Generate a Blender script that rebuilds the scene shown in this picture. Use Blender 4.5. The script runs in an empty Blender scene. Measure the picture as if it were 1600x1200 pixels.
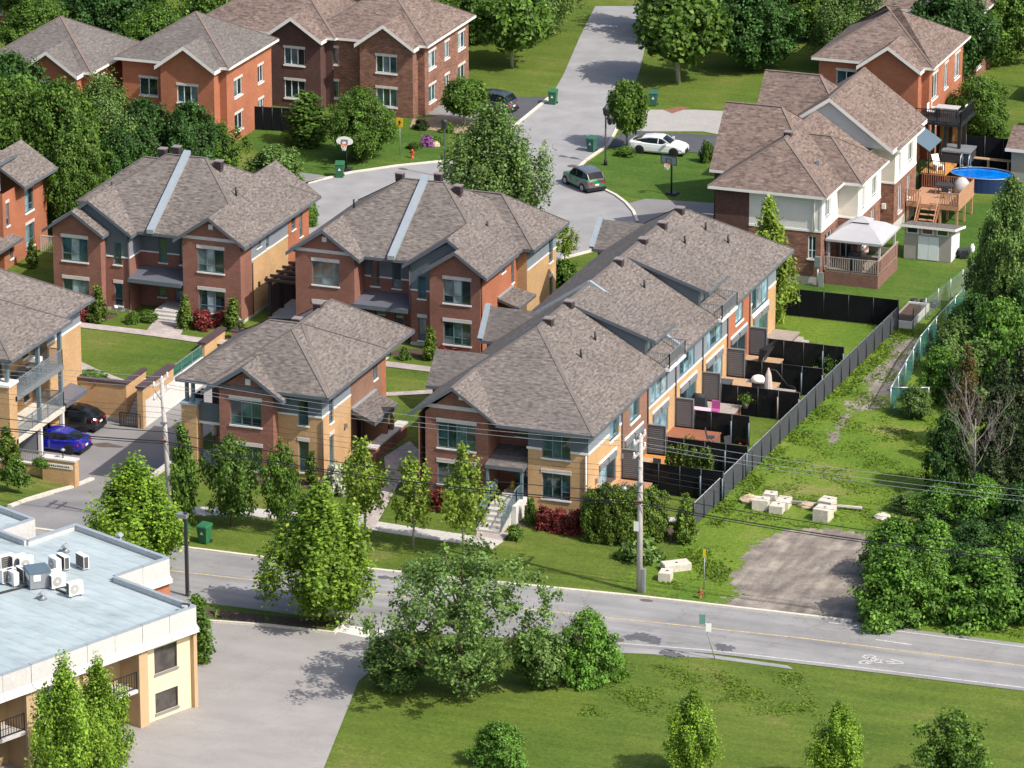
import bpy, math, random
import numpy as np
from mathutils import Vector, Matrix
random.seed(7)
SC = bpy.context.scene
# ------------------------------------------------------------------ camera, sky, sun, exposure
F_PX, CAM_H, PITCH, YAW = 7300.0, 100.0, math.radians(18.5568), math.radians(20.2591)
cd = bpy.data.cameras.new('camera'); cam = bpy.data.objects.new('camera', cd)
SC.collection.objects.link(cam); SC.camera = cam
cam.location = (0, 0, CAM_H); cam.rotation_euler = (math.pi/2 - PITCH, 0, YAW)
cd.sensor_width = 36; cd.lens = F_PX/1600*36; cd.clip_start = 1; cd.clip_end = 5000
SUN_AZ, SUN_EL = math.radians(-16), math.radians(47)      # towards the sun, from +x
w = bpy.data.worlds.new('World'); SC.world = w; w.use_nodes = True
nt = w.node_tree; bg = nt.nodes['Background']
sky = nt.nodes.new('ShaderNodeTexSky'); sky.sky_type = 'NISHITA'; sky.sun_disc = False
sky.sun_elevation = SUN_EL; sky.sun_rotation = math.pi/2 - SUN_AZ
sky.air_density = 1.0; sky.dust_density = 3.0; sky.ozone_density = 0.6
nt.links.new(sky.outputs[0], bg.inputs[0]); bg.inputs[1].default_value = 0.125
sd = bpy.data.lights.new('sun', 'SUN'); sun = bpy.data.objects.new('sun', sd); SC.collection.objects.link(sun)
sd.energy = 3.6; sd.angle = math.radians(0.53); sd.color = (1.0, 0.945, 0.86)
sv = Vector((math.cos(SUN_EL)*math.cos(SUN_AZ), math.cos(SUN_EL)*math.sin(SUN_AZ), math.sin(SUN_EL)))
sun.rotation_euler = sv.to_track_quat('Z', 'Y').to_euler()
sun.location = (0, 200, 150)
SC.view_settings.view_transform = 'Standard'; SC.view_settings.look = 'None'
SC.view_settings.exposure = 0.58; SC.view_settings.gamma = 1; SC.view_settings.use_curve_mapping = False
SC.cycles.max_bounces = 6; SC.cycles.transparent_max_bounces = 6
# ------------------------------------------------------------------ from a pixel of the 1600 x 1200 photo to a place in the world
_F = Vector((-math.sin(YAW)*math.cos(PITCH), math.cos(YAW)*math.cos(PITCH), -math.sin(PITCH)))
_R = Vector((math.cos(YAW), math.sin(YAW), 0)); _U = _R.cross(_F)
def _ray(px, py): return _F + (px-800)/F_PX*_R - (py-600)/F_PX*_U
def G(px, py, z=0.0):
    d = _ray(px, py); t = (z-CAM_H)/d.z; return Vector((d.x*t, d.y*t, z))
def VX(px, py, x):
    d = _ray(px, py); t = x/d.x; return Vector((x, d.y*t, CAM_H+d.z*t))
def VY(px, py, y):
    d = _ray(px, py); t = y/d.y; return Vector((d.x*t, y, CAM_H+d.z*t))
def G2(px, py, z=0.0):
    g = G(px, py, z); return (g.x, g.y)
# ------------------------------------------------------------------ materials
M = {}
def nodes(name):
    m = bpy.data.materials.new(name); m.use_nodes = True
    t = m.node_tree; b = t.nodes['Principled BSDF']; M[name] = m
    return m, t, b
def N(t, typ, **kw):
    n = t.nodes.new(typ)
    for k, v in kw.items(): setattr(n, k, v)
    return n
def ramp(t, fac, stops):
    r = N(t, 'ShaderNodeValToRGB'); e = r.color_ramp.elements
    while len(e) < len(stops): e.new(0.5)
    for i, (p, c) in enumerate(stops): e[i].position = p; e[i].color = (*c, 1)
    t.links.new(fac, r.inputs[0]); return r.outputs[0]
def noise(t, scale, detail=3, coord=None, rough=0.6, sc3=None):
    if coord is None:
        coord = N(t, 'ShaderNodeNewGeometry').outputs['Position']
    if sc3:
        mp = N(t, 'ShaderNodeMapping'); mp.inputs['Scale'].default_value = sc3
        t.links.new(coord, mp.inputs[0]); coord = mp.outputs[0]
    n = N(t, 'ShaderNodeTexNoise'); n.inputs['Scale'].default_value = scale
    n.inputs['Detail'].default_value = detail; n.inputs['Roughness'].default_value = rough
    t.links.new(coord, n.inputs['Vector']); return n.outputs[0]
def mix(t, fac, a, b, typ='MIX'):
    n = N(t, 'ShaderNodeMix', data_type='RGBA', blend_type=typ)
    if isinstance(fac, (int, float)): n.inputs[0].default_value = fac
    else: t.links.new(fac, n.inputs[0])
    for s, v in ((6, a), (7, b)):
        if isinstance(v, tuple): n.inputs[s].default_value = (*v, 1)
        else: t.links.new(v, n.inputs[s])
    return n.outputs[2]
def bump(t, b, h, strength=0.3, dist=0.02):
    n = N(t, 'ShaderNodeBump'); n.inputs['Strength'].default_value = strength; n.inputs['Distance'].default_value = dist
    t.links.new(h, n.inputs['Height']); t.links.new(n.outputs[0], b.inputs['Normal'])
def sc(c, k): return tuple(min(1, v*k) for v in c)
def plain(name, c, rough=0.7, var=0.12, scale=1.5, metal=0, bmp=0, spec=0.4, fine=None):
    m, t, b = nodes(name)
    col = ramp(t, noise(t, scale, 4), [(0.3, sc(c, 1-var)), (0.7, sc(c, 1+var))])
    if fine:
        col = mix(t, 0.5, col, ramp(t, noise(t, fine, 2), [(0.35, sc(c, 1-var*1.6)), (0.65, sc(c, 1+var*1.6))]))
    t.links.new(col, b.inputs['Base Color']); b.inputs['Roughness'].default_value = rough
    b.inputs['Metallic'].default_value = metal; b.inputs['Specular IOR Level'].default_value = spec
    if bmp: bump(t, b, noise(t, fine or scale*8, 3), bmp)
    return m
def uv(t): return N(t, 'ShaderNodeTexCoord').outputs['UV']
def brickmat(name, c1, c2, mortar, bw=0.22, rh=0.075, ms=0.008, big=0.12, rough=0.85, bmp=0.25, freq=2, off=0.5, nscale=0.5):
    m, t, b = nodes(name); u = uv(t)
    n = N(t, 'ShaderNodeTexBrick'); n.offset = off
    n.inputs['Scale'].default_value = 1; n.inputs['Brick Width'].default_value = bw; n.inputs['Row Height'].default_value = rh
    n.inputs['Mortar Size'].default_value = ms; n.inputs['Mortar Smooth'].default_value = 0.3; n.inputs['Bias'].default_value = 0
    n.inputs['Color1'].default_value = (*c1, 1); n.inputs['Color2'].default_value = (*c2, 1); n.inputs['Mortar'].default_value = (*mortar, 1)
    t.links.new(u, n.inputs['Vector'])
    v = ramp(t, noise(t, nscale, 5), [(0.3, (1-big,)*3), (0.7, (1+big,)*3)])
    col = mix(t, 1.0, n.outputs[0], v, 'MULTIPLY')
    t.links.new(col, b.inputs['Base Color']); b.inputs['Roughness'].default_value = rough
    b.inputs['Specular IOR Level'].default_value = 0.25
    if bmp: bump(t, b, n.outputs[1], -bmp, 0.01)
    return m
def shinglemat(name, c_hi, c_lo, bw=0.36, rh=0.135):
    m, t, b = nodes(name); u = uv(t)
    n = N(t, 'ShaderNodeTexBrick'); n.offset = 0.37; n.offset_frequency = 2
    n.inputs['Scale'].default_value = 1; n.inputs['Brick Width'].default_value = bw; n.inputs['Row Height'].default_value = rh
    n.inputs['Mortar Size'].default_value = 0.006; n.inputs['Bias'].default_value = -0.1
    n.inputs['Color1'].default_value = (0, 0, 0, 1); n.inputs['Color2'].default_value = (1, 1, 1, 1); n.inputs['Mortar'].default_value = (0.1, 0.1, 0.1, 1)
    t.links.new(u, n.inputs['Vector'])
    sepf = noise(t, 1.0, 2, u, 0.5, (2.7, 6.5, 1))
    mid = tuple((a+b_)/2 for a, b_ in zip(c_hi, c_lo))
    f2 = mix(t, 0.5, n.outputs[0], ramp(t, sepf, [(0.36, (0, 0, 0)), (0.66, (1, 1, 1))]))
    col = ramp(t, f2, [(0.12, c_lo), (0.45, mid), (0.62, tuple(v*1.04 for v in mid)), (0.95, sc(c_hi, 1.12))])
    col = mix(t, 1.0, col, ramp(t, noise(t, 0.35, 5), [(0.3, (0.88,)*3), (0.7, (1.1,)*3)]), 'MULTIPLY')
    t.links.new(col, b.inputs['Base Color']); b.inputs['Roughness'].default_value = 0.92; b.inputs['Specular IOR Level'].default_value = 0.2
    bump(t, b, n.outputs[0], 0.25, 0.012)
    return m
def sidingmat(name, c, pitch=0.13, rough=0.6, vert=False, dark=0.72):
    m, t, b = nodes(name); s = N(t, 'ShaderNodeSeparateXYZ'); t.links.new(uv(t), s.inputs[0])
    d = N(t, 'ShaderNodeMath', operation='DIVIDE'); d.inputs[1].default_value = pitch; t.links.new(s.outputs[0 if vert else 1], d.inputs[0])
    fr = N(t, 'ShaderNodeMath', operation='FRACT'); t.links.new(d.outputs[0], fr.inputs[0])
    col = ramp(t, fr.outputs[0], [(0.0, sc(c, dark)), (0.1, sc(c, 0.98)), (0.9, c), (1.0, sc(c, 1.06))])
    col = mix(t, 1.0, col, ramp(t, noise(t, 0.8, 3), [(0.3, (0.94,)*3), (0.7, (1.05,)*3)]), 'MULTIPLY')
    t.links.new(col, b.inputs['Base Color']); b.inputs['Roughness'].default_value = rough
    bump(t, b, fr.outputs[0], 0.35, 0.015)
    return m
def leafmat(name, c, var=0.4, hue=(1.0, 1.0, 1.0), trans=0.3):
    m, t, b = nodes(name)
    g = N(t, 'ShaderNodeNewGeometry'); rnd = g.outputs['Random Per Island']
    oi = N(t, 'ShaderNodeObjectInfo')
    lo = sc(c, 1-var); hi = tuple(min(1, v*(1+var)*h) for v, h in zip(c, hue))
    col = ramp(t, rnd, [(0.0, lo), (0.55, c), (1.0, hi)])
    col = mix(t, 1.0, col, ramp(t, noise(t, 0.9, 2), [(0.3, (0.66,)*3), (0.7, (1.28,)*3)]), 'MULTIPLY')
    col = mix(t, 1.0, col, ramp(t, oi.outputs['Random'], [(0, (0.88,)*3), (1, (1.12,)*3)]), 'MULTIPLY')
    t.links.new(col, b.inputs['Base Color']); b.inputs['Roughness'].default_value = 0.55; b.inputs['Specular IOR Level'].default_value = 0.25
    tr = N(t, 'ShaderNodeBsdfTranslucent'); t.links.new(mix(t, 1.0, col, (1.25, 1.25, 0.5), 'MULTIPLY'), tr.inputs[0])
    ms = N(t, 'ShaderNodeMixShader'); ms.inputs[0].default_value = trans
    out = t.nodes['Material Output']
    t.links.new(b.outputs[0], ms.inputs[1]); t.links.new(tr.outputs[0], ms.inputs[2]); t.links.new(ms.outputs[0], out.inputs[0])
    return m
def paint(name, c, rough=0.25, metal=0.0, coat=0.6):
    m, t, b = nodes(name); b.inputs['Base Color'].default_value = (*c, 1); b.inputs['Roughness'].default_value = rough
    b.inputs['Metallic'].default_value = metal; b.inputs['Coat Weight'].default_value = coat; b.inputs['Coat Roughness'].default_value = 0.05
    return m
def glassmat(name, c, rough=0.06):
    m, t, b = nodes(name)
    col = ramp(t, noise(t, 1.1, 2), [(0.35, sc(c, 0.55)), (0.65, sc(c, 1.45))])
    t.links.new(col, b.inputs['Base Color']); b.inputs['Roughness'].default_value = rough
    b.inputs['Specular IOR Level'].default_value = 0.9; b.inputs['IOR'].default_value = 1.6
    return m

brickmat('red_brick', (0.285, 0.100, 0.066), (0.20, 0.068, 0.046), (0.25, 0.18, 0.15), big=.18, ms=.011)
brickmat('orange_brick', (0.42, 0.135, 0.065), (0.33, 0.1, 0.05), (0.36, 0.22, 0.15))
brickmat('brown_brick', (0.27, 0.15, 0.105), (0.215, 0.115, 0.08), (0.25, 0.17, 0.13))
brickmat('mixed_brick', (0.30, 0.135, 0.085), (0.13, 0.06, 0.045), (0.24, 0.18, 0.15), bw=0.3, rh=0.09, big=0.22, nscale=1.3)
brickmat('dark_brick', (0.11, 0.05, 0.045), (0.07, 0.035, 0.03), (0.13, 0.09, 0.08))
brickmat('yellow_brick', (0.56, 0.345, 0.165), (0.46, 0.275, 0.125), (0.44, 0.31, 0.19), big=0.12, ms=.012)
brickmat('pavers', (0.44, 0.38, 0.36), (0.35, 0.30, 0.285), (0.28, 0.25, 0.23), bw=0.6, rh=0.4, ms=0.02, big=0.14)
shinglemat('shingle', (0.222, 0.193, 0.176), (0.096, 0.083, 0.077))
shinglemat('brown_shingle', (0.24, 0.182, 0.155), (0.105, 0.076, 0.066), 0.5, 0.2)
shinglemat('dark_shingle', (0.18, 0.16, 0.15), (0.10, 0.09, 0.085))
sidingmat('gray_siding', (0.225, 0.255, 0.29))
sidingmat('shaded_blue_gray_siding', (0.105, 0.135, 0.16), 0.14)  # grey siding on faces turned from the sun, their shade put into the colour
sidingmat('white_siding', (0.72, 0.70, 0.66), 0.2, dark=0.8)
sidingmat('cream_siding', (0.62, 0.58, 0.50), 0.2, dark=0.8)
sidingmat('shed_siding', (0.33, 0.31, 0.30), 0.15)
sidingmat('louver', (0.115, 0.112, 0.12), 0.12, dark=0.45)
sidingmat('shed_door', (0.62, 0.68, 0.72), 0.16, vert=True)
plain('fascia', (0.105, 0.125, 0.15), 0.55, 0.06)
plain('white_trim', (0.74, 0.72, 0.68), 0.6, 0.05)
plain('stone', (0.55, 0.52, 0.49), 0.85, 0.14, 2.5, fine=14)
plain('frame', (0.13, 0.185, 0.215), 0.45, 0.05)
plain('white_frame', (0.75, 0.76, 0.77), 0.45, 0.04)
plain('concrete', (0.46, 0.44, 0.41), 0.9, 0.14, 0.8, fine=9, bmp=0.15)
plain('light_concrete', (0.60, 0.585, 0.56), 0.9, 0.08, 0.7, fine=6)
plain('apron', (0.34, 0.325, 0.31), 0.9, 0.1, 0.8, fine=6)
plain('kerb_concrete', (0.58, 0.54, 0.47), 0.9, 0.14, 1.2, fine=7)
plain('block_concrete', (0.55, 0.50, 0.43), 0.9, 0.2, 2.0, fine=10, bmp=0.3)
plain('metal_cap', (0.36, 0.41, 0.445), 0.4, 0.06, metal=0.3)
plain('dark_metal', (0.035, 0.037, 0.042), 0.5, 0.1)
plain('black_metal', (0.018, 0.02, 0.022), 0.45, 0.1)
plain('ridge_brown', (0.165, 0.128, 0.11), 0.95, 0.12)
plain('ridge', (0.140, 0.120, 0.11), 0.95, 0.12)
plain('vent_top', (0.21, 0.18, 0.18), 0.7, 0.1)
plain('vent_brown', (0.075, 0.05, 0.055), 0.6, 0.1)
plain('gray_metal', (0.28, 0.30, 0.32), 0.45, 0.08, metal=0.4)
plain('galvanized', (0.42, 0.45, 0.46), 0.4, 0.1, metal=0.5)
plain('canopy_metal', (0.115, 0.12, 0.145), 0.4, 0.08)
plain('fence_black', (0.010, 0.011, 0.013), 0.9, 0.15, spec=0.08)
plain('fence_charcoal', (0.058, 0.064, 0.075), 0.65, 0.1)
plain('weathered_wood', (0.30, 0.25, 0.215), 0.85, 0.18, 1.5, fine=12)
plain('red_wood', (0.27, 0.105, 0.06), 0.75, 0.18, 1.5, fine=10)
plain('tan_wood', (0.40, 0.22, 0.13), 0.75, 0.15, 1.5, fine=10)
plain('orange_wood', (0.50, 0.23, 0.06), 0.6, 0.15, 1.2, fine=9)
plain('deck_wood', (0.42, 0.28, 0.17), 0.8, 0.18, 1.2, fine=10)
plain('gray_deck', (0.33, 0.29, 0.26), 0.85, 0.15, 1.2, fine=8)
plain('skirt_wood', (0.20, 0.105, 0.085), 0.8, 0.2, 1.4, fine=8)
plain('pole_wood', (0.42, 0.39, 0.37), 0.9, 0.16, 2.5, fine=14, bmp=0.2)
plain('bark', (0.13, 0.10, 0.08), 0.95, 0.25, 5, fine=22)
plain('dead_bark', (0.22, 0.195, 0.175), 0.95, 0.2, 5, fine=22)
plain('pale_bark', (0.34, 0.31, 0.28), 0.95, 0.2, 5, fine=22)
plain('mulch', (0.075, 0.05, 0.038), 0.95, 0.4, 3, fine=14, bmp=0.3)
plain('soil_tan', (0.30, 0.22, 0.15), 0.95, 0.25, 2, fine=14)
plain('rubber', (0.022, 0.022, 0.024), 0.8, 0.1)
plain('rim', (0.38, 0.39, 0.41), 0.35, 0.05, metal=0.6)
plain('dark_rim', (0.035, 0.035, 0.04), 0.4, 0.05, metal=0.5)
plain('cushion_gray', (0.42, 0.40, 0.40), 0.9, 0.08)
plain('white_plastic', (0.78, 0.77, 0.74), 0.45, 0.04)
plain('green_bin', (0.028, 0.135, 0.06), 0.5, 0.12)
plain('teal_bin', (0.035, 0.12, 0.085), 0.5, 0.12)
plain('hydrant_red', (0.48, 0.05, 0.035), 0.5, 0.15)
plain('hydrant_rust', (0.32, 0.09, 0.05), 0.7, 0.2, 6)
plain('sign_yellow', (0.75, 0.52, 0.02), 0.5, 0.05)
plain('sign_white', (0.75, 0.75, 0.72), 0.5, 0.05)
plain('sign_green', (0.12, 0.25, 0.23), 0.5, 0.1)
plain('pink_plastic', (0.40, 0.09, 0.27), 0.5, 0.1)
plain('pale_pink', (0.62, 0.42, 0.52), 0.6, 0.1)
plain('orange_toy', (0.75, 0.16, 0.02), 0.5, 0.1)
plain('barrel_blue', (0.02, 0.15, 0.62), 0.45, 0.1)
plain('pool_wall', (0.012, 0.03, 0.10), 0.5, 0.1)
plain('parasol_beige', (0.50, 0.42, 0.38), 0.9, 0.08, 3)
plain('gazebo_cloth', (0.37, 0.37, 0.39), 0.85, 0.04, 1.5)
plain('ac_teal', (0.10, 0.19, 0.20), 0.5, 0.1)
plain('chain_green', (0.06, 0.22, 0.19), 0.6, 0.12)
plain('rock', (0.46, 0.36, 0.25), 0.95, 0.3, 3, fine=12, bmp=0.4)
plain('rust', (0.22, 0.10, 0.06), 0.9, 0.25, 4)
plain('sofa_dark', (0.03, 0.033, 0.04), 0.85, 0.15)
plain('awning_blue', (0.085, 0.13, 0.17), 0.75, 0.06)
plain('garage_gray', (0.20, 0.215, 0.24), 0.7, 0.08)
plain('cream_stucco', (0.70, 0.585, 0.38), 0.85, 0.05)
plain('tan_stucco', (0.47, 0.33, 0.19), 0.85, 0.06)
plain('precast', (0.50, 0.49, 0.475), 0.85, 0.07, 1.4, fine=5)
plain('ac_white', (0.76, 0.755, 0.73), 0.45, 0.04)
plain('ac_fan', (0.36, 0.345, 0.32), 0.6, 0.06)
plain('ac_coil', (0.075, 0.07, 0.072), 0.6, 0.15, 6)
plain('flower_mauve', (0.40, 0.13, 0.42), 0.7, 0.2)
glassmat('glass_dark', (0.012, 0.03, 0.036)); glassmat('glass_teal', (0.035, 0.085, 0.10)); glassmat('glass_pale', (0.27, 0.34, 0.36), 0.15)
glassmat('glass_curtain', (0.12, 0.16, 0.17), 0.12); glassmat('glass_sun', (0.22, 0.36, 0.42), 0.08); glassmat('glass_brown', (0.05, 0.045, 0.04)); glassmat('car_glass', (0.010, 0.013, 0.016), 0.05); M['car_glass'].node_tree.nodes['Principled BSDF'].inputs['Specular IOR Level'].default_value = 0.15
paint('car_white', (0.74, 0.75, 0.76)); paint('car_blue', (0.004, 0.008, 0.26)); paint('car_black', (0.008, 0.009, 0.012))
paint('car_navy', (0.03, 0.04, 0.06)); paint('tail_red', (0.40, 0.01, 0.02)); paint('lamp_clear', (0.55, 0.57, 0.6)); paint('car_gloss_black', (0.012, 0.013, 0.016))
paint('car_gray', (0.09, 0.10, 0.115))
def wrapmat():
    m, t, b = nodes('car_wrap')
    co = N(t, 'ShaderNodeTexCoord').outputs['Object']
    f = noise(t, 0.75, 1, co, 0.4, (1, 0.3, 1.6))
    col = ramp(t, f, [(0.0, (0.11, 0.118, 0.125)), (0.44, (0.11, 0.118, 0.125)), (0.46, (0.02, 0.21, 0.09)), (0.53, (0.02, 0.16, 0.07)), (0.55, (0.03, 0.033, 0.036)), (1, (0.03, 0.033, 0.036))])
    t.links.new(col, b.inputs['Base Color']); b.inputs['Roughness'].default_value = 0.3; b.inputs['Coat Weight'].default_value = 0.5
wrapmat()
leafmat('leaf_lime', (0.179, 0.309, 0.037), 0.42, (1.25, 1.05, 0.9), 0.36)
leafmat('leaf_young', (0.227, 0.334, 0.054), 0.4, (1.2, 1.05, 1.0), 0.36)
leafmat('leaf_mid', (0.090, 0.178, 0.027), 0.45, (1.3, 1.1, 1.0))
leafmat('leaf_deep', (0.047, 0.112, 0.025), 0.5, (1.2, 1.15, 1.0))
leafmat('leaf_ash', (0.123, 0.212, 0.056), 0.45, (1.2, 1.1, 1.0))
leafmat('leaf_gray', (0.089, 0.133, 0.053), 0.4)
leafmat('leaf_cedar', (0.095, 0.160, 0.024), 0.45, (1.3, 1.1, 0.9), 0.2)
leafmat('leaf_cedar_dark', (0.036, 0.067, 0.014), 0.4, (1.4, 1.1, 0.9), 0.2)
leafmat('leaf_red', (0.172, 0.030, 0.028), 0.55, (1.2, 1.4, 1.2), 0.2)
leafmat('leaf_conifer', (0.034, 0.060, 0.022), 0.4, (1.5, 1.15, 0.9), 0.15)
leafmat('leaf_rusty', (0.122, 0.102, 0.038), 0.35, (1.1, 1.0, 0.8), 0.2)
leafmat('leaf_sumac', (0.103, 0.227, 0.033), 0.5, (1.35, 1.1, 1.0), 0.3)
leafmat('leaf_mauve', (0.340, 0.120, 0.360), 0.3, (1.1, 1.1, 1.1), 0.2)
leafmat('leaf_white', (0.450, 0.480, 0.380), 0.3, (1.1, 1.1, 1.1), 0.2)
leafmat('weed_blade', (0.123, 0.213, 0.025), 0.3, (1.3, 1.05, 0.8), 0.45)
def lawnmat(name, c1, c2, c3, stripe=True):
    m, t, b = nodes(name)
    a = ramp(t, noise(t, 0.16, 5), [(0.32, c1), (0.56, c2), (0.74, c3)])
    f = ramp(t, noise(t, 3.0, 4, None, 0.75), [(0.28, (0.72,)*3), (0.72, (1.22,)*3)])
    col = mix(t, 1.0, a, f, 'MULTIPLY')
    col = mix(t, 1.0, col, ramp(t, noise(t, 6.5, 5, None, 0.8), [(0.3, (0.62,)*3), (0.7, (1.32,)*3)]), 'MULTIPLY')
    if stripe:
        s = noise(t, 1.0, 2, None, 0.5, (0.15, 1.3, 1))
        col = mix(t, 1.0, col, ramp(t, s, [(0.35, (0.9,)*3), (0.65, (1.08,)*3)]), 'MULTIPLY')
    t.links.new(col, b.inputs['Base Color']); b.inputs['Roughness'].default_value = 0.9; b.inputs['Specular IOR Level'].default_value = 0.15
    bump(t, b, noise(t, 9, 4, None, 0.8), 0.6, 0.08)
lawnmat('lawn', (0.072, 0.122, 0.018), (0.110, 0.155, 0.024), (0.185, 0.180, 0.055))
lawnmat('lush_lawn', (0.050, 0.108, 0.016), (0.072, 0.135, 0.02), (0.115, 0.160, 0.03))
lawnmat('rough_grass', (0.085, 0.165, 0.018), (0.132, 0.200, 0.024), (0.25, 0.225, 0.085), False)
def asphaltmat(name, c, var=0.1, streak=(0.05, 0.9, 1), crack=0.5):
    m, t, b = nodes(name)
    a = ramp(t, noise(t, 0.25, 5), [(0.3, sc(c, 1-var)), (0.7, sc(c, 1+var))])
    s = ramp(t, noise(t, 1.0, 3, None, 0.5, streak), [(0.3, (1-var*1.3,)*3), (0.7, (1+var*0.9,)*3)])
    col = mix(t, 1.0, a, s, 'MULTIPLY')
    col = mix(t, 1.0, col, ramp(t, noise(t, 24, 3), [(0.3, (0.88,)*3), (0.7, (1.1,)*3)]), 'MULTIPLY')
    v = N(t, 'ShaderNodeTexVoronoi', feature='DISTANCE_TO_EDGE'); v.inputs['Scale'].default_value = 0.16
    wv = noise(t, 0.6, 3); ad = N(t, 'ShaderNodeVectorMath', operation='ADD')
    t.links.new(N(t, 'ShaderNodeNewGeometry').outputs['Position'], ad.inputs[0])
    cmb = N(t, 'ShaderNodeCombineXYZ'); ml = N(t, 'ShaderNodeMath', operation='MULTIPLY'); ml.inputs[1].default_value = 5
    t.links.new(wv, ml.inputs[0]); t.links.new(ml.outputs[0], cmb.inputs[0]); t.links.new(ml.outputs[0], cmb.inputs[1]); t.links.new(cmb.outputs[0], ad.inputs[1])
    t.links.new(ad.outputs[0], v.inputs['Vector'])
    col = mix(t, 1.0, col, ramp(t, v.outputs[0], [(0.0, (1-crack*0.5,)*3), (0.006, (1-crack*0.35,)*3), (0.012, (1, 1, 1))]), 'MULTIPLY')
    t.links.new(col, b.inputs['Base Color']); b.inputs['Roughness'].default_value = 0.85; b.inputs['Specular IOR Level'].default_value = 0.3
asphaltmat('road', (0.255, 0.250, 0.25), 0.17, crack=.3)
asphaltmat('court', (0.285, 0.28, 0.285), 0.07, (0.5, 0.5, 1), .15)
asphaltmat('drive', (0.225, 0.217, 0.217), 0.08, (0.4, 0.4, 1), .12)
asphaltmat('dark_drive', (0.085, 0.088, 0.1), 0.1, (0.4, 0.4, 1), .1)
asphaltmat('lot', (0.29, 0.275, 0.265), 0.07, (0.35, 0.7, 1), 0.15)
plain('line_yellow', (0.45, 0.35, 0.19), 0.8, 0.28, 2, fine=9)
plain('line_white', (0.50, 0.49, 0.475), 0.8, 0.28, 1.4, fine=8)
plain('tar', (0.10, 0.10, 0.105), 0.7, 0.2, 2)
plain('stain', (0.11, 0.085, 0.075), 0.8, 0.2, 2)
def gravelmat(name, lo, mid, hi):
    m, t, b = nodes(name)
    a = ramp(t, noise(t, 0.5, 6, None, 0.7), [(0.3, lo), (0.5, mid), (0.72, hi)])
    col = mix(t, 1.0, a, ramp(t, noise(t, 9, 4, None, 0.8), [(0.3, (0.72,)*3), (0.7, (1.25,)*3)]), 'MULTIPLY')
    col = mix(t, 1.0, col, ramp(t, noise(t, 1.0, 3, None, 0.5, (1.6, 0.3, 1)), [(0.35, (0.72,)*3), (0.65, (1.15,)*3)]), 'MULTIPLY')
    t.links.new(col, b.inputs['Base Color']); b.inputs['Roughness'].default_value = 0.95
    bump(t, b, noise(t, 12, 3), 0.5, 0.04)
gravelmat('gravel', (0.125, 0.105, 0.092), (0.225, 0.192, 0.165), (0.37, 0.32, 0.26))
def membranemat():
    m, t, b = nodes('roof_membrane')
    u = uv(t); s = N(t, 'ShaderNodeSeparateXYZ'); t.links.new(N(t, 'ShaderNodeTexCoord').outputs['Object'], s.inputs[0])
    a = ramp(t, noise(t, 0.35, 5), [(0.25, (0.27, 0.325, 0.345)), (0.5, (0.345, 0.41, 0.43)), (0.75, (0.40, 0.46, 0.48))])
    dv = N(t, 'ShaderNodeMath', operation='FRACT'); d2 = N(t, 'ShaderNodeMath', operation='DIVIDE'); d2.inputs[1].default_value = 0.9
    t.links.new(s.outputs[1], d2.inputs[0]); t.links.new(d2.outputs[0], dv.inputs[0])
    col = mix(t, 1.0, a, ramp(t, dv.outputs[0], [(0, (0.74,)*3), (0.06, (0.92,)*3), (0.14, (1, 1, 1)), (1, (1.04,)*3)]), 'MULTIPLY')
    col = mix(t, 1.0, col, ramp(t, noise(t, 1.2, 4, None, 0.7, (0.5, 1.5, 1)), [(0.25, (0.78,)*3), (0.5, (1, 1, 1)), (0.75, (1.1,)*3)]), 'MULTIPLY')
    col = mix(t, 1.0, col, ramp(t, noise(t, 0.22, 6, None, 0.75), [(0.28, (0.72, 0.7, 0.68)), (0.42, (1, 1, 1))]), 'MULTIPLY')
    t.links.new(col, b.inputs['Base Color']); b.inputs['Roughness'].default_value = 0.6
membranemat()
def watermat():
    m, t, b = nodes('pool_water')
    col = ramp(t, noise(t, 1.6, 3), [(0.3, (0.0, 0.10, 0.46)), (0.6, (0.0, 0.19, 0.68)), (0.8, (0.04, 0.33, 0.80))])
    t.links.new(col, b.inputs['Base Color']); b.inputs['Roughness'].default_value = 0.08; bump(t, b, noise(t, 3, 3), 0.25, 0.05)
watermat()
def meshmat(name, c, alpha):
    m, t, b = nodes(name); b.inputs['Base Color'].default_value = (*c, 1); b.inputs['Alpha'].default_value = alpha; b.inputs['Roughness'].default_value = 0.85; b.inputs['Specular IOR Level'].default_value = 0.1
meshmat('screen_mesh', (0.007, 0.008, 0.010), 0.9); meshmat('chain_mesh', (0.045, 0.19, 0.165), 0.5); meshmat('rail_glass', (0.16, 0.19, 0.21), 0.5)
meshmat('backboard', (0.30, 0.40, 0.42), 0.75); meshmat('chain_gray', (0.24, 0.30, 0.29), 0.28)
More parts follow.
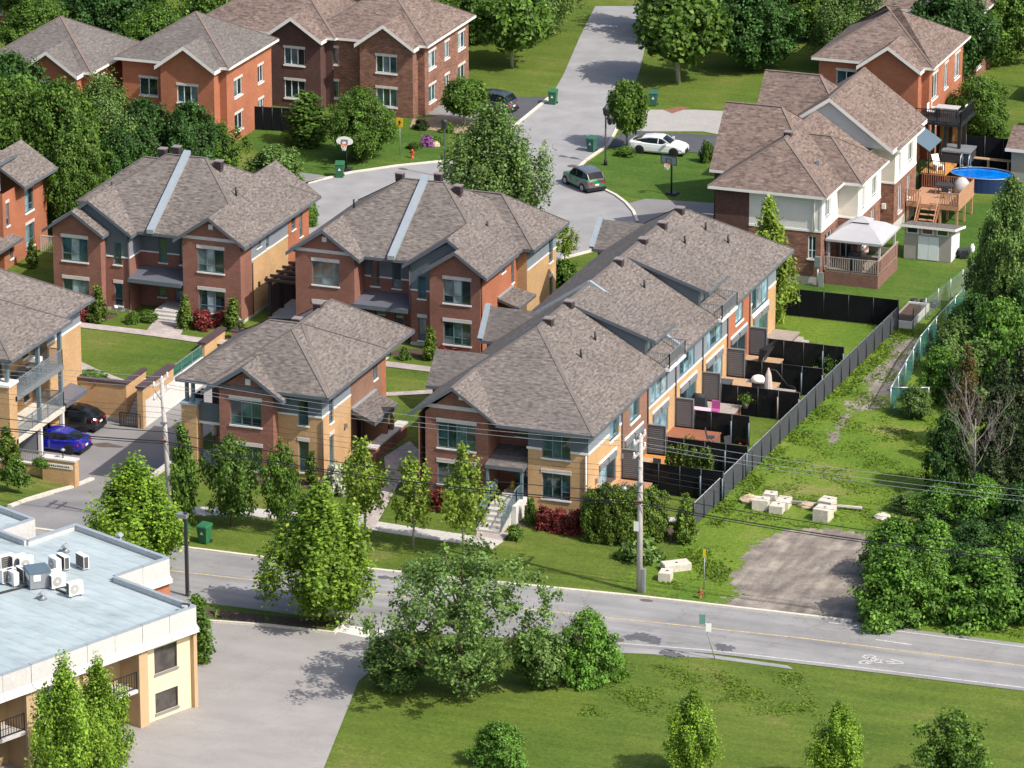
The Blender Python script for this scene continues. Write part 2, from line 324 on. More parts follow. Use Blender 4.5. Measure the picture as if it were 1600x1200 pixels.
# ------------------------------------------------------------------ mesh helpers
class MB:
    """collects polygons (and face material numbers); build() links them as one mesh object"""
    def __init__(s): s.v = []; s.f = []; s.sm = []
    def poly(s, pts, smooth=False):
        i = len(s.v); s.v.extend([tuple(p) for p in pts]); s.f.append(tuple(range(i, i+len(pts)))); s.sm.append(smooth); return s
    def box(s, x0, x1, y0, y1, z0, z1):
        return s.hexa([(x0, y0, z0), (x1, y0, z0), (x1, y1, z0), (x0, y1, z0), (x0, y0, z1), (x1, y0, z1), (x1, y1, z1), (x0, y1, z1)])
    def hexa(s, p):
        i = len(s.v); s.v.extend([tuple(q) for q in p])
        for f in ((3, 2, 1, 0), (4, 5, 6, 7), (0, 1, 5, 4), (1, 2, 6, 5), (2, 3, 7, 6), (3, 0, 4, 7)):
            s.f.append(tuple(i+k for k in f)); s.sm.append(False)
        return s
    def beam(s, a, b, w, h, up=(0, 0, 1)):
        a = Vector(a); b = Vector(b); d = (b-a).normalized(); u = Vector(up)
        r = d.cross(u)
        if r.length < 1e-4: r = d.cross(Vector((0, 1, 0)))
        r.normalize(); u = r.cross(d).normalized(); r = r*(w/2); u = u*(h/2)
        return s.hexa([a-r-u, a+r-u, b+r-u, b-r-u, a-r+u, a+r+u, b+r+u, b-r+u])
    def tube(s, pts, rad, n=6, cap=True, smooth=True):
        pts = [Vector(p) for p in pts]
        if not isinstance(rad, (list, tuple)): rad = [rad]*len(pts)
        base = len(s.v); prev = None
        for k, p in enumerate(pts):
            d = (pts[min(k+1, len(pts)-1)] - pts[max(k-1, 0)]).normalized()
            if prev is None:
                r = d.cross(Vector((0.31, 0.95, 0.05)))
                if r.length < 1e-3: r = d.cross(Vector((1, 0, 0)))
            else: r = prev - d*prev.dot(d)
            r.normalize(); prev = r; q = d.cross(r)
            for j in range(n):
                a = 2*math.pi*j/n; s.v.append(tuple(p + (r*math.cos(a)+q*math.sin(a))*rad[k]))
        for k in range(len(pts)-1):
            for j in range(n):
                a = base+k*n+j; b = base+k*n+(j+1) % n
                s.f.append((a, b, b+n, a+n)); s.sm.append(smooth)
        if cap:
            s.f.append(tuple(base+j for j in range(n-1, -1, -1))); s.sm.append(False)
            e = base+(len(pts)-1)*n; s.f.append(tuple(e+j for j in range(n))); s.sm.append(False)
        return s
    def lathe(s, prof, c=(0, 0, 0), n=12, smooth=True):
        return s.tube([(c[0], c[1], c[2]+z) for r, z in prof], [max(r, 1e-3) for r, z in prof], n, True, smooth)
    def prism(s, poly, z0, z1):
        n = len(poly)
        s.poly([(x, y, z1) for x, y in poly]); s.poly([(x, y, z0) for x, y in reversed(poly)])
        for i in range(n):
            a = poly[i]; b = poly[(i+1) % n]
            s.poly([(a[0], a[1], z0), (b[0], b[1], z0), (b[0], b[1], z1), (a[0], a[1], z1)])
        return s
    def sheet(s, poly, z): return s.poly([(p[0], p[1], z) for p in poly])
    def ribbon(s, line, wd, z0, z1, closed=False):
        """a strip of width wd along a line, with sides when z1 > z0"""
        L = [Vector((p[0], p[1])) for p in line]; n = len(L); le = []; ri = []
        for i in range(n):
            d0 = (L[i]-L[i-1]).normalized() if i > 0 else (L[1]-L[0]).normalized()
            d1 = (L[i+1]-L[i]).normalized() if i < n-1 else d0
            d = (d0+d1).normalized(); k = 1/max(0.5, d.dot(d1)); nn = Vector((-d.y, d.x))*(wd/2*k)
            le.append(L[i]+nn); ri.append(L[i]-nn)
        for i in range(n-1):
            a, b, c, d = ri[i], ri[i+1], le[i+1], le[i]
            s.poly([(a.x, a.y, z1), (b.x, b.y, z1), (c.x, c.y, z1), (d.x, d.y, z1)])
            if z1 > z0:
                s.poly([(a.x, a.y, z0), (b.x, b.y, z0), (b.x, b.y, z1), (a.x, a.y, z1)])
                s.poly([(c.x, c.y, z0), (d.x, d.y, z0), (d.x, d.y, z1), (c.x, c.y, z1)])
        return s
    def mesh(s, name, mat, off=(0, 0, 0)):
        me = bpy.data.meshes.new(name)
        ox, oy, oz = off
        V = [(x-ox, y-oy, z-oz) for x, y, z in s.v]
        me.from_pydata(V, [], s.f); uvl = me.uv_layers.new(name='UVMap').data
        k = 0
        for fi, f in enumerate(s.f):
            p = [Vector(s.v[i]) for i in f]
            nrm = Vector((0, 0, 0))
            for i in range(len(p)):
                a = p[i]; b = p[(i+1) % len(p)]
                nrm += Vector(((a.y-b.y)*(a.z+b.z), (a.z-b.z)*(a.x+b.x), (a.x-b.x)*(a.y+b.y)))
            if nrm.length < 1e-12: nrm = Vector((0, 0, 1))
            nrm.normalize()
            if nrm.z < -0.01: nrm = -nrm
            u = Vector((0, 0, 1)).cross(nrm)
            if u.length < 0.05: u = Vector((1, 0, 0)); vv = Vector((0, 1, 0))
            else: u.normalize(); vv = nrm.cross(u)
            for q in p: uvl[k].uv = (q.dot(u), q.dot(vv)); k += 1
        if any(s.sm): me.polygons.foreach_set('use_smooth', s.sm)
        if mat: me.materials.append(M[mat])
        me.update(); return me
def link(o): SC.collection.objects.link(o); return o
class Thing:
    """a top-level thing: an Empty at its base with its parts below it"""
    def __init__(s, name, label, cat, loc=(0, 0, 0), rotz=0.0, world=False, group=None):
        o = bpy.data.objects.new(name, None); o.empty_display_size = 0.3; link(o)
        o.location = loc; o.rotation_euler = (0, 0, rotz); o['label'] = label; o['category'] = cat
        if group: o['group'] = group
        s.o = o; s.off = tuple(loc) if world else (0, 0, 0)
    def add(s, name, mb, mat, parent=None, kind=None, label=None):
        o = bpy.data.objects.new(name, mb.mesh(name, mat, s.off)); link(o); o.parent = parent or s.o
        if kind: o['kind'] = kind
        if label: o['label'] = label
        return o
    def put(s, name, mesh, loc=(0, 0, 0), rot=(0, 0, 0), parent=None):
        o = bpy.data.objects.new(name, mesh); link(o); o.parent = parent or s.o
        o.location = (loc[0]-s.off[0], loc[1]-s.off[1], loc[2]-s.off[2]); o.rotation_euler = rot; return o
def single(name, label, cat, mb, mat, loc=(0, 0, 0), world=True, group=None, kind=None, rotz=0):
    o = bpy.data.objects.new(name, mb.mesh(name, mat, loc if world else (0, 0, 0))); link(o); o.location = loc; o.rotation_euler = (0, 0, rotz)
    if label: o['label'] = label
    if cat: o['category'] = cat
    if group: o['group'] = group
    if kind: o['kind'] = kind
    return o
def ground_piece(name, mb, mat): return single(name, None, None, mb, mat, world=False, kind='structure')
def copy_tree(o, parent=None, loc=None, rotz=None, label=None, scale=None):
    c = o.copy(); link(c); c.parent = parent
    if loc is not None: c.location = loc
    if rotz is not None: c.rotation_euler = (0, 0, rotz)
    if label: c['label'] = label
    if scale: c.scale = scale
    for ch in list(o.children): copy_tree(ch, c)
    return c
# ------------------------------------------------------------------ walls, windows, roofs
# a face is (axis of its normal, coordinate, sign of the normal); u runs along the other horizontal axis
def fp(F, u, z, d=0.0):
    a, c, sg = F
    return (u, c+sg*d, z) if a == 'y' else (c+sg*d, u, z)
def fbox(mb, F, u0, u1, z0, z1, d0, d1):
    return mb.hexa([fp(F, u0, z0, d0), fp(F, u1, z0, d0), fp(F, u1, z0, d1), fp(F, u0, z0, d1), fp(F, u0, z1, d0), fp(F, u1, z1, d0), fp(F, u1, z1, d1), fp(F, u0, z1, d1)])
def panel(mb, F, u0, u1, z0, z1, holes=(), depth=0.14):
    H = [(max(u0, a), min(u1, b), max(z0, c), min(z1, d), a, b, c, d) for a, b, c, d in holes if a < u1 and b > u0 and c < z1 and d > z0]
    us = sorted({u0, u1, *[h[0] for h in H], *[h[1] for h in H]}); zs = sorted({z0, z1, *[h[2] for h in H], *[h[3] for h in H]})
    for i in range(len(us)-1):
        for j in range(len(zs)-1):
            cu, cz = (us[i]+us[i+1])/2, (zs[j]+zs[j+1])/2
            if any(h[0] < cu < h[1] and h[2] < cz < h[3] for h in H): continue
            mb.poly([fp(F, us[i], zs[j]), fp(F, us[i+1], zs[j]), fp(F, us[i+1], zs[j+1]), fp(F, us[i], zs[j+1])])
    for h in H:
        for u in (h[0], h[1]):
            if u in (h[4], h[5]): mb.poly([fp(F, u, h[2]), fp(F, u, h[3]), fp(F, u, h[3], -depth), fp(F, u, h[2], -depth)])
        for z in (h[2], h[3]):
            if z in (h[6], h[7]): mb.poly([fp(F, h[0], z), fp(F, h[1], z), fp(F, h[1], z, -depth), fp(F, h[0], z, -depth)])
class House(Thing):
    def __init__(s, *a, **k):
        super().__init__(*a, world=True, **k); s.w = {}
    def wall(s, mat, F, u0, u1, z0, z1, holes=()):
        panel(s.w.setdefault(mat, MB()), F, u0, u1, z0, z1, holes)
    def tri(s, mat, F, pts): s.w.setdefault(mat, MB()).poly([fp(F, u, z) for u, z in pts])
    def trim(s, mat, F, u0, u1, z0, z1, d0=0.0, d1=0.04): fbox(s.w.setdefault(mat, MB()), F, u0, u1, z0, z1, d0, d1)
    def done(s):
        nm = {'white_trim': 'trim', 'stone': 'stone_band', 'metal_cap': 'flashing', 'fascia': 'soffit_board'}
        for m, mb in s.w.items():
            n = nm.get(m) or ('siding' if 'siding' in m else 'brick_wall' if 'brick' in m else 'foundation' if 'concrete' in m else 'wall')
            s.add(n, mb, m)
    def window(s, F, u0, u1, z0, z1, split=(0.33, 0.67), transom=0.3, lintel=0.0, sill=0.0, pale=(), frame='frame', d=0.06, name='window', glass=('glass_dark', 'glass_teal'), palemat='glass_pale', lm='stone', sm='white_trim', tcols=None):
        mb = MB(); b = 0.055; fd0, fd1 = -0.13, -0.13+d
        fbox(mb, F, u0, u1, z0, z0+b, fd0, fd1); fbox(mb, F, u0, u1, z1-b, z1, fd0, fd1)
        fbox(mb, F, u0, u0+b, z0+b, z1-b, fd0, fd1); fbox(mb, F, u1-b, u1, z0+b, z1-b, fd0, fd1)
        cuts = [u0+b] + [u0+(u1-u0)*k for k in split] + [u1-b]
        for c in cuts[1:-1]: fbox(mb, F, c-b*0.6, c+b*0.6, z0+b, z1-b, fd0, fd1+0.003)
        zt = z0+(z1-z0)*transom if transom else None
        if zt:
            for i in range(len(cuts)-1):
                if tcols is None or i in tcols: fbox(mb, F, cuts[i], cuts[i+1], zt-0.025, zt+0.025, fd0, fd1-0.004)
        win = s.add(name, mb, frame)
        for i in range(len(cuts)-1):
            segs = [(z0+b, z1-b)]
            if zt and (tcols is None or i in tcols): segs = [(z0+b, zt-0.025), (zt+0.025, z1-b)]
            for za, zb in segs:
                p = MB(); p.poly([fp(F, cuts[i], za, -0.1), fp(F, cuts[i+1], za, -0.1), fp(F, cuts[i+1], zb, -0.1), fp(F, cuts[i], zb, -0.1)])
                s.add('pane', p, palemat if i in pale else (random.choice(glass) if random.random() > .1 else 'glass_curtain'), win)
        if lintel:
            p = MB(); fbox(p, F, u0-0.06, u1+0.06, z1, z1+lintel, -0.1, 0.035); s.add('lintel', p, lm, win)
        if sill:
            p = MB(); fbox(p, F, u0-0.06, u1+0.06, z0-sill, z0, -0.12, 0.07); s.add('sill', p, sm, win)
        return win
    def roof(s, polys, t=0.2, mat='shingle', fmat='fascia', name='roof', cap=True):
        top = MB(); fa = MB(); edges = {}
        key = lambda p: tuple(round(c, 3) for c in p)
        for P in polys:
            top.poly([(x, y, z+0.012) for x, y, z in P]); fa.poly([(x, y, z-t) for x, y, z in P])
            for i in range(len(P)):
                a, b = key(P[i]), key(P[(i+1) % len(P)]); e = (min(a, b), max(a, b)); edges[e] = edges.get(e, 0)+1
        for (a, b), n in edges.items():
            if n == 1: fa.poly([(a[0], a[1], a[2]-t), (b[0], b[1], b[2]-t), (b[0], b[1], b[2]+0.012), (a[0], a[1], a[2]+0.012)])
        r = s.add(name, top, mat); s.add('fascia', fa, fmat, r)
        if cap:
            cm = MB()
            for (a, b), n in edges.items():
                if n == 2: cm.beam((a[0], a[1], a[2]+0.012), (b[0], b[1], b[2]+0.012), 0.22, 0.012)
            if cm.v: s.add('ridge_cap', cm, 'ridge' if mat == 'shingle' else 'ridge_brown', r)
        return r
def hip(x0, x1, y0, y1, ze, sl, axis, set0=None, set1=None):
    """roof polygons over a rectangle: ridge along axis, half-span rise sl, set0/set1 = how far the hips run (0 = gable)"""
    if axis == 'x':
        ym = (y0+y1)/2; zr = ze+sl*(y1-y0)/2; h = (y1-y0)/2
        a = x0+(h if set0 is None else set0); b = x1-(h if set1 is None else set1)
        A, B = (a, ym, zr), (b, ym, zr)
        P = [[(x0, y0, ze), (x1, y0, ze), B, A], [(x1, y1, ze), (x0, y1, ze), A, B]]
        if set0 != 0: P.append([(x0, y1, ze), (x0, y0, ze), A])
        if set1 != 0: P.append([(x1, y0, ze), (x1, y1, ze), B])
    else:
        xm = (x0+x1)/2; zr = ze+sl*(x1-x0)/2; h = (x1-x0)/2
        a = y0+(h if set0 is None else set0); b = y1-(h if set1 is None else set1)
        A, B = (xm, a, zr), (xm, b, zr)
        P = [[(x1, y0, ze), (x1, y1, ze), B, A], [(x0, y1, ze), (x0, y0, ze), A, B]]
        if set0 != 0: P.append([(x0, y0, ze), (x1, y0, ze), A])
        if set1 != 0: P.append([(x1, y1, ze), (x0, y1, ze), B])
    return P
def roof_bits(h, roof, vents, pipes):
    for (x, y, z) in vents:
        mb = MB(); mb.hexa([(x-.22, y-.22, z-.4), (x+.22, y-.22, z-.4), (x+.22, y+.22, z-.4), (x-.22, y+.22, z-.4), (x-.27, y-.27, z+.48), (x+.27, y-.27, z+.48), (x+.27, y+.27, z+.48), (x-.27, y+.27, z+.48)])
        v = h.add('roof_vent', mb, 'vent_brown', roof)
        c = MB(); c.box(x-.3, x+.3, y-.3, y+.3, z+.48, z+.54)
        h.add('vent_cap', c, 'vent_top', roof); c = MB()
        for i in range(3): c.box(x-.285, x+.285, y-.285, y+.285, z+.02+.15*i, z+.05+.15*i)
        h.add('vent_louvre', c, 'black_metal', roof)
    for (x, y, z) in pipes:
        mb = MB(); mb.tube([(x, y, z-.3), (x, y, z+.55)], 0.075, 8); h.add('vent_pipe', mb, 'black_metal', roof)
def rail(th, pts, z0, h, mat, step=0.13, post=1.8, name='railing', th_=0.03, glass=None):
    """a railing along points: rails and posts one part, balusters one part"""
    a = MB(); bl = MB()
    for i in range(len(pts)-1):
        p, q = Vector(pts[i]), Vector(pts[i+1]); L = (q-p).length; n = max(1, round(L/post))
        zz = lambda v, e: (v.x, v.y, v.z+z0+e)
        a.beam(zz(p, h), zz(q, h), 0.06, 0.05); a.beam(zz(p, 0.1), zz(q, 0.1), 0.04, 0.04)
        for k in range(n+1):
            v = p.lerp(q, k/n); a.beam(zz(v, 0), zz(v, h+0.02), 0.06, 0.06, (0, 1, 0))
        m = int(L/step)
        if not glass:
            for k in range(1, m):
                v = p.lerp(q, k/m); bl.beam(zz(v, 0.1), zz(v, h), th_, th_, (0, 1, 0))
        else: bl.poly([zz(p, 0.12), zz(q, 0.12), zz(q, h-0.03), zz(p, h-0.03)])
    r = th.add(name, a, mat)
    if bl.v: th.add('balusters' if not glass else 'infill_panel', bl, glass or mat, r)
    return r
# ------------------------------------------------------------------ foliage
def leaf_mesh(name, C, Nn, S, mat, rng, asp=0.62):
    n = len(C); Nn = Nn/np.maximum(np.linalg.norm(Nn, axis=1, keepdims=True), 1e-6)
    r = rng.normal(size=(n, 3)); t = np.cross(Nn, r); t /= np.maximum(np.linalg.norm(t, axis=1, keepdims=True), 1e-6)
    b = np.cross(Nn, t); S = S[:, None]
    V = np.empty((n, 4, 3)); V[:, 0] = C-t*S; V[:, 1] = C-b*S*asp; V[:, 2] = C+t*S; V[:, 3] = C+b*S*asp
    V[:, (0, 2)] -= (Nn*S*0.22)[:, None]
    me = bpy.data.meshes.new(name)
    me.vertices.add(4*n); me.vertices.foreach_set('co', V.reshape(-1).astype(np.float32))
    me.loops.add(4*n); me.loops.foreach_set('vertex_index', np.arange(4*n, dtype=np.int32))
    me.polygons.add(n); me.polygons.foreach_set('loop_start', np.arange(0, 4*n, 4, dtype=np.int32))
    me.materials.append(M[mat]); me.update(); return me
def crown_pts(rng, prof, H, R, nclump, nleaf, cr, leaf, stretch=1.0, outer=0.5, lobes=0.25, up=0.5, top=0.0):
    zs = np.array([p[0] for p in prof]); rs = np.array([p[1] for p in prof])
    zz = rng.random(nclump*6); keep = rng.random(nclump*6) < (np.interp(zz, zs, rs)+0.08)
    zz = zz[keep][:nclump]; n = len(zz)
    ang = rng.random(n)*2*np.pi; ph = rng.random(3)*6.28
    lob = 1+lobes*(np.sin(3*ang+ph[0]+zz*4)*0.6+np.sin(5*ang+ph[1]-zz*7)*0.4)
    rho = np.interp(zz, zs, rs)*R*lob*np.power(rng.random(n), outer)
    c = np.stack([rho*np.cos(ang), rho*np.sin(ang), zz*H], 1)
    csz = cr*(0.7+0.6*rng.random(n))
    k = nleaf; off = np.clip(rng.normal(size=(n, k, 3))*.5, -1.05, 1.05)
    off = off*csz[:, None, None]*np.array([1, 1, stretch])
    P = (c[:, None]+off).reshape(-1, 3)
    out = P*np.array([1, 1, 0.6]) - np.array([0, 0, H*0.25])
    out /= np.maximum(np.linalg.norm(out, axis=1, keepdims=True), 1e-6)
    Nn = rng.normal(size=P.shape)*0.55 + out*0.6 + off.reshape(-1, 3)/cr*0.2 + np.array([0, 0, up])
    S = leaf*(0.65+0.7*rng.random(len(P)))
    return P, Nn, S, c
PROF = dict(
    oval=[(0, .35), (.12, .75), (.35, 1), (.6, .95), (.82, .65), (1, .18)],
    flame=[(0, .45), (.15, .9), (.32, 1), (.55, .78), (.78, .42), (.92, .18), (1, .05)],
    round=[(0, .45), (.2, .85), (.45, 1), (.7, .88), (.9, .5), (1, .15)],
    cone=[(0, .85), (.12, 1), (.4, .72), (.7, .38), (1, .03)],
    column=[(0, .75), (.15, 1), (.5, .92), (.75, .6), (.92, .25), (1, .05)],
    dome=[(0, .95), (.25, 1), (.55, .88), (.8, .6), (1, .2)],
    box=[(0, 1), (.8, 1), (.95, .9), (1, .75)],
    spread=[(0, .3), (.2, .7), (.45, 1), (.7, .95), (.88, .65), (1, .25)])
SPECIES = {}
def species(key, prof, H, R, nclump, nleaf, cr, leaf, mat, base=0.0, bark='bark', tr=0.16, limbs=7, seed=1, variants=2, **k):
    SPECIES[key] = []
    for v in range(variants):
        rng = np.random.default_rng(seed*31+v)
        P, Nn, S, c = crown_pts(rng, PROF[prof], H-base, R, nclump, nleaf, cr, leaf, **k)
        P[:, 2] += base; c[:, 2] += base
        cm = leaf_mesh('crown', P, Nn, S, mat, rng)
        tm = None
        if tr:
            mb = MB(); bend = rng.normal(size=2)*0.12
            top = base+(H-base)*0.72
            line = [(0, 0, -0.1), (bend[0]*.4, bend[1]*.4, top*.35), (bend[0], bend[1], top*.7), (bend[0]*.6, bend[1]*.6, top)]
            mb.tube(line, [tr, tr*.8, tr*.5, tr*.2], 8)
            idx = rng.choice(len(c), size=min(limbs, len(c)), replace=False)
            for i in idx:
                q = Vector(c[i]); z = max(base*0.8, q.z-(q.xy.length)*0.75-0.3); z = min(z, top*.9)
                m = Vector((q.x*.45, q.y*.45, z+(q.z-z)*.35))
                mb.tube([(bend[0]*.6, bend[1]*.6, z), m, q], [tr*.45, tr*.3, tr*.12], 5, False)
            tm = mb.mesh('trunk', bark)
        SPECIES[key].append((cm, tm, H, R))
def plant(key, name, label, cat, loc, H=None, R=None, group=None, rot=None, var=None, lean=(0, 0)):
    L = SPECIES[key]; cm, tm, h0, r0 = L[(var if var is not None else random.randrange(len(L))) % len(L)]
    t = Thing(name, label, cat, loc, rot if rot is not None else random.random()*6.28, group=group)
    sz = (H/h0 if H else 1); sx = (R/r0 if R else sz)
    for n, me in (('trunk', tm), ('crown', cm)):
        if me is None: continue
        o = t.put(n, me); o.scale = (sx, sx, sz)
    t.o.rotation_euler.x = lean[0]; t.o.rotation_euler.y = lean[1]
    return t
# ------------------------------------------------------------------ cars (front towards +x, wheels on z = 0)
def car(label, loc, rotz, paintm, L, W, Hh, prof, cab, wheel=0.33, wb=None, rimm='rim', roofm=None, seed=0, plate=True, sills=None, name='parked_car', zg=0.0):
    t = Thing(name, label, 'car', (loc[0], loc[1], zg), rotz); w2 = W/2; wb = wb or L*0.6
    xf, xr = wb/2+L*0.02, -wb/2+L*0.02
    b = MB(); rings = []
    for x, zb, zt, k in prof:
        X = x*L/2; w_ = w2*k
        rings.append([(X, -w_*.90, zb), (X, -w_, zb+.14), (X, -w_*1.0, zb+(zt-zb)*.55), (X, -w_*.97, zt-.09), (X, -w_*.86, zt), (X, 0, zt+.025),
                      (X, w_*.86, zt), (X, w_*.97, zt-.09), (X, w_*1.0, zb+(zt-zb)*.55), (X, w_, zb+.14), (X, w_*.90, zb)])
    for i in range(len(rings)-1):
        A, B = rings[i], rings[i+1]
        for j in range(10): b.poly([A[j], A[j+1], B[j+1], B[j]], True)
        b.poly([A[10], A[0], B[0], B[10]])
    b.poly(rings[0]); b.poly(list(reversed(rings[-1])))
    body = t.add('body', b, paintm)
    g = MB(); rf = MB(); R2 = []
    for x, zb, zt, k0, k1 in cab:
        X = x*L/2; R2.append([(X, -w2*k0, zb), (X, -w2*k1, zt-.05), (X, -w2*(k1-.08), zt), (X, 0, zt+.02), (X, w2*(k1-.08), zt), (X, w2*k1, zt-.05), (X, w2*k0, zb)])
    for i in range(len(R2)-1):
        A, B = R2[i], R2[i+1]
        for j in range(6):
            (g).poly([A[j], A[j+1], B[j+1], B[j]], True)
    t.add('windows', g, 'car_glass')
    # roof skin and pillars sit just outside the glass
    up = lambda p, e=.012: (p[0], p[1]*1.004, p[2]+e)
    for i in range(1, len(R2)-2):
        A, B = R2[i], R2[i+1]
        for j in (1, 2, 3, 4): rf.poly([up(A[j]), up(A[j+1]), up(B[j+1]), up(B[j])], True)
    for i in range(len(R2)-1):
        A, B = R2[i], R2[i+1]
        for s in (1, -1):
            a, c = (A[1], B[1]) if s == 1 else (A[5], B[5])
            rf.beam(up(a, 0), up(c, 0), .06, .06)
    for i in (len(R2)//2,):
        for s in (0, 1):
            a, c = (R2[i][0], R2[i][1]) if s == 0 else (R2[i][6], R2[i][5]); rf.beam(a, c, .07, .05, (1, 0, 0))
    t.add('roof', rf, roofm or paintm)
    for X in (xf, xr):
        for s in (-1, 1):
            m = MB(); m.tube([(X, s*(w2-.20), wheel), (X, s*(w2+.012), wheel)], wheel, 18)
            m.tube([(X, s*(w2-.25), wheel+.02), (X, s*(w2+.004), wheel+.02)], wheel+.055, 18)
            wo = t.add('wheel', m, 'rubber'); m = MB()
            m.tube([(X, s*(w2+.012), wheel), (X, s*(w2+.022), wheel)], wheel*.66, 14)
            for q in range(5):
                an = q*1.2566; m.beam((X, s*(w2+.025), wheel), (X+math.cos(an)*wheel*.62, s*(w2+.025), wheel+math.sin(an)*wheel*.62), .05, .02, (0, 1, 0))
            t.add('rim', m, rimm, wo)
    zf = prof[-1][2]; zr_ = prof[0][2]; x1 = L/2; x0 = -L/2
    for s in (-1, 1):
        m = MB(); m.hexa([(x1-.30, s*w2*.58, zf-.16), (x1-.02, s*w2*.56, zf-.2), (x1-.16, s*w2*.92, zf-.17), (x1-.5, s*w2*.985, zf-.12), (x1-.32, s*w2*.58, zf-.02), (x1-.03, s*w2*.56, zf-.08), (x1-.18, s*w2*.93, zf-.05), (x1-.5, s*w2*.99, zf-.02)])
        t.add('headlight', m, 'lamp_clear')
        m = MB(); m.hexa([(x0+.24, s*w2*.99, zr_-.22), (x0-.02, s*w2*.72, zr_-.24), (x0-.015, s*w2*.4, zr_-.2), (x0+.1, s*w2*.5, zr_-.2), (x0+.28, s*w2*.99, zr_-.06), (x0-.01, s*w2*.74, zr_-.05), (x0-.012, s*w2*.4, zr_-.08), (x0+.1, s*w2*.5, zr_-.08)])
        t.add('taillight', m, 'tail_red')
        m = MB(); xm = cab[-1][0]*L/2-.25; m.box(xm-.09, xm+.09, s*(w2+.1)-.09, s*(w2+.1)+.09, cab[-1][1]+.02, cab[-1][1]+.17); t.add('mirror', m, roofm if roofm and False else paintm)
    m = MB(); m.box(x0-.03, x0+.03, -.17, .17, zr_-.36, zr_-.24); t.add('licence_plate', m, 'sign_white')
    m = MB(); m.hexa([(x1-.12, -w2*.5, .30), (x1+.012, -w2*.45, .30), (x1+.012, w2*.45, .30), (x1-.12, w2*.5, .30), (x1-.12, -w2*.5, zf-.12), (x1+.004, -w2*.42, zf-.14), (x1+.004, w2*.42, zf-.14), (x1-.12, w2*.5, zf-.12)]); t.add('grille', m, 'black_metal')
    m = MB(); m.box(x0-.015, x0+.2, -w2*.93, w2*.93, .2, .38); m.box(x1-.25, x1+.006, -w2*.9, w2*.9, .2, .29); t.add('bumper', m, 'dark_rim')
    return t
SEDAN = dict(prof=[(-1, .42, .86, .80), (-.93, .24, .98, .93), (-.75, .2, 1.0, .99), (-.2, .19, .96, 1), (.35, .19, .95, 1), (.62, .2, .92, .99), (.86, .22, .80, .94), (1, .3, .66, .78)],
             cab=[(-.88, .96, .99, .70, .62), (-.52, .96, 1.27, .88, .66), (-.22, .95, 1.39, .92, .68), (.08, .94, 1.40, .92, .68), (.22, .93, 1.34, .92, .68), (.5, .93, .96, .86, .72)])
SUV = dict(prof=[(-1, .45, .95, .82), (-.94, .3, 1.08, .94), (-.7, .25, 1.1, .99), (-.2, .24, 1.06, 1), (.4, .24, 1.05, 1), (.66, .25, 1.03, .98), (.88, .28, .94, .93), (1, .36, .78, .8)],
           cab=[(-.95, 1.06, 1.12, .84, .74), (-.80, 1.06, 1.52, .88, .72), (-.5, 1.05, 1.64, .92, .74), (-.1, 1.04, 1.68, .93, .74), (.18, 1.04, 1.62, .93, .74), (.48, 1.03, 1.08, .88, .76)])
HATCH = dict(prof=[(-1, .42, .98, .84), (-.93, .26, 1.05, .94), (-.7, .22, 1.04, .99), (-.2, .2, 1.0, 1), (.4, .2, .98, 1), (.66, .22, .94, .98), (.88, .24, .84, .93), (1, .32, .7, .8)],
           cab=[(-.93, 1.0, 1.06, .8, .7), (-.70, 1.0, 1.36, .88, .68), (-.35, 1.0, 1.5, .92, .7), (0, .98, 1.54, .92, .7), (.2, .97, 1.48, .92, .7), (.5, .96, 1.0, .86, .72)])
# ------------------------------------------------------------------ the setting
LOW = -2.2          # the sunken garage court between the two corner buildings
def patch(mb, poly, z, amp, cell=.16, seed=1, bias=0.0):
    """small ground cells inside a worn, irregular outline"""
    rng = np.random.default_rng(seed); P = np.array(poly); x0, y0 = P.min(0)-amp*3; x1, y1 = P.max(0)+amp*3
    X, Y = np.meshgrid(np.arange(x0, x1, cell), np.arange(y0, y1, cell)); q = np.stack([X.ravel()+cell/2, Y.ravel()+cell/2], 1); ins = np.zeros(len(q), bool); dist = np.full(len(q), 1e9)
    for k in range(len(P)):
        a, b = P[k], P[(k+1) % len(P)]; d = b-a; t = np.clip(((q-a)@d)/max(d@d, 1e-9), 0, 1); dist = np.minimum(dist, np.linalg.norm(q-a-t[:, None]*d, axis=1))
        ins ^= ((a[1] > q[:, 1]) != (b[1] > q[:, 1])) & (q[:, 0] < (b[0]-a[0])*(q[:, 1]-a[1])/(b[1]-a[1]+1e-12)+a[0])
    sd = np.where(ins, dist, -dist)+bias; n = 0
    for f, w in ((.9, .9), (2.1, .7), (4.3, .5), (8.0, .35)):
        a = rng.random(4)*6.28; n = n+w*(np.sin(q[:, 0]*f+a[0]+1.5*np.sin(q[:, 1]*f*.7+a[1]))*np.sin(q[:, 1]*f*1.1+a[2]+1.3*np.sin(q[:, 0]*f*.6+a[3])))
    for x, y in q[sd+amp*(n+rng.normal(size=len(q))*.3) > 0]: h_ = cell/2; mb.poly([(x-h_, y-h_, z), (x+h_, y-h_, z), (x+h_, y+h_, z), (x-h_, y+h_, z)])
mb = MB()
for x0, x1, y0, y1 in ((-1500, 1500, -200, 246), (-1500, -136.5, 246, 268.3), (-118.2, 1500, 246, 268.3), (-1500, -126.95, 269.3, 282), (-1500, -136.5, 268.3, 269.3), (-126.95, -125.5, 272.3, 282), (-113, 1500, 268.3, 282), (-1500, 1500, 282, 2500)):
    mb.poly([(x0, y0, 0), (x1, y0, 0), (x1, y1, 0), (x0, y1, 0)])
ground_piece('ground', mb, 'lawn')
mb = MB()   # driveway: street level, ramp, low court
ys = [(242.9, .02), (246, .0), (249, -.5), (252, -1.1), (255, -1.75), (258, LOW), (269.4, LOW)]
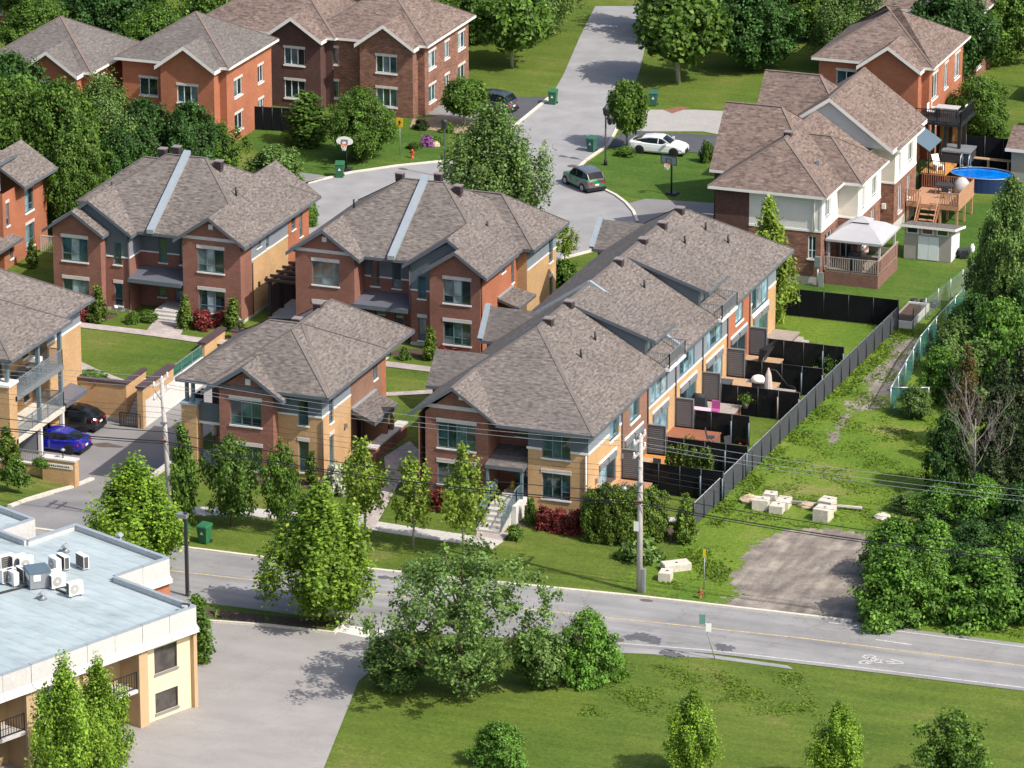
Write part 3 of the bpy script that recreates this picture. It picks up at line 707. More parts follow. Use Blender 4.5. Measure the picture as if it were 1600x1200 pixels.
for (ya, za), (yb, zb) in zip(ys, ys[1:]):
    xl = lambda y: -124.4 if y < 246.5 else (-123.9 if y < 254 else -136.4)
    mb.poly([(xl(ya) if ya < 254 else -136.4, ya, za), (-118.0, ya, za), (-118.0, yb, zb), (xl(yb) if ya < 254 else -136.4, yb, zb)])
mb.poly([(-125.6, 269.4, LOW), (-112.9, 269.4, LOW), (-112.9, 282.1, LOW), (-125.6, 282.1, LOW)]); mb.poly([(-118, 268.3, LOW), (-112.9, 268.3, LOW), (-112.9, 269.4, LOW), (-118, 269.4, LOW)])
ground_piece('driveway', mb, 'drive')
mb = MB()   # grass bank left of the ramp
for (ya, za, xa_), (yb, zb, xb_) in (((246, 0, -124.3), (249, -.5, -124.3)), ((249, -.5, -124.3), (252, -1.1, -124.3)), ((252, -1.1, -124.3), (254.9, -1.72, -124.4)), ((254.9, -1.72, -126.25), (256.5, -1.75, -126.3))):
    mb.poly([(-136.5, ya, 0), (xa_, ya, za+.02), (xb_, yb, zb+.02), (-136.5, yb, 0)])
ground_piece('grass_bank', mb, 'lawn')
far = [(-190, 241.6), (-150, 242.3), (-111.7, 243.0), (-106, 243.1), (-94, 243.8), (-82, 244.8), (-69.4, 245.35), (-59, 245.45), (-30, 246.2), (60, 248.5)]
near = [(60, 241.6), (-30, 239.3), (-67, 238.2), (-75.3, 237.8), (-81, 237.0), (-94.5, 234.7), (-106.3, 234.6), (-150, 233.8), (-190, 233.2)]
mb = MB(); mb.sheet(far[::-1] + near[::-1], .03); ground_piece('road', mb, 'road')
yl = [(-190, 237.4), (-150, 238.2), (-109.2, 239.26), (-98.3, 239.85), (-83, 241.05), (-71.5, 241.85), (-58.3, 242.15), (-30, 242.8), (60, 245)]
mb = MB(); mb.ribbon(yl, .13, .034, .034); ground_piece('centre_line', mb, 'line_yellow')
mb = MB(); mb.ribbon([(-70.6, 244.75), (-59, 244.95), (-30, 245.7), (20, 247)], .1, .034, .034); mb.ribbon([(-81.3, 237.4), (-75.5, 238.25), (-67, 238.65), (-30, 239.8), (20, 241)], .1, .034, .034)
mb.ribbon([G2(1368, 1000), G2(1424, 1008)], .12, .034, .034); ground_piece('edge_line', mb, 'line_white')
def flat_marks(pts_list, z=.038, wd=.09):
    m = MB()
    for p in pts_list: m.ribbon([G2(*q) for q in p], wd, z, z)
    return m
bike = [[(1347, 1027), (1353, 1024.5), (1362, 1024.5), (1368, 1027), (1362, 1029.5), (1352, 1029.3), (1347, 1027)], [(1343, 1035), (1350, 1033), (1358, 1034), (1360, 1037), (1352, 1038.5), (1344, 1037.5), (1342, 1035)],
        [(1356, 1027), (1364, 1035), (1352, 1036)], [(1364, 1035), (1371, 1030), (1357, 1030)], [(1371, 1030), (1377, 1036)], [(1366, 1035.5), (1380, 1037)], [(1370, 1033), (1380, 1032)],
        [(1386, 1037.5), (1412, 1038)], [(1391, 1030.5), (1412, 1036.5)], [(1384, 1034), (1398, 1035.5)]]
m_ = flat_marks(bike); ground_piece('bicycle_lane_symbol', m_, 'line_white')
mb = MB(); mb.ribbon(far[1:7], .22, 0, .14); ground_piece('kerb', mb, 'kerb_concrete')
mb = MB()
for (c, rx, ry), sd_ in zip(((G(1005, 998), 1.2, .6), (G(1131, 1012), .6, .5), (G(1052, 1023), .8, .25), (G(418, 937), .8, .35), (G(900, 990), .5, .25), (G(620, 905), .9, .14)), range(6)):
    patch(mb, [(c.x+rx*math.cos(a), c.y+ry*math.sin(a)) for a in [i*.52 for i in range(12)]], .037, .22, .1, 20+sd_)
ground_piece('road_patch', mb, 'tar')
mb = MB(); c = G(169, 696, LOW); mb.poly([(c.x+1.0*math.cos(a)*(1+.22*math.sin(2*a+.6)), c.y+.42*math.sin(a)*(1+.3*math.cos(3*a)), LOW+.006) for a in [i*.35 for i in range(18)]])
mb.poly([(G(1010, 939).x+.42*math.cos(a), G(1010, 939).y+.22*math.sin(a), .037) for a in [i*.4 for i in range(16)]]); mb.poly([(G(968, 1001).x+.3*math.cos(a), G(968, 1001).y+.3*math.sin(a), .037) for a in [i*.4 for i in range(16)]])
mb.poly([(G(894, 260).x+.4*math.cos(a), G(894, 260).y+.4*math.sin(a), .037) for a in [i*.4 for i in range(16)]])
ground_piece('oil_stain', mb, 'stain')
# lay-by, parking lot and planted island in front
mb = MB(); mb.sheet([G2(300, 950), G2(350, 952), G2(520, 974), G2(600, 985), G2(600, 1003), G2(420, 965), G2(318, 945)], .026); ground_piece('pavement', mb, 'light_concrete')
lot = [G2(300, 940), G2(470, 966), G2(590, 992), G2(760, 1000), G2(800, 1010), G2(700, 1040), G2(640, 1120), G2(600, 1300), (-104, 205), (-118, 190), (-118, 226)]
mb = MB(); mb.sheet([(-110, 234.55), (-100, 234.6), G2(600, 985), G2(640, 996), G2(560, 1065), G2(470, 1290), (-101, 180), (-120, 180), (-120, 226)], .022); ground_piece('parking_lot', mb, 'lot')
isl = [G2(316, 944), G2(420, 957), G2(478, 965), G2(546, 966), G2(522, 991), G2(420, 979), G2(318, 972)]
mb = MB(); mb.prism([p for p in reversed(isl)], .02, .1); ground_piece('planting_island', mb, 'lawn')
mb = MB(); mb.ribbon([isl[2], isl[3], isl[4], isl[5], isl[6]], .16, .02, .16); ground_piece('island_kerb', mb, 'kerb_concrete')
mb = MB(); mb.sheet([G2(318, 950, .11), G2(420, 961, .11), G2(515, 972, .11), G2(508, 982, .11), G2(400, 973, .11), G2(318, 964, .11)], .112); ground_piece('mulch_bed', mb, 'mulch')
# sidewalk along the street, path to the door, lawn court paths
def slabs(name, line, wd, z, mat, n):
    """a path of separate slabs with open joints"""
    root = bpy.data.objects.new(name, None); link(root); root['kind'] = 'structure'
    L = [Vector((p[0], p[1])) for p in line]; seg = [(L[i+1]-L[i]).length for i in range(len(L)-1)]; T = sum(seg)
    def at(s):
        for i, q in enumerate(seg):
            if s <= q or i == len(seg)-1: d = (L[i+1]-L[i]).normalized(); return L[i]+d*s, d
            s -= q
    for k in range(n):
        a, d0 = at(T*k/n+.015); b, d1 = at(T*(k+1)/n-.015); n0 = Vector((-d0.y, d0.x))*wd/2; n1 = Vector((-d1.y, d1.x))*wd/2; e = random.uniform(0, .008)
        m = MB(); m.hexa([(*(a-n0), 0), (*(b-n1), 0), (*(b+n1), 0), (*(a+n0), 0), (*(a-n0), z+e), (*(b-n1), z+e), (*(b+n1), z+e), (*(a+n0), z+e)])
        o = bpy.data.objects.new('slab', m.mesh('slab', mat)); link(o); o.parent = root
slabs('sidewalk', [G2(270, 798), G2(400, 802), G2(540, 815), G2(640, 831), G2(745, 846), G2(778, 852)], 1.5, .05, 'concrete', 17)
mb = MB(); mb.sheet([G2(741, 848), G2(769, 860), G2(797, 834), G2(746, 829)], .055); mb.sheet([G2(548, 826), G2(585, 826), G2(604, 792), G2(622, 758), G2(604, 752), G2(572, 790)], .054)
mb.sheet([G2(604, 752), G2(622, 758), G2(665, 715), G2(640, 690), G2(600, 715)], .054)
ground_piece('paver_path', mb, 'pavers')
mb = MB(); P = [G2(122, 508), G2(240, 522), G2(310, 532), G2(420, 541), G2(600, 569), G2(690, 580)]; mb.ribbon(P, 1.05, .05, .05)
mb.sheet([G2(226, 521), G2(282, 524), G2(296, 500), G2(246, 496)], .056); mb.ribbon([G2(118, 568), G2(150, 583), G2(190, 598)], .9, .05, .05)
mb.ribbon([G2(600, 617), G2(640, 615), G2(690, 612)], 0.8, .05, .05); ground_piece('garden_path', mb, 'pavers')
mb = MB(); mb.sheet([G2(418, 498), G2(462, 464), G2(470, 470), G2(470, 500)], .05); ground_piece('side_path', mb, 'concrete')
# court (turning circle) at the back
crt = [(430, 345), (480, 287), (548, 270.5), (620, 260), (700, 252), (752, 236), (806, 196), (860, 152), (880, 118), (905, 60), (930, 10), (1022, 10), (1000, 110), (985, 152), (962, 206), (950, 228), (915, 252), (899, 268), (905, 280), (940, 295), (962, 306), (978, 318), (990, 332), (996, 348), (986, 366), (940, 389), (862, 409), (700, 420), (560, 410), (450, 400)]
mb = MB(); mb.sheet([G2(*p) for p in crt], .03); ground_piece('cul_de_sac', mb, 'court')
mb = MB()
for seg in (crt[1:8], crt[13:24], crt[25:27]):
    mb.ribbon([G2(*p) for p in seg], .24, 0, .13)
mb.ribbon([G2(480, 287), G2(505, 280)], .24, 0, .13); ground_piece('court_kerb', mb, 'kerb_concrete')
mb = MB(); mb.sheet([G2(*p) for p in ((978, 319), (1010, 311), (1130, 319), (1130, 420), (990, 400), (986, 366), (996, 348), (990, 332))], .036); mb.sheet([G2(*p) for p in ((455, 268), (500, 274), (520, 278), (480, 286), (440, 290))], .036)
mb.sheet([G2(*p) for p in ((640, 172), (700, 186), (760, 200), (800, 200), (806, 195), (770, 168), (700, 160), (660, 150))], .036)
ground_piece('side_driveway', mb, 'drive')
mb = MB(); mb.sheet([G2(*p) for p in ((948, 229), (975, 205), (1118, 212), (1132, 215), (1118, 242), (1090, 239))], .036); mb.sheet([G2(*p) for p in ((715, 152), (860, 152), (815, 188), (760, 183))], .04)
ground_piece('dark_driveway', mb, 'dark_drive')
mb = MB(); mb.sheet([G2(*p) for p in ((1012, 172), (1085, 172), (1130, 174), (1130, 212), (1098, 206), (1012, 206), (975, 204), (985, 185))], .038); ground_piece('concrete_apron', mb, 'apron')
mb = MB(); mb.sheet([G2(*p) for p in ((1036, 172), (1064, 167), (1078, 169), (1050, 178))], .044); ground_piece('rubber_mat', mb, 'rust')
mb = MB(); mb.sheet([G2(*p) for p in ((640, 200), (720, 210), (800, 205), (770, 195), (690, 182), (645, 186))], .043); ground_piece('flower_bed', mb, 'soil_tan')
# lush lawns behind, weedy strip and gravel lot at the right
mb = MB(); mb.sheet([(-91.2, 300.6), (-82.1, 300.6), (-81.6, 310), (-78, 332), (-91, 332), (-91.2, 306)], .012); mb.sheet([G2(*p) for p in ((900, 270), (948, 232), (1095, 240), (1110, 244), (1118, 318), (1010, 312), (965, 305), (930, 290))], .012)
mb.sheet([G2(*p) for p in ((372, 205), (460, 190), (640, 185), (700, 205), (700, 250), (560, 268), (480, 285), (430, 262))], .012); ground_piece('back_lawn', mb, 'lush_lawn')
mb = MB(); mb.sheet([(-82.95, 257.9), (-82.0, 300), (-80.5, 312), (-55, 312), (-40, 246.3), (-59, 245.5), (-69, 245.4), (-80, 245), (-81.5, 250)], .014); ground_piece('weedy_strip', mb, 'rough_grass')
mb = MB(); patch(mb, [G2(*p) for p in ((1112, 951), (1150, 930), (1140, 905), (1166, 870), (1190, 845), (1240, 826), (1320, 830), (1362, 840), (1380, 900), (1350, 950), (1345, 978), (1240, 966))], .022, .42, .17, 3, .1)
ground_piece('gravel_lot', mb, 'gravel')
mb = MB(); patch(mb, [G2(*p) for p in ((1336, 640), (1362, 640), (1392, 610), (1406, 575), (1425, 545), (1432, 528), (1408, 532), (1390, 560), (1366, 590), (1350, 615))], .02, .5, .17, 8, .3); patch(mb, [G2(*p) for p in ((1286, 706), (1298, 696), (1318, 660), (1334, 642), (1322, 646), (1302, 676))], .02, .3, .17, 9, .12)
ground_piece('dirt_path', mb, 'gravel')
mb = MB(); mb.sheet([G2(*p) for p in ((965, 1003), (1230, 1040), (1240, 1046), (1120, 1030), (1010, 1022), (962, 1020))], .018); mb.sheet([G2(*p) for p in ((800, 988), (846, 996), (846, 1001), (800, 996))], .05); ground_piece('gravel_shoulder', mb, 'court')
mb = MB()
for P_, sd_ in (([(-139.6, 282.7), (-134.6, 282.8), (-134.6, 284.3), (-139.6, 284.2)], 1), ([(-130.0, 283.4), (-125.2, 283.5), (-125.2, 285.0), (-130.0, 285.0)], 2), ([(-113.0, 282.6), (-107.2, 282.6), (-107.2, 284.2), (-113.0, 284.2)], 3), ([(-93.4, 253.9), (-89.2, 253.8), (-89.2, 255.9), (-93.4, 255.9)], 4), ([(-100.4, 254.4), (-96.0, 254.4), (-96.0, 255.9), (-100.4, 255.9)], 5), ([(-114.6, 254.8), (-107.3, 255.6), (-107.3, 257.3), (-114.6, 256.5)], 6), ([(-107.6, 257.3), (-106.3, 257.3), (-106.3, 261.6), (-107.6, 261.6)], 7), ([(-89.3, 253.9), (-82.6, 254.4), (-82.8, 257), (-89.3, 256.4)], 9)):
    patch(mb, P_, .024, .16, .13, 40+sd_)
ground_piece('planting_bed', mb, 'mulch')
mb = MB(); patch(mb, [(-82.6, 256.8), (-80.2, 258), (-79.6, 246.2), (-81.0, 245.4), (-82.2, 249)], .018, .5, .18, 61, .1); patch(mb, [(-84.5, 246.3), (-81, 246.0), (-81, 250), (-83.5, 251)], .017, .6, .18, 62, -.3); ground_piece('rough_verge', mb, 'rough_grass')
# ------------------------------------------------------------------ semi-detached brick houses (second is the mirror image of the first)
def duplex(cx, m, label, wing, bx):
    h = House('brick_duplex', label, 'house', (cx, 291, 0))
    X = lambda l: cx+m*l
    def span(a, b): p, q = X(a), X(b); return min(p, q), max(p, q)
    def fwin(y, a, b, z0, z1, **k): u0, u1 = span(a, b); return h.window(('y', y, -1), u0, u1, z0, z1, **k)
    yS, yD, yR, yB = 285.05, 284.2, 287.0, 297.4
    xs0, xs1 = span(-7.0, -2.6)            # bay with the single gable
    H1 = (*span(-5.75, -3.75), 3.6, 5.3); H2 = (*span(-5.75, -3.75), .65, 2.27)
    F = ('y', yS, -1)
    h.wall('red_brick', F, xs0, xs1, .25, 5.9, (H1, H2)); h.wall('concrete', F, xs0, xs1, 0, .25)
    ga = X(-4.8); h.tri('red_brick', F, [(xs0, 5.9), (xs1, 5.9), (ga+.0, 7.55)] if m > 0 else [(xs0, 5.9), (xs1, 5.9), (ga, 7.55)])
    h.trim('stone', F, xs0, xs1, 5.93, 6.16)
    h.trim('white_trim', F, ga-.17, ga+.17, 6.75, 7.1, 0, .05)
    pl = [1] if m < 0 else []
    h.window(F, *H1, lintel=.25, sill=.1, pale=pl, split=(.33, .62) if m < 0 else (.36, .7), transom=.31); h.window(F, *H2, lintel=.25, sill=.1, pale=pl, split=(.33, .62), transom=.31)
    # bay with the two stacked gables
    xd0, xd1 = span(3.3, 7.0); F = ('y', yD, -1)
    H1 = (*span(4.3, 6.3), 3.6, 5.3); H2 = (*span(4.3, 6.3), .65, 2.27)
    h.wall('red_brick', F, xd0, xd1, .25, 5.9, (H1, H2)); h.wall('concrete', F, xd0, xd1, 0, .25)
    h.tri('red_brick', F, [(xd0, 5.9), (xd1, 5.9), (X(5.3), 7.28)])
    h.window(F, *H1, lintel=.25, sill=.1, pale=[1], split=(.36, .66), transom=.31, tcols=(0, 1)); h.window(F, *H2, lintel=.25, sill=.1, pale=[1] if m < 0 else [], split=(.36, .66), transom=.31)
    # set-back part beside it: brick below, grey siding above
    xg0, xg1 = span(1.5, 3.3); F = ('y', yS, -1); n0, n1 = span(2.1, 2.72)
    holes = [(n0, n1, 3.42, 5.05), (n0, n1, .4, 2.05)]
    h.wall('red_brick', F, xg0, xg1, .25, 3.95, holes); h.wall('concrete', F, xg0, xg1, 0, .25)
    h.wall('shaded_blue_gray_siding', F, xg0, xg1, 3.95, 5.9, holes)
    h.tri('shaded_blue_gray_siding', F, [(X(1.5), 5.9), (X(7.0), 5.9), (X(4.6), 7.75)])
    for a, b in ((xg0, n0), (n1, xg1)): h.trim('white_trim', F, a, b, 3.95, 4.05)
    h.window(F, *holes[0], split=(), transom=.3, sill=.1); h.window(F, *holes[1], split=(), transom=.3, sill=.1, lintel=.25)
    # recessed entrance
    xr0, xr1 = span(-2.6, 1.5); F = ('y', yR, -1)
    ws = [span(-.55, .1), span(-2.15, -1.5)]; dr = span(-2.0, -1.05); lw = span(-.4, .25)
    holes = [(*ws[0], 3.3, 5.3), (*ws[1], 3.3, 5.3), (*dr, .5, 2.6), (*lw, .75, 2.3)]
    h.wall('red_brick', F, xr0, xr1, 0, 3.95, holes); h.wall('shaded_blue_gray_siding', F, xr0, xr1, 3.95, 5.7, holes)
    us = sorted([xr0, xr1, *ws[0], *ws[1]])
    for a, b in ((us[0], us[1]), (us[2], us[3]), (us[4], us[5])): h.trim('white_trim', F, a, b, 3.95, 4.05)
    for k in (0, 1): h.window(F, *holes[k], split=(), transom=.3, sill=.1)
    h.window(F, *holes[3], split=(), transom=.4, sill=.1)
    h.window(F, *holes[2], split=(), transom=0, name='door', glass=('glass_teal',))
    p = MB(); fbox(p, F, dr[0]-.75, dr[0]-.2, 1.95, 2.15, 0, .04); h.add('number_plate', p, 'sign_white'); p = MB(); fbox(p, F, dr[1]+.15, dr[1]+.6, 1.95, 2.15, 0, .04); h.add('number_plate', p, 'sign_white')
    for l, ya in ((1.5, yS), (-2.6, yS)):
        Fs = ('x', X(l), m if l < 0 else -m)
        h.wall('red_brick', Fs, ya, yR, 0, 3.95 if l > 0 else 5.9)
        if l > 0: h.wall('gray_siding', Fs, ya, yR, 3.95, 5.9); h.trim('white_trim', Fs, ya, yR, 3.95, 4.05)
    Fs = ('x', X(3.3), -m); h.wall('red_brick', Fs, yD, yS, 0, 5.9)
    # canopy over the door, steps
    c0, c1 = xr0+.03, xr1-.03
    mb = MB(); mb.hexa([(c0, yS-.35, 2.42), (c1, yS-.35, 2.42), (c1, yR, 2.62), (c0, yR, 2.62), (c0, yS-.35, 2.62), (c1, yS-.35, 2.62), (c1, yR, 3.0), (c0, yR, 3.0)]); cn = h.add('canopy', mb, 'canopy_metal')
    mb = MB(); mb.box(c0-.02, c1+.02, yS-.42, yS-.352, 2.34, 2.64); h.add('canopy_edge', mb, 'fascia', cn)
    d0, d1 = dr[0]-.6, dr[1]+.6
    for k, (ya, yb, z) in enumerate(((yS-.2, yR-.01, .48), (yS-.6, yS-.2, .32), (yS-1.0, yS-.6, .16))):
        mb = MB(); mb.box(d0-.1*k, d1+.1*k, ya, yb, 0, z); h.add('step', mb, 'concrete')
    # side and back walls
    for l, sg in ((-7.0, -m), (7.0, m)):
        Fs = ('x', X(l), sg); ya = yS if l < 0 else yD
        vis = sg > 0
        if vis and m < 0:
            h.wall('red_brick', Fs, ya, 286.95, .25, 5.85); Hh = [(287.9, 288.7, 4.75, 5.3), (289.6, 290.1, 4.3, 5.4), (294.2, 294.9, 4.3, 5.4), (295.6, 296.2, 3.4, 5.4)]
            h.wall('yellow_brick', Fs, 286.95, 293.5, .25, 4.15, Hh); h.wall('gray_siding', Fs, 286.95, 293.5, 4.15, 5.85, Hh); h.trim('white_trim', Fs, 286.97, 293.5, 4.12, 4.22)
            h.wall('orange_brick', Fs, 293.5, yB, .25, 5.85, Hh); h.wall('concrete', Fs, ya, yB, 0, .25)
            h.window(Fs, *Hh[0], split=(), transom=0, sill=.08, sm='white_trim')
            for k in (1, 2, 3): h.window(Fs, *Hh[k], split=(), transom=.3, sill=.1)
            for y in (288.1, 289.4):
                p = MB(); fbox(p, Fs, y-.06, y+.06, 1.95, 2.3, 0, .14); h.add('wall_light', p, 'dark_metal')
        elif vis:
            Hh = [(288.3, 289.1, 4.75, 5.3), (290.3, 290.8, 3.45, 5.4)]
            h.wall('orange_brick', Fs, ya, 291.4, .25, 5.85, Hh); h.wall('concrete', Fs, ya, 291.4, 0, .25)
            h.window(Fs, *Hh[0], split=(), transom=0, sill=.1); h.window(Fs, *Hh[1], split=(), transom=.3, sill=.1)
            xw = X(7.0)+.75; Fr = ('y', 291.4, -1); h.wall('yellow_brick', Fr, X(7.0), xw, 0, 5.85)
            Fw = ('x', xw, 1); Hw = [(295.9, 296.7, 3.4, 5.3), (295.9, 296.7, .6, 2.3)]
            h.wall('yellow_brick', Fw, 291.4, yB, 0, 4.15, Hw); h.wall('gray_siding', Fw, 291.4, yB, 4.15, 5.85, Hw); h.trim('white_trim', Fw, 291.42, 295.9, 4.12, 4.22); h.trim('white_trim', Fw, 296.7, yB, 4.12, 4.22)
            h.window(Fw, *Hw[0], split=(), sill=.12); h.window(Fw, *Hw[1], split=(), sill=.12, lintel=.25)
            h.wall('yellow_brick', ('y', yB, 1), X(7.0), xw, 0, 5.85)
            # side porch
            g = h.roof([[(X(7.0), 287.5, 3.2), (X(7.0)+1.7, 287.3, 2.75), (X(7.0)+1.7, 290.7, 2.75), (X(7.0), 290.5, 3.2)]], t=.18, mat='shingle', name='porch_roof', cap=False)
            p = MB(); p.beam((X(7.0)+.06, 287.5, 3.26), (X(7.0)+.06, 290.5, 3.26), .16, .1); h.add('flashing', p, 'metal_cap', g)
        else: h.wall('red_brick', Fs, ya, yB, 0, 5.85)
    h.wall('red_brick', ('y', yB, 1), *span(-7.0, 7.0), 0, 5.85)
    # roofs
    e0, e1 = span(-7.6, 7.6)
    R = h.roof(hip(e0, e1, 285.5, 298.2, 5.85, .622, 'x', 6.1, 6.1))
    a0, a1 = span(-7.55, -2.05); R2 = [[(a0, 284.55, 5.78), (a1, 284.55, 5.78), (a1, 284.55, 5.78)]]
    def gable(l0, l1, la, y0, y1, ze, zr, cutl=None):
        p, q, r = X(l0), X(l1), X(la)
        return [[(p, y0, ze), (r, y0, zr), (r, y1, zr), (p, y1, ze)], [(r, y0, zr), (q, y0, ze), (q, y1, ze), (r, y1, zr)]]
    h.roof(gable(-7.55, -2.05, -4.8, 284.6, 289.6, 5.83, 7.72), t=.24, name='gable_roof', cap=False)
    h.roof(gable(1.1, 7.62, 4.4, 284.6, 290.2, 5.8, 8.03), t=.24, name='gable_roof', cap=False)
    zs = lambda l: 5.8+(7.62-l)*(8.03-5.8)/(7.62-4.4)
    li = 5.28; P = [[(X(2.9), 283.75, 5.82), (X(li), 283.75, zs(li)), (X(li), 285.03, zs(li)), (X(2.9), 285.03, 5.82)], [(X(li), 283.75, zs(li)), (X(7.62), 283.75, 5.8), (X(7.62), 284.59, 5.8), (X(li), 284.59, zs(li))]]
    h.roof(P, t=.24, name='gable_roof', cap=False)
    wx = (X(7.0) if m > 0 else X(-7.0))+(1.45 if wing else .62); wl = cx
    if wing: h.roof(hip(wl, wx, 290.95, 298.25, 5.86, .74, 'x', .01, 3.7), name='wing_roof')
    else:
        ex = cx+7.62; h.roof([[(ex, 290.5, 5.84), (ex, 298.3, 5.84), (ex-3.5, 298.3, 8.15), (ex-3.5, 290.5, 8.15)], [(ex-7.0, 298.3, 5.84), (ex-7.0, 290.5, 5.84), (ex-3.5, 290.5, 8.15), (ex-3.5, 298.3, 8.15)]], name='rear_gable_roof', cap=False); h.roof(hip(cx-8.3, cx, 290.95, 298.25, 5.86, .74, 'x', 3.7, .01), name='wing_roof')
    mb = MB(); za = 5.85; sl = .622
    for (ya, yb) in ((285.35, 292.0),):
        mb.hexa([(cx-.26, ya, za+.0), (cx+.26, ya, za+.0), (cx+.26, yb, za+sl*(yb-285.5)), (cx-.26, yb, za+sl*(yb-285.5)), (cx-.26, ya, za+.3), (cx+.26, ya, za+.3), (cx+.26, yb, za+sl*(yb-285.5)+.28), (cx-.26, yb, za+sl*(yb-285.5)+.28)])
    h.add('fire_wall_cap', mb, 'metal_cap', R)
    rz = 5.85+.622*6.35
    roof_bits(h, R, [(X(-2.0) if m > 0 else X(2.0), 292.2, rz-.25), (X(.9), 292.2, rz-.0), (X(2.6) if m > 0 else X(-2.6), 291.6, rz-.55)], [(X(-4.6), 290.0, 7.9), (X(5.2), 290.4, 7.2)])
    for l in (1.52, 3.32):
        p = MB(); p.tube([(X(l), yS-.08, .2), (X(l), yS-.08, 5.7)], .05, 6); h.add('downspout', p, 'vent_brown')
    p = MB(); xx = X(7.0) if m > 0 else X(-7.0); p.tube([(xx+.07, 287.0, .2), (xx+.07, 287.0, 4.0)] if m < 0 else [(xx+.07, 284.3, .2), (xx+.07, 284.3, 5.7)], .05, 6); h.add('downspout', p, 'vent_brown')
    h.done(); return h
duplex(-132.35, -1, 'red brick duplex at the back left with a stacked gable on its left bay', False, 0)
duplex(-114.2, 1, 'red brick duplex in the middle with a stacked gable on its right bay', True, 0)
# ------------------------------------------------------------------ small corner building in front (yellow and red brick)
h = House('corner_apartment_house', 'small two-storey corner house of red and yellow brick with a dark balcony beside the driveway', 'house', (-112, 262, 0))
yB_, yF = 256.6, 257.4
F = ('y', yB_, -1); H = [(-113.75, -111.6, 3.3, 5.0), (-113.75, -111.6, .35, 1.95)]
h.wall('red_brick', F, -114.5, -110.8, -2.2, 5.6, H); h.tri('red_brick', F, [(-114.5, 5.6), (-110.8, 5.6), (-112.65, 6.98)])
h.trim('white_trim', F, -112.65, -112.3, 6.05, 6.45, 0, .05)
for q in H: h.window(F, *q, split=(.36, .68), transom=.34, lintel=.25, sill=.11, pale=())
for q in H:
    mb = MB(); nb = 5
    for k in range(nb): fbox(mb, F, q[0]+.07, q[1]-.07, q[3]-.12-.13*k, q[3]-.06-.13*k, -.125, -.115)
    h.add('blind', mb, 'glass_pale')
h.wall('red_brick', ('x', -110.8, 1), yB_, yF, -2.2, 5.6); h.wall('red_brick', ('x', -114.5, -1), yB_, 260, -2.2, 5.6)
F = ('y', yF, -1); H = [(-109.42, -108.72, 3.5, 5.2), (-109.42, -108.72, .35, 2.42)]
h.wall('yellow_brick', F, -110.8, -107.79, -2.2, 4.12, H); h.wall('shaded_blue_gray_siding', F, -110.8, -107.79, 4.12, 5.85, H)
h.trim('white_trim', F, -110.8, -109.42, 4.1, 4.22); h.trim('white_trim', F, -108.72, -107.74, 4.1, 4.22)
h.window(F, *H[0], split=(), transom=.4, sill=.1); h.window(F, *H[1], split=(), transom=.4, sill=.1, lintel=.25)
F = ('x', -107.79, 1); H = [(258.6, 259.3, 3.35, 4.9), (258.6, 259.3, .3, 2.5), (266.1, 266.8, 3.9, 5.2), (263.2, 264.2, .1, 2.2)]
h.wall('yellow_brick', F, yF, 262.2, -2.2, 4.12, H); h.wall('gray_siding', F, yF, 262.2, 4.12, 5.85, H); h.trim('white_trim', F, yF+.02, 258.6, 4.1, 4.22); h.trim('white_trim', F, 259.3, 262.2, 4.1, 4.22)
h.wall('brown_brick', F, 262.2, 267.5, -2.2, 5.85, H); h.wall('orange_brick', F, 267.5, 268.3, -2.2, 5.85)
h.window(F, *H[0], split=(.5,), transom=0, sill=.12); h.window(F, *H[1], split=(.5,), transom=0, sill=.12, lintel=.25); h.window(F, *H[2], split=(.5,), transom=0, sill=.12); h.window(F, *H[3], split=(), transom=0, name='door', glass=('glass_dark',))
h.wall('orange_brick', ('y', 268.3, 1), -116.5, -107.79, -2.2, 5.85); h.wall('red_brick', ('x', -116.5, -1), 260, 268.3, -2.2, 5.85); h.wall('brown_brick', ('y', 260, -1), -116.5, -114.5, -2.2, 5.85)
R = h.roof(hip(-115.3, -106.92, 256.5, 271.3, 5.86, .68, 'y', 4.15, 4.0)); h.roof(hip(-117.6, -106.95, 256.75, 267.0, 5.85, .56, 'x', 4.4, 4.0), name='balcony_roof')
h.roof([[(-115.55, 256.1, 5.42), (-112.65, 256.1, 7.32), (-112.65, 260.5, 7.32), (-115.55, 260.5, 5.42)], [(-112.65, 256.1, 7.32), (-109.9, 256.1, 5.42), (-109.9, 260, 5.42), (-112.65, 260, 7.32)]], t=.24, name='gable_roof', cap=False)
roof_bits(h, R, [(-111.5, 262.4, 8.35), (-111.3, 265.4, 8.5)], [(-112.6, 262.2, 7.7)])
# porch on the right side
g = h.roof([[(-107.79, 262.2, 3.15), (-105.9, 261.6, 2.72), (-105.9, 265.6, 2.72), (-107.79, 266.3, 3.15)]], t=.28, name='porch_roof', cap=False)
p = MB(); p.beam((-107.7, 262.2, 3.22), (-107.7, 266.3, 3.22), .2, .1); h.add('flashing', p, 'metal_cap', g)
p = MB(); p.box(-106.35, -106.15, 265.3, 265.6, 0, 2.5); p.box(-107.78, -106.2, 264.4, 264.6, 0, 2.5); h.add('porch_wall', p, 'brown_brick')
p = MB(); p.box(-106.5, -105.9, 261.7, 267.2, 0, .85); pw = h.add('planter_wall', p, 'red_brick'); p = MB(); p.box(-106.56, -105.84, 261.64, 267.26, .85, .97); h.add('wall_cap', p, 'stone', pw)
p = MB(); p.tube([(-107.72, yF-.08, .1), (-107.72, yF-.08, 4.0)], .05, 6); h.add('downspout', p, 'vent_brown')
p = MB(); p.box(-107.78, -107.6, 261.0, 261.2, 2.3, 2.6); h.add('wall_light', p, 'gray_metal')
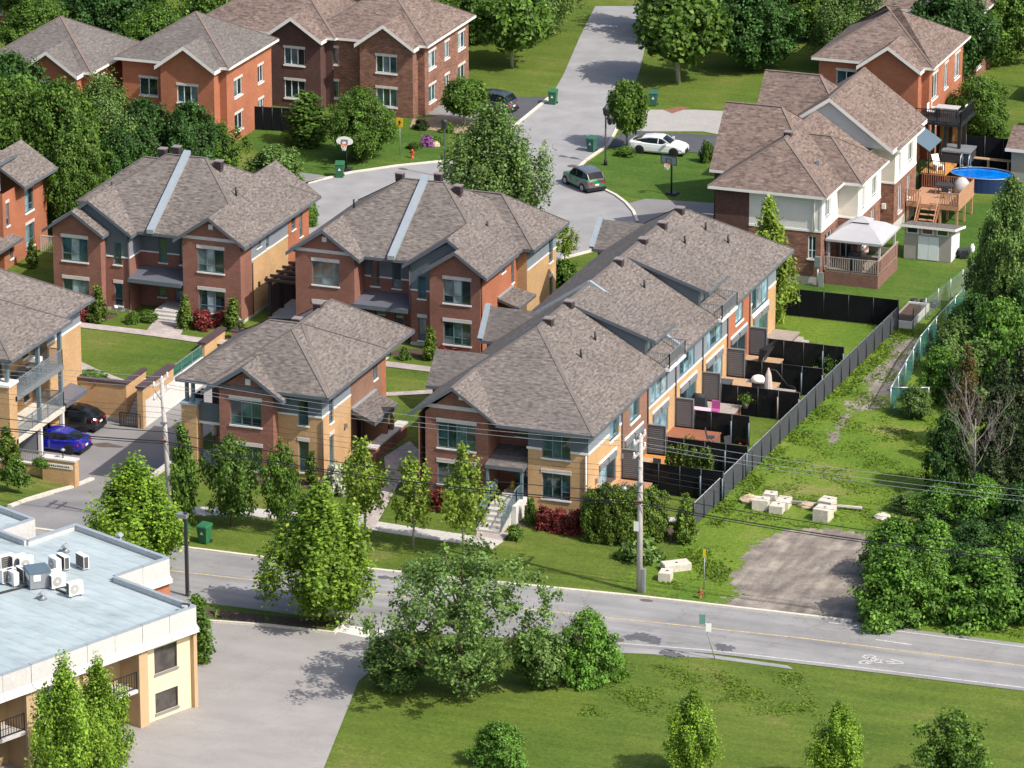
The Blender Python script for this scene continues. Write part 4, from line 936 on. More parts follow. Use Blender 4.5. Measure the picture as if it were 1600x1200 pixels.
# balcony at the left end
for z in (.05, 3.0):
    p = MB(); p.box(-117.1, -114.5, 257.3, 260, z-.16, z); h.add('balcony_slab', p, 'white_trim')
p = MB(); p.box(-116.25, -114.5, 257.35, 257.42, 3.02, 4.25); p.box(-117.15, -117.08, 257.9, 260, 3.02, 4.25); h.add('balcony_screen', p, 'shaded_blue_gray_siding')
p = MB(); p.box(-117.3, -116.25, 256.95, 257.9, -2.2, 4.1); pi = h.add('brick_pillar', p, 'yellow_brick'); p = MB(); p.box(-117.38, -116.17, 256.87, 257.98, 4.1, 4.24); h.add('pillar_cap', p, 'metal_cap', pi)
for x in (-117.08, -116.65): p = MB(); p.box(x-.1, x+.1, 257.3, 257.5, 4.24, 5.7); h.add('post', p, 'frame')
rail(h, [(-116.2, 257.4, .05), (-114.55, 257.4, .05)], 0, 1.0, 'gray_metal', glass='rail_glass')
h.done()
# ------------------------------------------------------------------ left building over the garages, with balconies
h = House('balcony_apartment_house', 'yellow brick house at the left edge with balconies above open garages', 'house', (-135, 262, 0))
xw = -131.6; F = ('x', xw, 1)
H = [(258.9, 260.4, 3.0, 5.1), (258.9, 260.4, .1, 2.2), (263.3, 264.2, 3.5, 5.0), (263.3, 264.2, .5, 2.1)]
h.wall('yellow_brick', F, 257.4, 264.8, 0, 5.85, H)
for k, q in enumerate(H): h.window(F, *q, split=(.5,) if k < 2 else (), transom=0 if k < 2 else .35, sill=0 if k < 2 else .12, pale=(1,) if k == 2 else ())
F = ('x', -130.48, 1); h.wall('yellow_brick', F, 264.8, 269.9, -2.2, 4.12); h.wall('gray_siding', F, 264.8, 269.9, 4.12, 5.85); h.trim('white_trim', F, 264.7, 269.95, 4.1, 4.24)
h.wall('yellow_brick', ('y', 264.8, -1), xw, -130.48, 0, 5.85); h.wall('yellow_brick', ('y', 269.9, 1), -142, -130.48, 0, 5.85)
h.wall('yellow_brick', ('y', 257.4, -1), -142, xw, 0, 5.85, [(-133.6, -132.4, .1, 2.2), (-133.6, -132.4, 3.0, 5.1)])
h.window(('y', 257.4, -1), -133.6, -132.4, 3.0, 5.1, split=(.5,), transom=0); h.window(('y', 257.4, -1), -133.6, -132.4, .1, 2.2, split=(.5,), transom=0)
for z, mt in ((2.98, 'gray_metal'), (.05, 'kerb_concrete')):
    p = MB(); p.box(-136 if z < 1 else xw, -129.3, 257.5, 264.75, z-.36, z); sl = h.add('balcony_slab', p, mt)
    rail(h, [(-131.5, 257.6, z), (-129.36, 257.6, z), (-129.36, 264.65, z), (-131.5, 264.65, z)], 0, 1.05, 'gray_metal', glass='rail_glass', post=2.3)
for y in (261.3, 264.6):
    for z0, z1 in ((.05, 2.62), (2.98, 5.7)): p = MB(); p.box(-129.62, -129.38, y-.12, y+.12, z0, z1); h.add('post', p, 'frame')
    p = MB(); p.box(-129.6, -129.36, y-.12, y+.12, LOW, -.31); h.add('post', p, 'white_trim')
p = MB(); p.box(-130.7, -129.3, 256.6, 257.75, -1.6, 3.9); pi = h.add('brick_pillar', p, 'yellow_brick'); p = MB(); p.box(-130.8, -129.2, 256.5, 257.85, 3.9, 4.06); h.add('pillar_cap', p, 'white_trim', pi)
for x in (-130.35, -129.7): p = MB(); p.box(x-.12, x+.12, 257.05, 257.3, 4.06, 5.7); h.add('post', p, 'frame')
h.wall('garage_gray', ('x', -136.3, 1), 257.5, 268, LOW, 0); h.wall('garage_gray', ('y', 261.2, -1), -136.3, -129.7, LOW, -.31); h.wall('garage_gray', ('y', 257.6, 1), -136.3, -130.7, LOW, -.31); h.wall('garage_gray', ('y', 264.7, -1), -136.3, -130.6, LOW, -.31)
p = MB(); p.hexa([(-130.5, 264.76, -.1), (-129.2, 264.76, -.1), (-129.2, 268.1, -.1), (-130.5, 268.1, -.1), (-130.5, 264.76, .5), (-129.2, 264.76, .25), (-129.2, 268.1, .25), (-130.5, 268.1, .5)]); h.add('garage_canopy', p, 'canopy_metal')
R = h.roof(hip(-146, -128.92, 256.4, 265.5, 5.85, .6, 'x', 4.5, 4.5)); h.roof(hip(-146, -129.6, 257.5, 270.4, 5.86, .62, 'x', 4.5, 6.1), name='main_roof')
h.done()
# things kept on its balconies
t = Thing('patio_chair', 'dark chair on the upper balcony of the left house', 'chair', (-130.1, 258.9, 2.98)); p = MB(); p.box(-.3, .3, -.3, .3, .35, .45); t.add('seat', p, 'dark_metal'); p = MB(); p.box(-.3, .3, .24, .3, .45, 1.05); t.add('backrest', p, 'dark_metal')
for sx in (-.26, .26):
    for sy in (-.26, .26): p = MB(); p.box(sx-.025, sx+.025, sy-.025, sy+.025, 0, .35); t.add('leg', p, 'dark_metal')
c = copy_tree(t.o, None, (-130.0, 259.9, 2.98), .6, 'second dark chair beside the post on the upper balcony')
t = Thing('round_table', 'round tan table on the lower balcony of the left house', 'table', (-130.6, 258.6, .05)); p = MB(); p.lathe([(.52, .7), (.52, .76)], n=16); t.add('tabletop', p, 'deck_wood'); p = MB(); p.lathe([(.25, 0), (.06, .05), (.05, .7)], n=10); t.add('pedestal', p, 'dark_metal')
t = Thing('barbecue', 'white barbecue on the upper balcony of the left house', 'barbecue', (-130.3, 262.6, 2.98)); p = MB(); p.box(-.35, .35, -.25, .25, .3, .75); t.add('cabinet', p, 'gray_metal'); p = MB(); p.box(-.38, .38, -.28, .28, .75, 1.05); t.add('lid', p, 'white_plastic')
for x in (-.3, .3): p = MB(); p.box(x-.03, x+.03, -.2, .2, 0, .3); t.add('leg', p, 'dark_metal')
# ------------------------------------------------------------------ walls round the sunken court
t = Thing('terrace_wall', 'yellow brick terrace wall behind the parked cars with a dark cap', 'wall', (-129, 269.6, LOW), world=True)
p = MB(); p.box(-131.6, -126.9, 269.2, 269.55, LOW+.25, .42); t.add('brick_wall', p, 'yellow_brick'); p = MB(); p.box(-131.6, -126.86, 269.15, 269.6, LOW, LOW+.25); t.add('footing', p, 'concrete'); p = MB(); p.box(-131.7, -126.82, 269.1, 269.65, .42, .56); t.add('wall_cap', p, 'vent_brown')
p = MB(); p.box(-127.2, -126.9, 269.55, 272.4, LOW, .42); t.add('side_wall', p, 'yellow_brick'); p = MB(); p.box(-127.26, -126.84, 269.65, 272.5, .42, .56); t.add('wall_cap', p, 'vent_brown')
t = Thing('stair', 'narrow concrete stair between the two brick walls', 'stair', (-126.2, 270, LOW), world=True)
for k in range(12): p = MB(); p.box(-126.85, -125.65, 268.6+.3*k, 268.9+.3*k, LOW, LOW+.18*(k+1)); t.add('step', p, 'concrete')
t = Thing('low_gate', 'black metal gate at the foot of the stair', 'gate', (-126.2, 268.2, LOW)); rail(t, [(-.75, 0, 0), (.75, 0, 0)], 0, 1.0, 'black_metal', step=.12, name='gate_frame')
t = Thing('ramp_wall', 'long retaining wall of pale concrete topped with yellow brick', 'wall', (-125.4, 274, LOW), world=True)
p = MB(); p.box(-125.6, -125.25, 268.2, 283.0, LOW, -.3); t.add('concrete_wall', p, 'light_concrete')
for y0, y1 in ((268.2, 273.2), (278.4, 281.9)): p = MB(); p.box(-125.62, -125.23, y0, y1, -.3, .62); t.add('brick_wall', p, 'yellow_brick'); p = MB(); p.box(-125.72, -125.13, y0-.08, y1+.08, .62, .78); t.add('wall_cap', p, 'vent_brown')
p = MB(); p.box(-125.63, -125.22, 268.17, 268.6, LOW, .62); t.add('wall_end', p, 'yellow_brick')
rail(t, [(-125.42, 273.2, -.3), (-125.42, 278.4, -.3)], 0, .85, 'gray_metal', glass='chain_mesh', name='guard_rail')
t = Thing('court_wall', 'concrete end wall of the sunken court behind the corner house', 'wall', (-117, 282.1, LOW), world=True); p = MB(); p.box(-125.2, -112.9, 282.0, 282.3, LOW, -.02); t.add('concrete_wall', p, 'concrete'); p = MB(); p.box(-113.2, -112.9, 268.35, 282.0, LOW, -.02); t.add('side_wall', p, 'concrete')
rail(t, [(-123.3, 282.15, 0), (-113.0, 282.15, 0)], 0, .95, 'black_metal', step=.13, name='guard_rail')
t = Thing('brick_pillar', 'square yellow brick pillar at the corner of the lawn terrace', 'pillar', (-124.0, 282.1, -.6)); p = MB(); p.box(-.7, .7, -.3, .3, -.4, 1.15); t.add('shaft', p, 'yellow_brick'); p = MB(); p.box(-.8, .8, -.4, .4, 1.15, 1.28); t.add('cap', p, 'vent_brown')
t = Thing('post_lantern', 'small black lantern on the brick pillar cap', 'lamp', (-124.2, 282.1, .69)); p = MB(); p.tube([(0, 0, 0), (0, 0, .45)], .05, 8); t.add('post', p, 'black_metal'); p = MB(); p.lathe([(.09, .45), (.14, .7), (.16, .72), (.04, .85)], n=8); t.add('lamp_head', p, 'gray_metal')
t = Thing('edge_wall', 'low concrete wall along the right edge of the ramp', 'wall', (-118, 252, 0), world=True); p = MB(); p.box(-118.3, -117.9, 246.2, 257.0, LOW, .15); t.add('concrete_wall', p, 'concrete')
mb = MB(); mb.ribbon([(-124.5, 243.3), (-124.1, 247), (-123.8, 251), (-123.7, 254.6)], .3, -1.8, .02)
ln = MB()
for (ya, za), (yb, zb) in zip(ys[1:5], ys[2:6]): ln.hexa([(-124.35, ya, za-.2), (-124.05, ya, za-.2), (-124.05, yb, zb-.2), (-124.35, yb, zb-.2), (-124.35, ya, za+.14), (-124.05, ya, za+.14), (-124.05, yb, zb+.14), (-124.35, yb, zb+.14)])
ground_piece('driveway_kerb', ln, 'kerb_concrete')
c = G(80, 742, -1.5)
t = Thing('entrance_pillar', 'yellow brick gate pillar with a white name plate at the driveway', 'pillar', (-125.1, 255.2, -1.75)); p = MB(); p.box(-1.15, 1.15, -.3, .3, 0, 1.75); t.add('shaft', p, 'yellow_brick'); p = MB(); p.box(-1.2, 1.2, -.36, .36, 1.75, 1.86); t.add('cap', p, 'stone'); p = MB(); p.box(-1.0, 1.0, -.34, -.301, 1.25, 1.52); pl = t.add('name_plate', p, 'sign_white')
mb = MB()
for k in range(11): mb.box(-.82+.15*k, -.72+.15*k, -.345, -.341, 1.33, 1.33+.11*(1 if k % 4 else .7))
t.add('lettering', mb, 'dark_metal', pl)
t = Thing('low_wall', 'low stone-capped wall between the gate pillar and the left house', 'wall', (-128, 255.4, -1.3)); p = MB(); p.box(-2.2, 1.7, -.2, .2, 0, .7); t.add('brick_wall', p, 'yellow_brick'); p = MB(); p.box(-2.25, 1.7, -.26, .26, .7, .8); t.add('cap', p, 'stone'); rail(t, [(-2.0, 0, .8), (1.65, 0, .8)], 0, .75, 'gray_metal', step=.16)
t = Thing('post_lantern', 'small lantern on the gate pillar cap by the blue car', 'lamp', (-124.9, 255.2, .11)); p = MB(); p.tube([(0, 0, 0), (0, 0, .5)], .04, 8); t.add('post', p, 'black_metal'); p = MB(); p.lathe([(.16, .5), (.18, .56), (.05, .66)], n=8); t.add('lamp_head', p, 'gray_metal')
# ------------------------------------------------------------------ long row of town houses
h = House('row_house', 'long row of town houses in red, brown and yellow brick beside the black fence', 'house', (-95, 275, 0))
XR = -89.48; FR = ('x', XR, 1)
# street front
F = ('y', 255.9, -1); H = [(-99.4, -96.85, 3.72, 5.4), (-99.4, -96.85, 1.3, 2.75)]
h.wall('red_brick', F, -100.2, -96.03, .3, 6.0, H); h.wall('concrete', F, -100.2, -96.03, 0, .3); h.tri('red_brick', F, [(-100.2, 6.0), (-96.03, 6.0), (-98.2, 7.6)])
h.trim('stone', F, -100.2, -96.03, 6.3, 6.55); h.trim('white_trim', F, -97.95, -97.65, 7.0, 7.32, 0, .05)
for q in H: h.window(F, *q, split=(.27, .5, .75), transom=.36, tcols=(0, 3), lintel=.26, sill=.11)
h.wall('red_brick', ('x', -96.03, 1), 255.9, 257.9, 0, 6.0); pass
F = ('y', 257.9, -1); H = [(-94.9, -94.15, 4.35, 5.5), (-95.0, -94.05, 1.1, 3.1)]
h.wall('red_brick', F, -96.03, -93.42, 0, 5.85, H); h.window(F, *H[0], split=(), transom=0, sill=.1); h.window(F, *H[1], split=(.7,), transom=0, name='door')
h.wall('yellow_brick', ('x', -93.42, -1), 255.95, 257.9, 0, 4.36); h.wall('shaded_blue_gray_siding', ('x', -93.42, -1), 255.95, 257.9, 4.36, 5.85)
F = ('y', 255.95, -1); H = [(-92.5, -90.63, 3.88, 5.55), (-92.5, -90.63, 1.22, 2.9)]
h.wall('yellow_brick', F, -93.42, XR, .3, 4.36, H); h.wall('concrete', F, -93.42, XR, 0, .3); h.wall('shaded_blue_gray_siding', F, -93.42, XR, 4.36, 5.85, H)
h.trim('white_trim', F, -93.5, -92.5, 4.34, 4.48); h.trim('white_trim', F, -90.63, -89.42, 4.34, 4.48)
h.window(F, *H[0], split=(.36, .68), transom=.3, tcols=(0,), sill=.11); h.window(F, *H[1], split=(.36, .68), transom=.3, tcols=(2,), lintel=.26, sill=.11)
# stoop
for k in range(6): p = MB(); p.box(-95.35+.02*k, -93.75, 251.9+.44*k, 252.34+.44*k if k < 5 else 257.88, 0, .185*(k+1)); h.add('step', p, 'concrete')
p = MB(); p.box(-93.72, -93.45, 253.9, 255.9, 0, 1.2); h.add('stoop_wall', p, 'light_concrete')
for x in (-95.4, -93.7): rail(h, [(x, 251.95, .2), (x, 254.6, 1.15)], 0, .95, 'frame', step=.14); rail(h, [(x, 254.6, 1.15), (x, 255.8, 1.15)], 0, .95, 'frame', step=.14)
g = h.roof([[(-96.0, 255.2, 3.2), (-93.45, 255.2, 3.2), (-93.45, 257.9, 3.72), (-96.0, 257.9, 3.72)]], t=.22, mat='dark_shingle', name='porch_roof', cap=False)
for x in (-95.85, -93.6): p = MB(); p.box(x-.08, x+.08, 255.25, 255.41, 1.1, 3.0); h.add('post', p, 'frame')
p = MB(); p.tube([(XR-.1, 255.87, .1), (XR-.1, 255.87, 4.3)], .05, 6); h.add('downspout', p, 'white_trim')
# yard side, unit by unit: (y0, y1, wall mat, trim z, window, patio door)
units = [(255.95, 262.25, 'yellow_brick', 4.36, (259.95, 261.8, 3.9, 5.4, 'p'), (258.0, 261.3)), (262.25, 267.3, 'brown_brick', None, (263.95, 265.75, 3.82, 5.45, 'b'), (262.9, 266.5)),
         (267.3, 272.95, 'yellow_brick', 3.7, (268.0, 271.4, 3.72, 5.6, 'w'), (268.4, 271.6)), (272.95, 278.6, 'yellow_brick', 3.7, (273.85, 277.0, 3.72, 5.5, 'w'), (274.0, 277.45)),
         (278.6, 283.95, 'yellow_brick', 3.7, (279.5, 282.9, 3.72, 5.5, 'w'), (279.5, 283.1)), (283.95, 288.9, 'orange_brick', None, (285.8, 287.5, 3.75, 5.35, 'b'), (284.8, 288.4)),
         (288.9, 295.0, 'yellow_brick', 4.1, (289.5, 293.2, 3.4, 5.1, 'p'), (289.8, 293.3))]
for i, (y0, y1, wm, tz, wn, pd) in enumerate(units):
    H = [wn[:4], (pd[0], pd[1], .95, 3.02)]
    if tz:
        h.wall(wm, FR, y0, y1, 0, tz, H); h.wall('gray_siding', FR, y0, y1, tz, 5.85, H)
        if wn[2] < tz-.05:
            h.trim('white_trim', FR, y0, wn[0], tz-.02, tz+.12); h.trim('white_trim', FR, wn[1], y1, tz-.02, tz+.12)
        else: h.trim('white_trim', FR, y0+.02, y1, tz-.1, tz+.02)
    else: h.wall(wm, FR, y0, y1, 0, 5.85, H)
    h.window(FR, *H[0], split=(.33, .67) if wn[1]-wn[0] > 2.5 else (.5,), transom=.36 if i in (2, 3, 4) else 0, tcols=(1,), sill=.14 if wn[4] != 'w' else 0, glass=('glass_sun', 'glass_teal', 'glass_pale'))
    d = h.window(FR, *H[1], split=(.5,), transom=0, lintel=.17, name='patio_door', glass=('glass_dark', 'glass_teal', 'glass_sun'), lm='white_trim', pale=())
    for a, b in ((pd[0]+.08, (pd[0]+pd[1])/2-.1), ((pd[0]+pd[1])/2+.1, pd[1]-.08)):
        p = MB(); fbox(p, FR, a, b, 2.62, 2.95, -.08, .1); h.add('shutter_box', p, 'gray_metal', d)
    p = MB(); fbox(p, FR, pd[0]-.75, pd[0]-.55, 2.1, 2.4, .0, .16); h.add('wall_light', p, 'gray_metal')
    if i: p = MB(); p.tube([(XR+.07, y0, .3), (XR+.07, y0, 5.7)], .05, 6); h.add('downspout', p, 'vent_brown')
h.wall('yellow_brick', ('y', 295.0, 1), -100.65, XR, 0, 5.8); h.wall('red_brick', ('x', -100.65, -1), 255.9, 295, 0, 5.8)
# roof
xm, zr, ze = -95.5, 9.75, 5.85; x0, x1 = -101.2, -88.9
P = [[(-95.35, 255.35, ze), (x1, 255.35, ze), (xm, 263.5, zr), (-98.2, 259.65, 7.905)], [(x1, 255.35, ze), (x1, 297.4, ze), (xm, 291.9, zr), (xm, 263.5, zr)], [(x1, 297.4, ze), (x0, 297.4, ze), (xm, 291.9, zr)], [(x0, 297.4, ze), (x0, 255.35, ze), (-98.2, 255.35, 7.905), (-98.2, 259.65, 7.905), (xm, 263.5, zr), (xm, 291.9, zr)], [(-98.2, 255.35, 7.905), (-95.3, 255.35, 5.92), (-95.3, 255.6, 5.92), (-98.2, 259.65, 7.905)]]
R = h.roof(P)
for ye, yr, yb, zt, mt in ((261.1, 262.95, 264.8, 7.68, False), (270.9, 272.4, 273.9, 7.7, True), (292.8, 294.7, 296.4, 7.4, True)):
    g = h.roof([[(-102.2, ye, 5.8), (-97, ye, 5.8), (-97, yr, zt), (-102.2, yr, zt)], [(-102.2, yr, zt), (-97, yr, zt), (-97, yb, 5.8), (-102.2, yb, 5.8)]], t=.2, mat='dark_shingle', name='wing_roof', cap=False)
    h.wall('red_brick', ('x', -101.85, -1), ye+.3, yb-.3, 0, 5.7); h.wall('red_brick', ('y', ye+.3, -1), -101.85, -100.65, 0, 5.7); h.wall('red_brick', ('y', yb-.3, 1), -101.85, -100.65, 0, 5.7)
    h.tri('red_brick', ('x', -101.85, -1), [(ye+.3, 5.7), (yb-.3, 5.7), (yr, zt-.25)])
    if mt: p = MB(); p.beam((-102.2, ye, 5.9), (-102.2, yr, zt+.1), .34, .22); p.beam((-102.2, yr, zt+.1), (-102.2, yb, 5.9), .34, .22); h.add('fire_wall_cap', p, 'metal_cap', g)
# raised parts of the roof, with cheeks in shade-darkened siding and little balconies
def raised(ya, yb, cheek):
    xs, zs_, xe, ze_ = -95.2, 9.62, -89.5, 7.78
    g = h.roof([[(xs, ya-.25, zs_), (xe, ya-.25, ze_), (xe, yb+.25, ze_), (xs, yb+.25, zs_)]], t=.22, name='dormer_roof', cap=False)
    mb = MB(); zr_at = lambda x: zr-(x-xm)*(zr-ze)/(x1-xm)
    for y in (ya, yb): mb = MB(); mb.poly([(xs, y, zr_at(xs)-.2), (-90.3, y, zr_at(-90.3)-.1), (-90.3, y, ze_+.2), (xs, y, zs_-.03)]); h.add('dormer_cheek', mb, 'shaded_blue_gray_siding')
    Fd = ('x', -90.3, 1); H = [(ya+.5, ya+1.5, 5.95, 7.65), (ya+1.8, yb-.3, 6.3, 7.65)]
    h.wall('gray_siding', Fd, ya, yb, 5.7, 7.98, H); h.window(Fd, *H[0], split=(), transom=0, name='door', glass=('glass_sun',)); h.window(Fd, *H[1], split=(), transom=0, glass=('glass_teal',))
    p = MB(); p.box(-90.3, -88.62, ya, yb-.3, 5.72, 5.9); h.add('balcony_slab', p, 'white_trim')
    rail(h, [(-90.2, ya+.08, 5.9), (-88.68, ya+.08, 5.9), (-88.68, yb-.38, 5.9), (-90.2, yb-.38, 5.9)], 0, 1.0, 'gray_metal', step=.14, post=1.6)
raised(269.2, 272.85, 1); raised(280.2, 283.9, 1)
p = MB(); yc = 273.15; p.beam((xm, yc, zr+.1), (x1, yc, ze+.12), .26, .3); p.beam((xm, yc, zr+.1), (x0, yc, ze+.12), .2, .2); h.add('fire_wall_cap', p, 'metal_cap', R)
vz = lambda px, py: VX(px, py, xm+.15)
roof_bits(h, R, [(xm+.25, vz(*q).y, zr-.3) for q in ((855, 505), (887, 478), (965, 413), (1003, 380), (1033, 352), (1060, 331))],
          [(x, y, zr-(x-xm)*.591) for x, y in ((-92.6, 263.4), (-92.8, 266.7), (-93.2, 277.6), (-93.6, 287.3), (-93.4, 291.2), (-91.9, 291.6))])
h.done()
# ------------------------------------------------------------------ decks, screens and yard fences of the row
deck_mat = ['tan_wood', 'orange_wood', 'red_wood', 'gray_deck', 'deck_wood', 'deck_wood', 'weathered_wood']
deck_say = ['tan', 'bright orange', 'dark red', 'greyish', 'light brown', 'honey brown', 'silvery weathered']
for i, (y0, y1, wm, tz, wn, pd) in enumerate(units):
    ya, yb = y0+.15, y1-.25; dx = (-87.3, -86.9, -86.2, -86.6, -85.6, -86.9, -87.6)[i]
    t = Thing('timber_deck', f'{deck_say[i]} timber deck behind the row, number {i+1} from the street', 'deck', (-88, ya, 0), world=True, group='decks behind the row of town houses')
    if i == 2: t.o['label'] = 'dark red timber deck behind the row beside the cedars'
    else: t.o['label'] = ['tan timber deck nearest the street behind the cedar hedge', 'bright orange deck behind the utility pole', '', 'greyish deck that carries the pink table', 'light brown deck that carries the barbecue and the closed parasol', 'honey brown deck shaded by a tilted dark parasol', 'weathered silver deck with steps at the far end of the row'][i]
    n = int((yb-ya)/.3)
    for k in range(n): p = MB(); p.box(XR+.02, dx, ya+(yb-ya)*k/n, ya+(yb-ya)*(k+1)/n-.02, .72, .8); t.add('plank', p, deck_mat[i])
    p = MB(); p.box(XR+.02, dx-.06, ya+.05, yb-.05, 0, .72); t.add('skirt', p, 'skirt_wood')
    if i == 6:
        for k in range(3): p = MB(); p.box(dx+.4*k, dx+.4*(k+1), 289.8, 294.3, 0, .6-.2*k); t.add('step', p, 'gray_deck')
    if i:
        s = Thing('privacy_screen', ['', 'louvred screen between tan and orange decks', 'louvred screen between orange and red decks', 'louvred screen beside the pink table', 'louvred screen beside the storage chest', 'louvred screen beside the tilted parasol', 'louvred screen in front of the weathered deck'][i], 'screen', (XR, y0, .8), world=True, group='louvred privacy screens between the decks')
        n = 14
        for k in range(n): p = MB(); p.hexa([(XR+.05, y0-.02, .85+.13*k), (XR+1.25, y0-.02, .85+.13*k), (XR+1.25, y0+.02, .85+.13*k), (XR+.05, y0+.02, .85+.13*k), (XR+.05, y0+.03, .96+.13*k), (XR+1.25, y0+.03, .96+.13*k), (XR+1.25, y0+.06, .96+.13*k), (XR+.05, y0+.06, .96+.13*k)]); s.add('louvre', p, 'louver')
        p = MB(); p.box(XR+.01, XR+.05, y0-.05, y0+.07, .75, 2.75); p.box(XR+1.25, XR+1.3, y0-.05, y0+.07, .75, 2.75); p.box(XR+.05, XR+1.25, y0-.05, y0+.07, 2.69, 2.75); s.add('frame', p, 'gray_metal')
        f = Thing('yard_fence', ['', 'black mesh yard fence behind the orange deck', 'black mesh yard fence behind the cedar row', 'black mesh yard fence in front of the air conditioner', 'black mesh yard fence in front of the closed parasol', 'black mesh yard fence behind the closed parasol', 'black mesh yard fence next to the far lawn'][i], 'fence', (-86, y0, 0), world=True, group='black yard fences of the town houses')
        xs = [XR+1.35, -87.0, -85.6, -84.2, -82.75]
        if i == 3: xs = [XR+1.35, -87.0, -85.6, -84.4]
        for a, b in zip(xs, xs[1:]): p = MB(); p.box(a+.04, b-.04, y0-.015, y0+.015, .05, 2.0); f.add('panel', p, 'screen_mesh')
        for a in xs: p = MB(); p.tube([(a, y0, 0), (a, y0, 2.06)], .04, 6); f.add('post', p, 'black_metal')
        p = MB(); p.tube([(xs[0], y0, 2.02), (xs[-1], y0, 2.02)], .025, 6); f.add('top_rail', p, 'black_metal')
        for a in (xs[-1], xs[-2]): 
            p = MB(); p.tube([(a, y0-.12, 0), (a, y0-.12, 1.6)], .05, 6); f.add('inner_post', p, 'weathered_wood' if i == 4 else 'frame')
# the long fence along the weedy strip
t = Thing('privacy_fence', 'long charcoal privacy fence along the weedy strip', 'fence', (-82.6, 279, 0), world=True)
A, B = Vector((-83.05, 257.3, 0)), Vector((-82.15, 300.2, 0)); nP = 23
for k in range(nP):
    a = A.lerp(B, k/nP); b = A.lerp(B, (k+1)/nP)
    p = MB(); p.beam((a.x, a.y+.05, .81), (b.x, b.y-.05, .81), .03, 1.48); t.add('panel', p, 'fence_charcoal')
for k in range(nP+1):
    a = A.lerp(B, k/nP); p = MB(); p.tube([(a.x+.03, a.y, 0), (a.x+.03, a.y, 1.6)], .05, 6); t.add('post', p, 'black_metal')
p = MB(); p.tube([(A.x, A.y, 1.57), (B.x, B.y, 1.57)], .028, 6); t.add('top_rail', p, 'gray_metal')
t = Thing('yard_fence', 'tall black fence between the row yards and the gazebo lawn', 'fence', (-86.5, 300.4, 0), world=True)
for k in range(5):
    a = -91.2+1.8*k; p = MB(); p.box(a+.04, a+1.76, 300.38, 300.42, .05, 2.0); t.add('panel', p, 'fence_black')
for k in range(6): p = MB(); p.tube([(-91.2+1.8*k, 300.4, 0), (-91.2+1.8*k, 300.4, 2.05)], .04, 6); t.add('post', p, 'black_metal')
# things in the yards
def small(name, label, cat, loc, parts, rotz=0, group=None):
    t = Thing(name, label, cat, loc, rotz, group=group)
    for nm, mt, fn in parts: p = MB(); fn(p); t.add(nm, p, mt)
    return t
small('air_conditioner', 'square teal air conditioner by the black yard fence', 'air conditioner', (-86.0, 273.6, 0), [('housing', 'ac_teal', lambda p: p.box(-.42, .42, -.42, .42, .1, 1.15)), ('top_grille', 'galvanized', lambda p: (p.box(-.46, .46, -.46, .46, 1.15, 1.22), p.tube([(0, 0, 1.22), (0, 0, 1.25)], .3, 14))), ('base', 'concrete', lambda p: p.box(-.5, .5, -.5, .5, 0, .1)), ('coil_fins', 'ac_coil', lambda p: [p.box(-.43, .43, -.43, .43, .25+.2*k, .28+.2*k) for k in range(4)])])
small('garden_table', 'table under a pale pink cloth on the greyish deck', 'table', (-88.3, 274.6, .8), [('tablecloth', 'pale_pink', lambda p: (p.box(-.65, .65, -.4, .4, .70, .75), p.box(.6, .65, -.4, .4, .25, .7))), ('leg', 'dark_metal', lambda p: p.box(-.6, -.54, -.36, -.3, 0, .7)), ('leg', 'dark_metal', lambda p: p.box(-.6, -.54, .3, .36, 0, .7)), ('leg', 'dark_metal', lambda p: p.box(.5, .56, -.36, -.3, 0, .7))])
small('garden_chair', 'bright pink chair beside the cloth-covered table', 'chair', (-87.6, 275.6, .8), [('seat', 'pink_plastic', lambda p: p.box(-.28, .28, -.28, .28, .38, .46)), ('backrest', 'pink_plastic', lambda p: p.box(-.28, .28, .22, .3, .46, 1.0)), ('frame', 'pink_plastic', lambda p: (p.box(-.26, -.2, -.26, .26, 0, .38), p.box(.2, .26, -.26, .26, 0, .38)))])
small('covered_barbecue', 'black covered barbecue behind the cloth-covered table', 'barbecue', (-88.8, 276.0, .8), [('cover', 'sofa_dark', lambda p: p.hexa([(-.55, -.32, 0), (.55, -.32, 0), (.55, .32, 0), (-.55, .32, 0), (-.48, -.25, 1.1), (.48, -.25, 1.1), (.4, .25, 1.15), (-.4, .25, 1.15)])), ('lid_hump', 'sofa_dark', lambda p: p.tube([(-.4, 0, 1.05), (.4, 0, 1.05)], .26, 10))])
small('storage_chest', 'long dark storage chest on the light brown deck', 'chest', (-88.5, 279.9, .8), [('box', 'sofa_dark', lambda p: p.box(-.45, .45, -.9, .9, 0, .75)), ('lid', 'fence_charcoal', lambda p: p.box(-.5, .5, -.95, .95, .75, .85))])
small('barbecue', 'barbecue with a domed white lid on the light brown deck', 'barbecue', (-86.4, 281.2, .8), [('cabinet', 'dark_metal', lambda p: p.box(-.35, .35, -.3, .3, 0, .72)), ('shelf', 'gray_metal', lambda p: p.box(-.75, .75, -.25, .25, .72, .78)), ('lid', 'white_plastic', lambda p: p.lathe([(.46, .78), (.48, .95), (.38, 1.12), (.2, 1.2), (.02, 1.22)], n=14))])
small('closed_parasol', 'closed beige parasol beside the barbecue', 'parasol', (-85.2, 279.6, 0), [('pole', 'gray_metal', lambda p: p.tube([(0, 0, 0), (0, 0, 3.1)], .04, 8)), ('canopy', 'parasol_beige', lambda p: p.lathe([(.34, 1.25), (.30, 1.6), (.26, 2.2), (.2, 2.7), (.05, 3.15)], n=9, smooth=False)), ('arm', 'dark_metal', lambda p: p.tube([(0, 0, 3.1), (.5, .1, 3.0), (1.3, .2, 2.0)], .035, 6))])
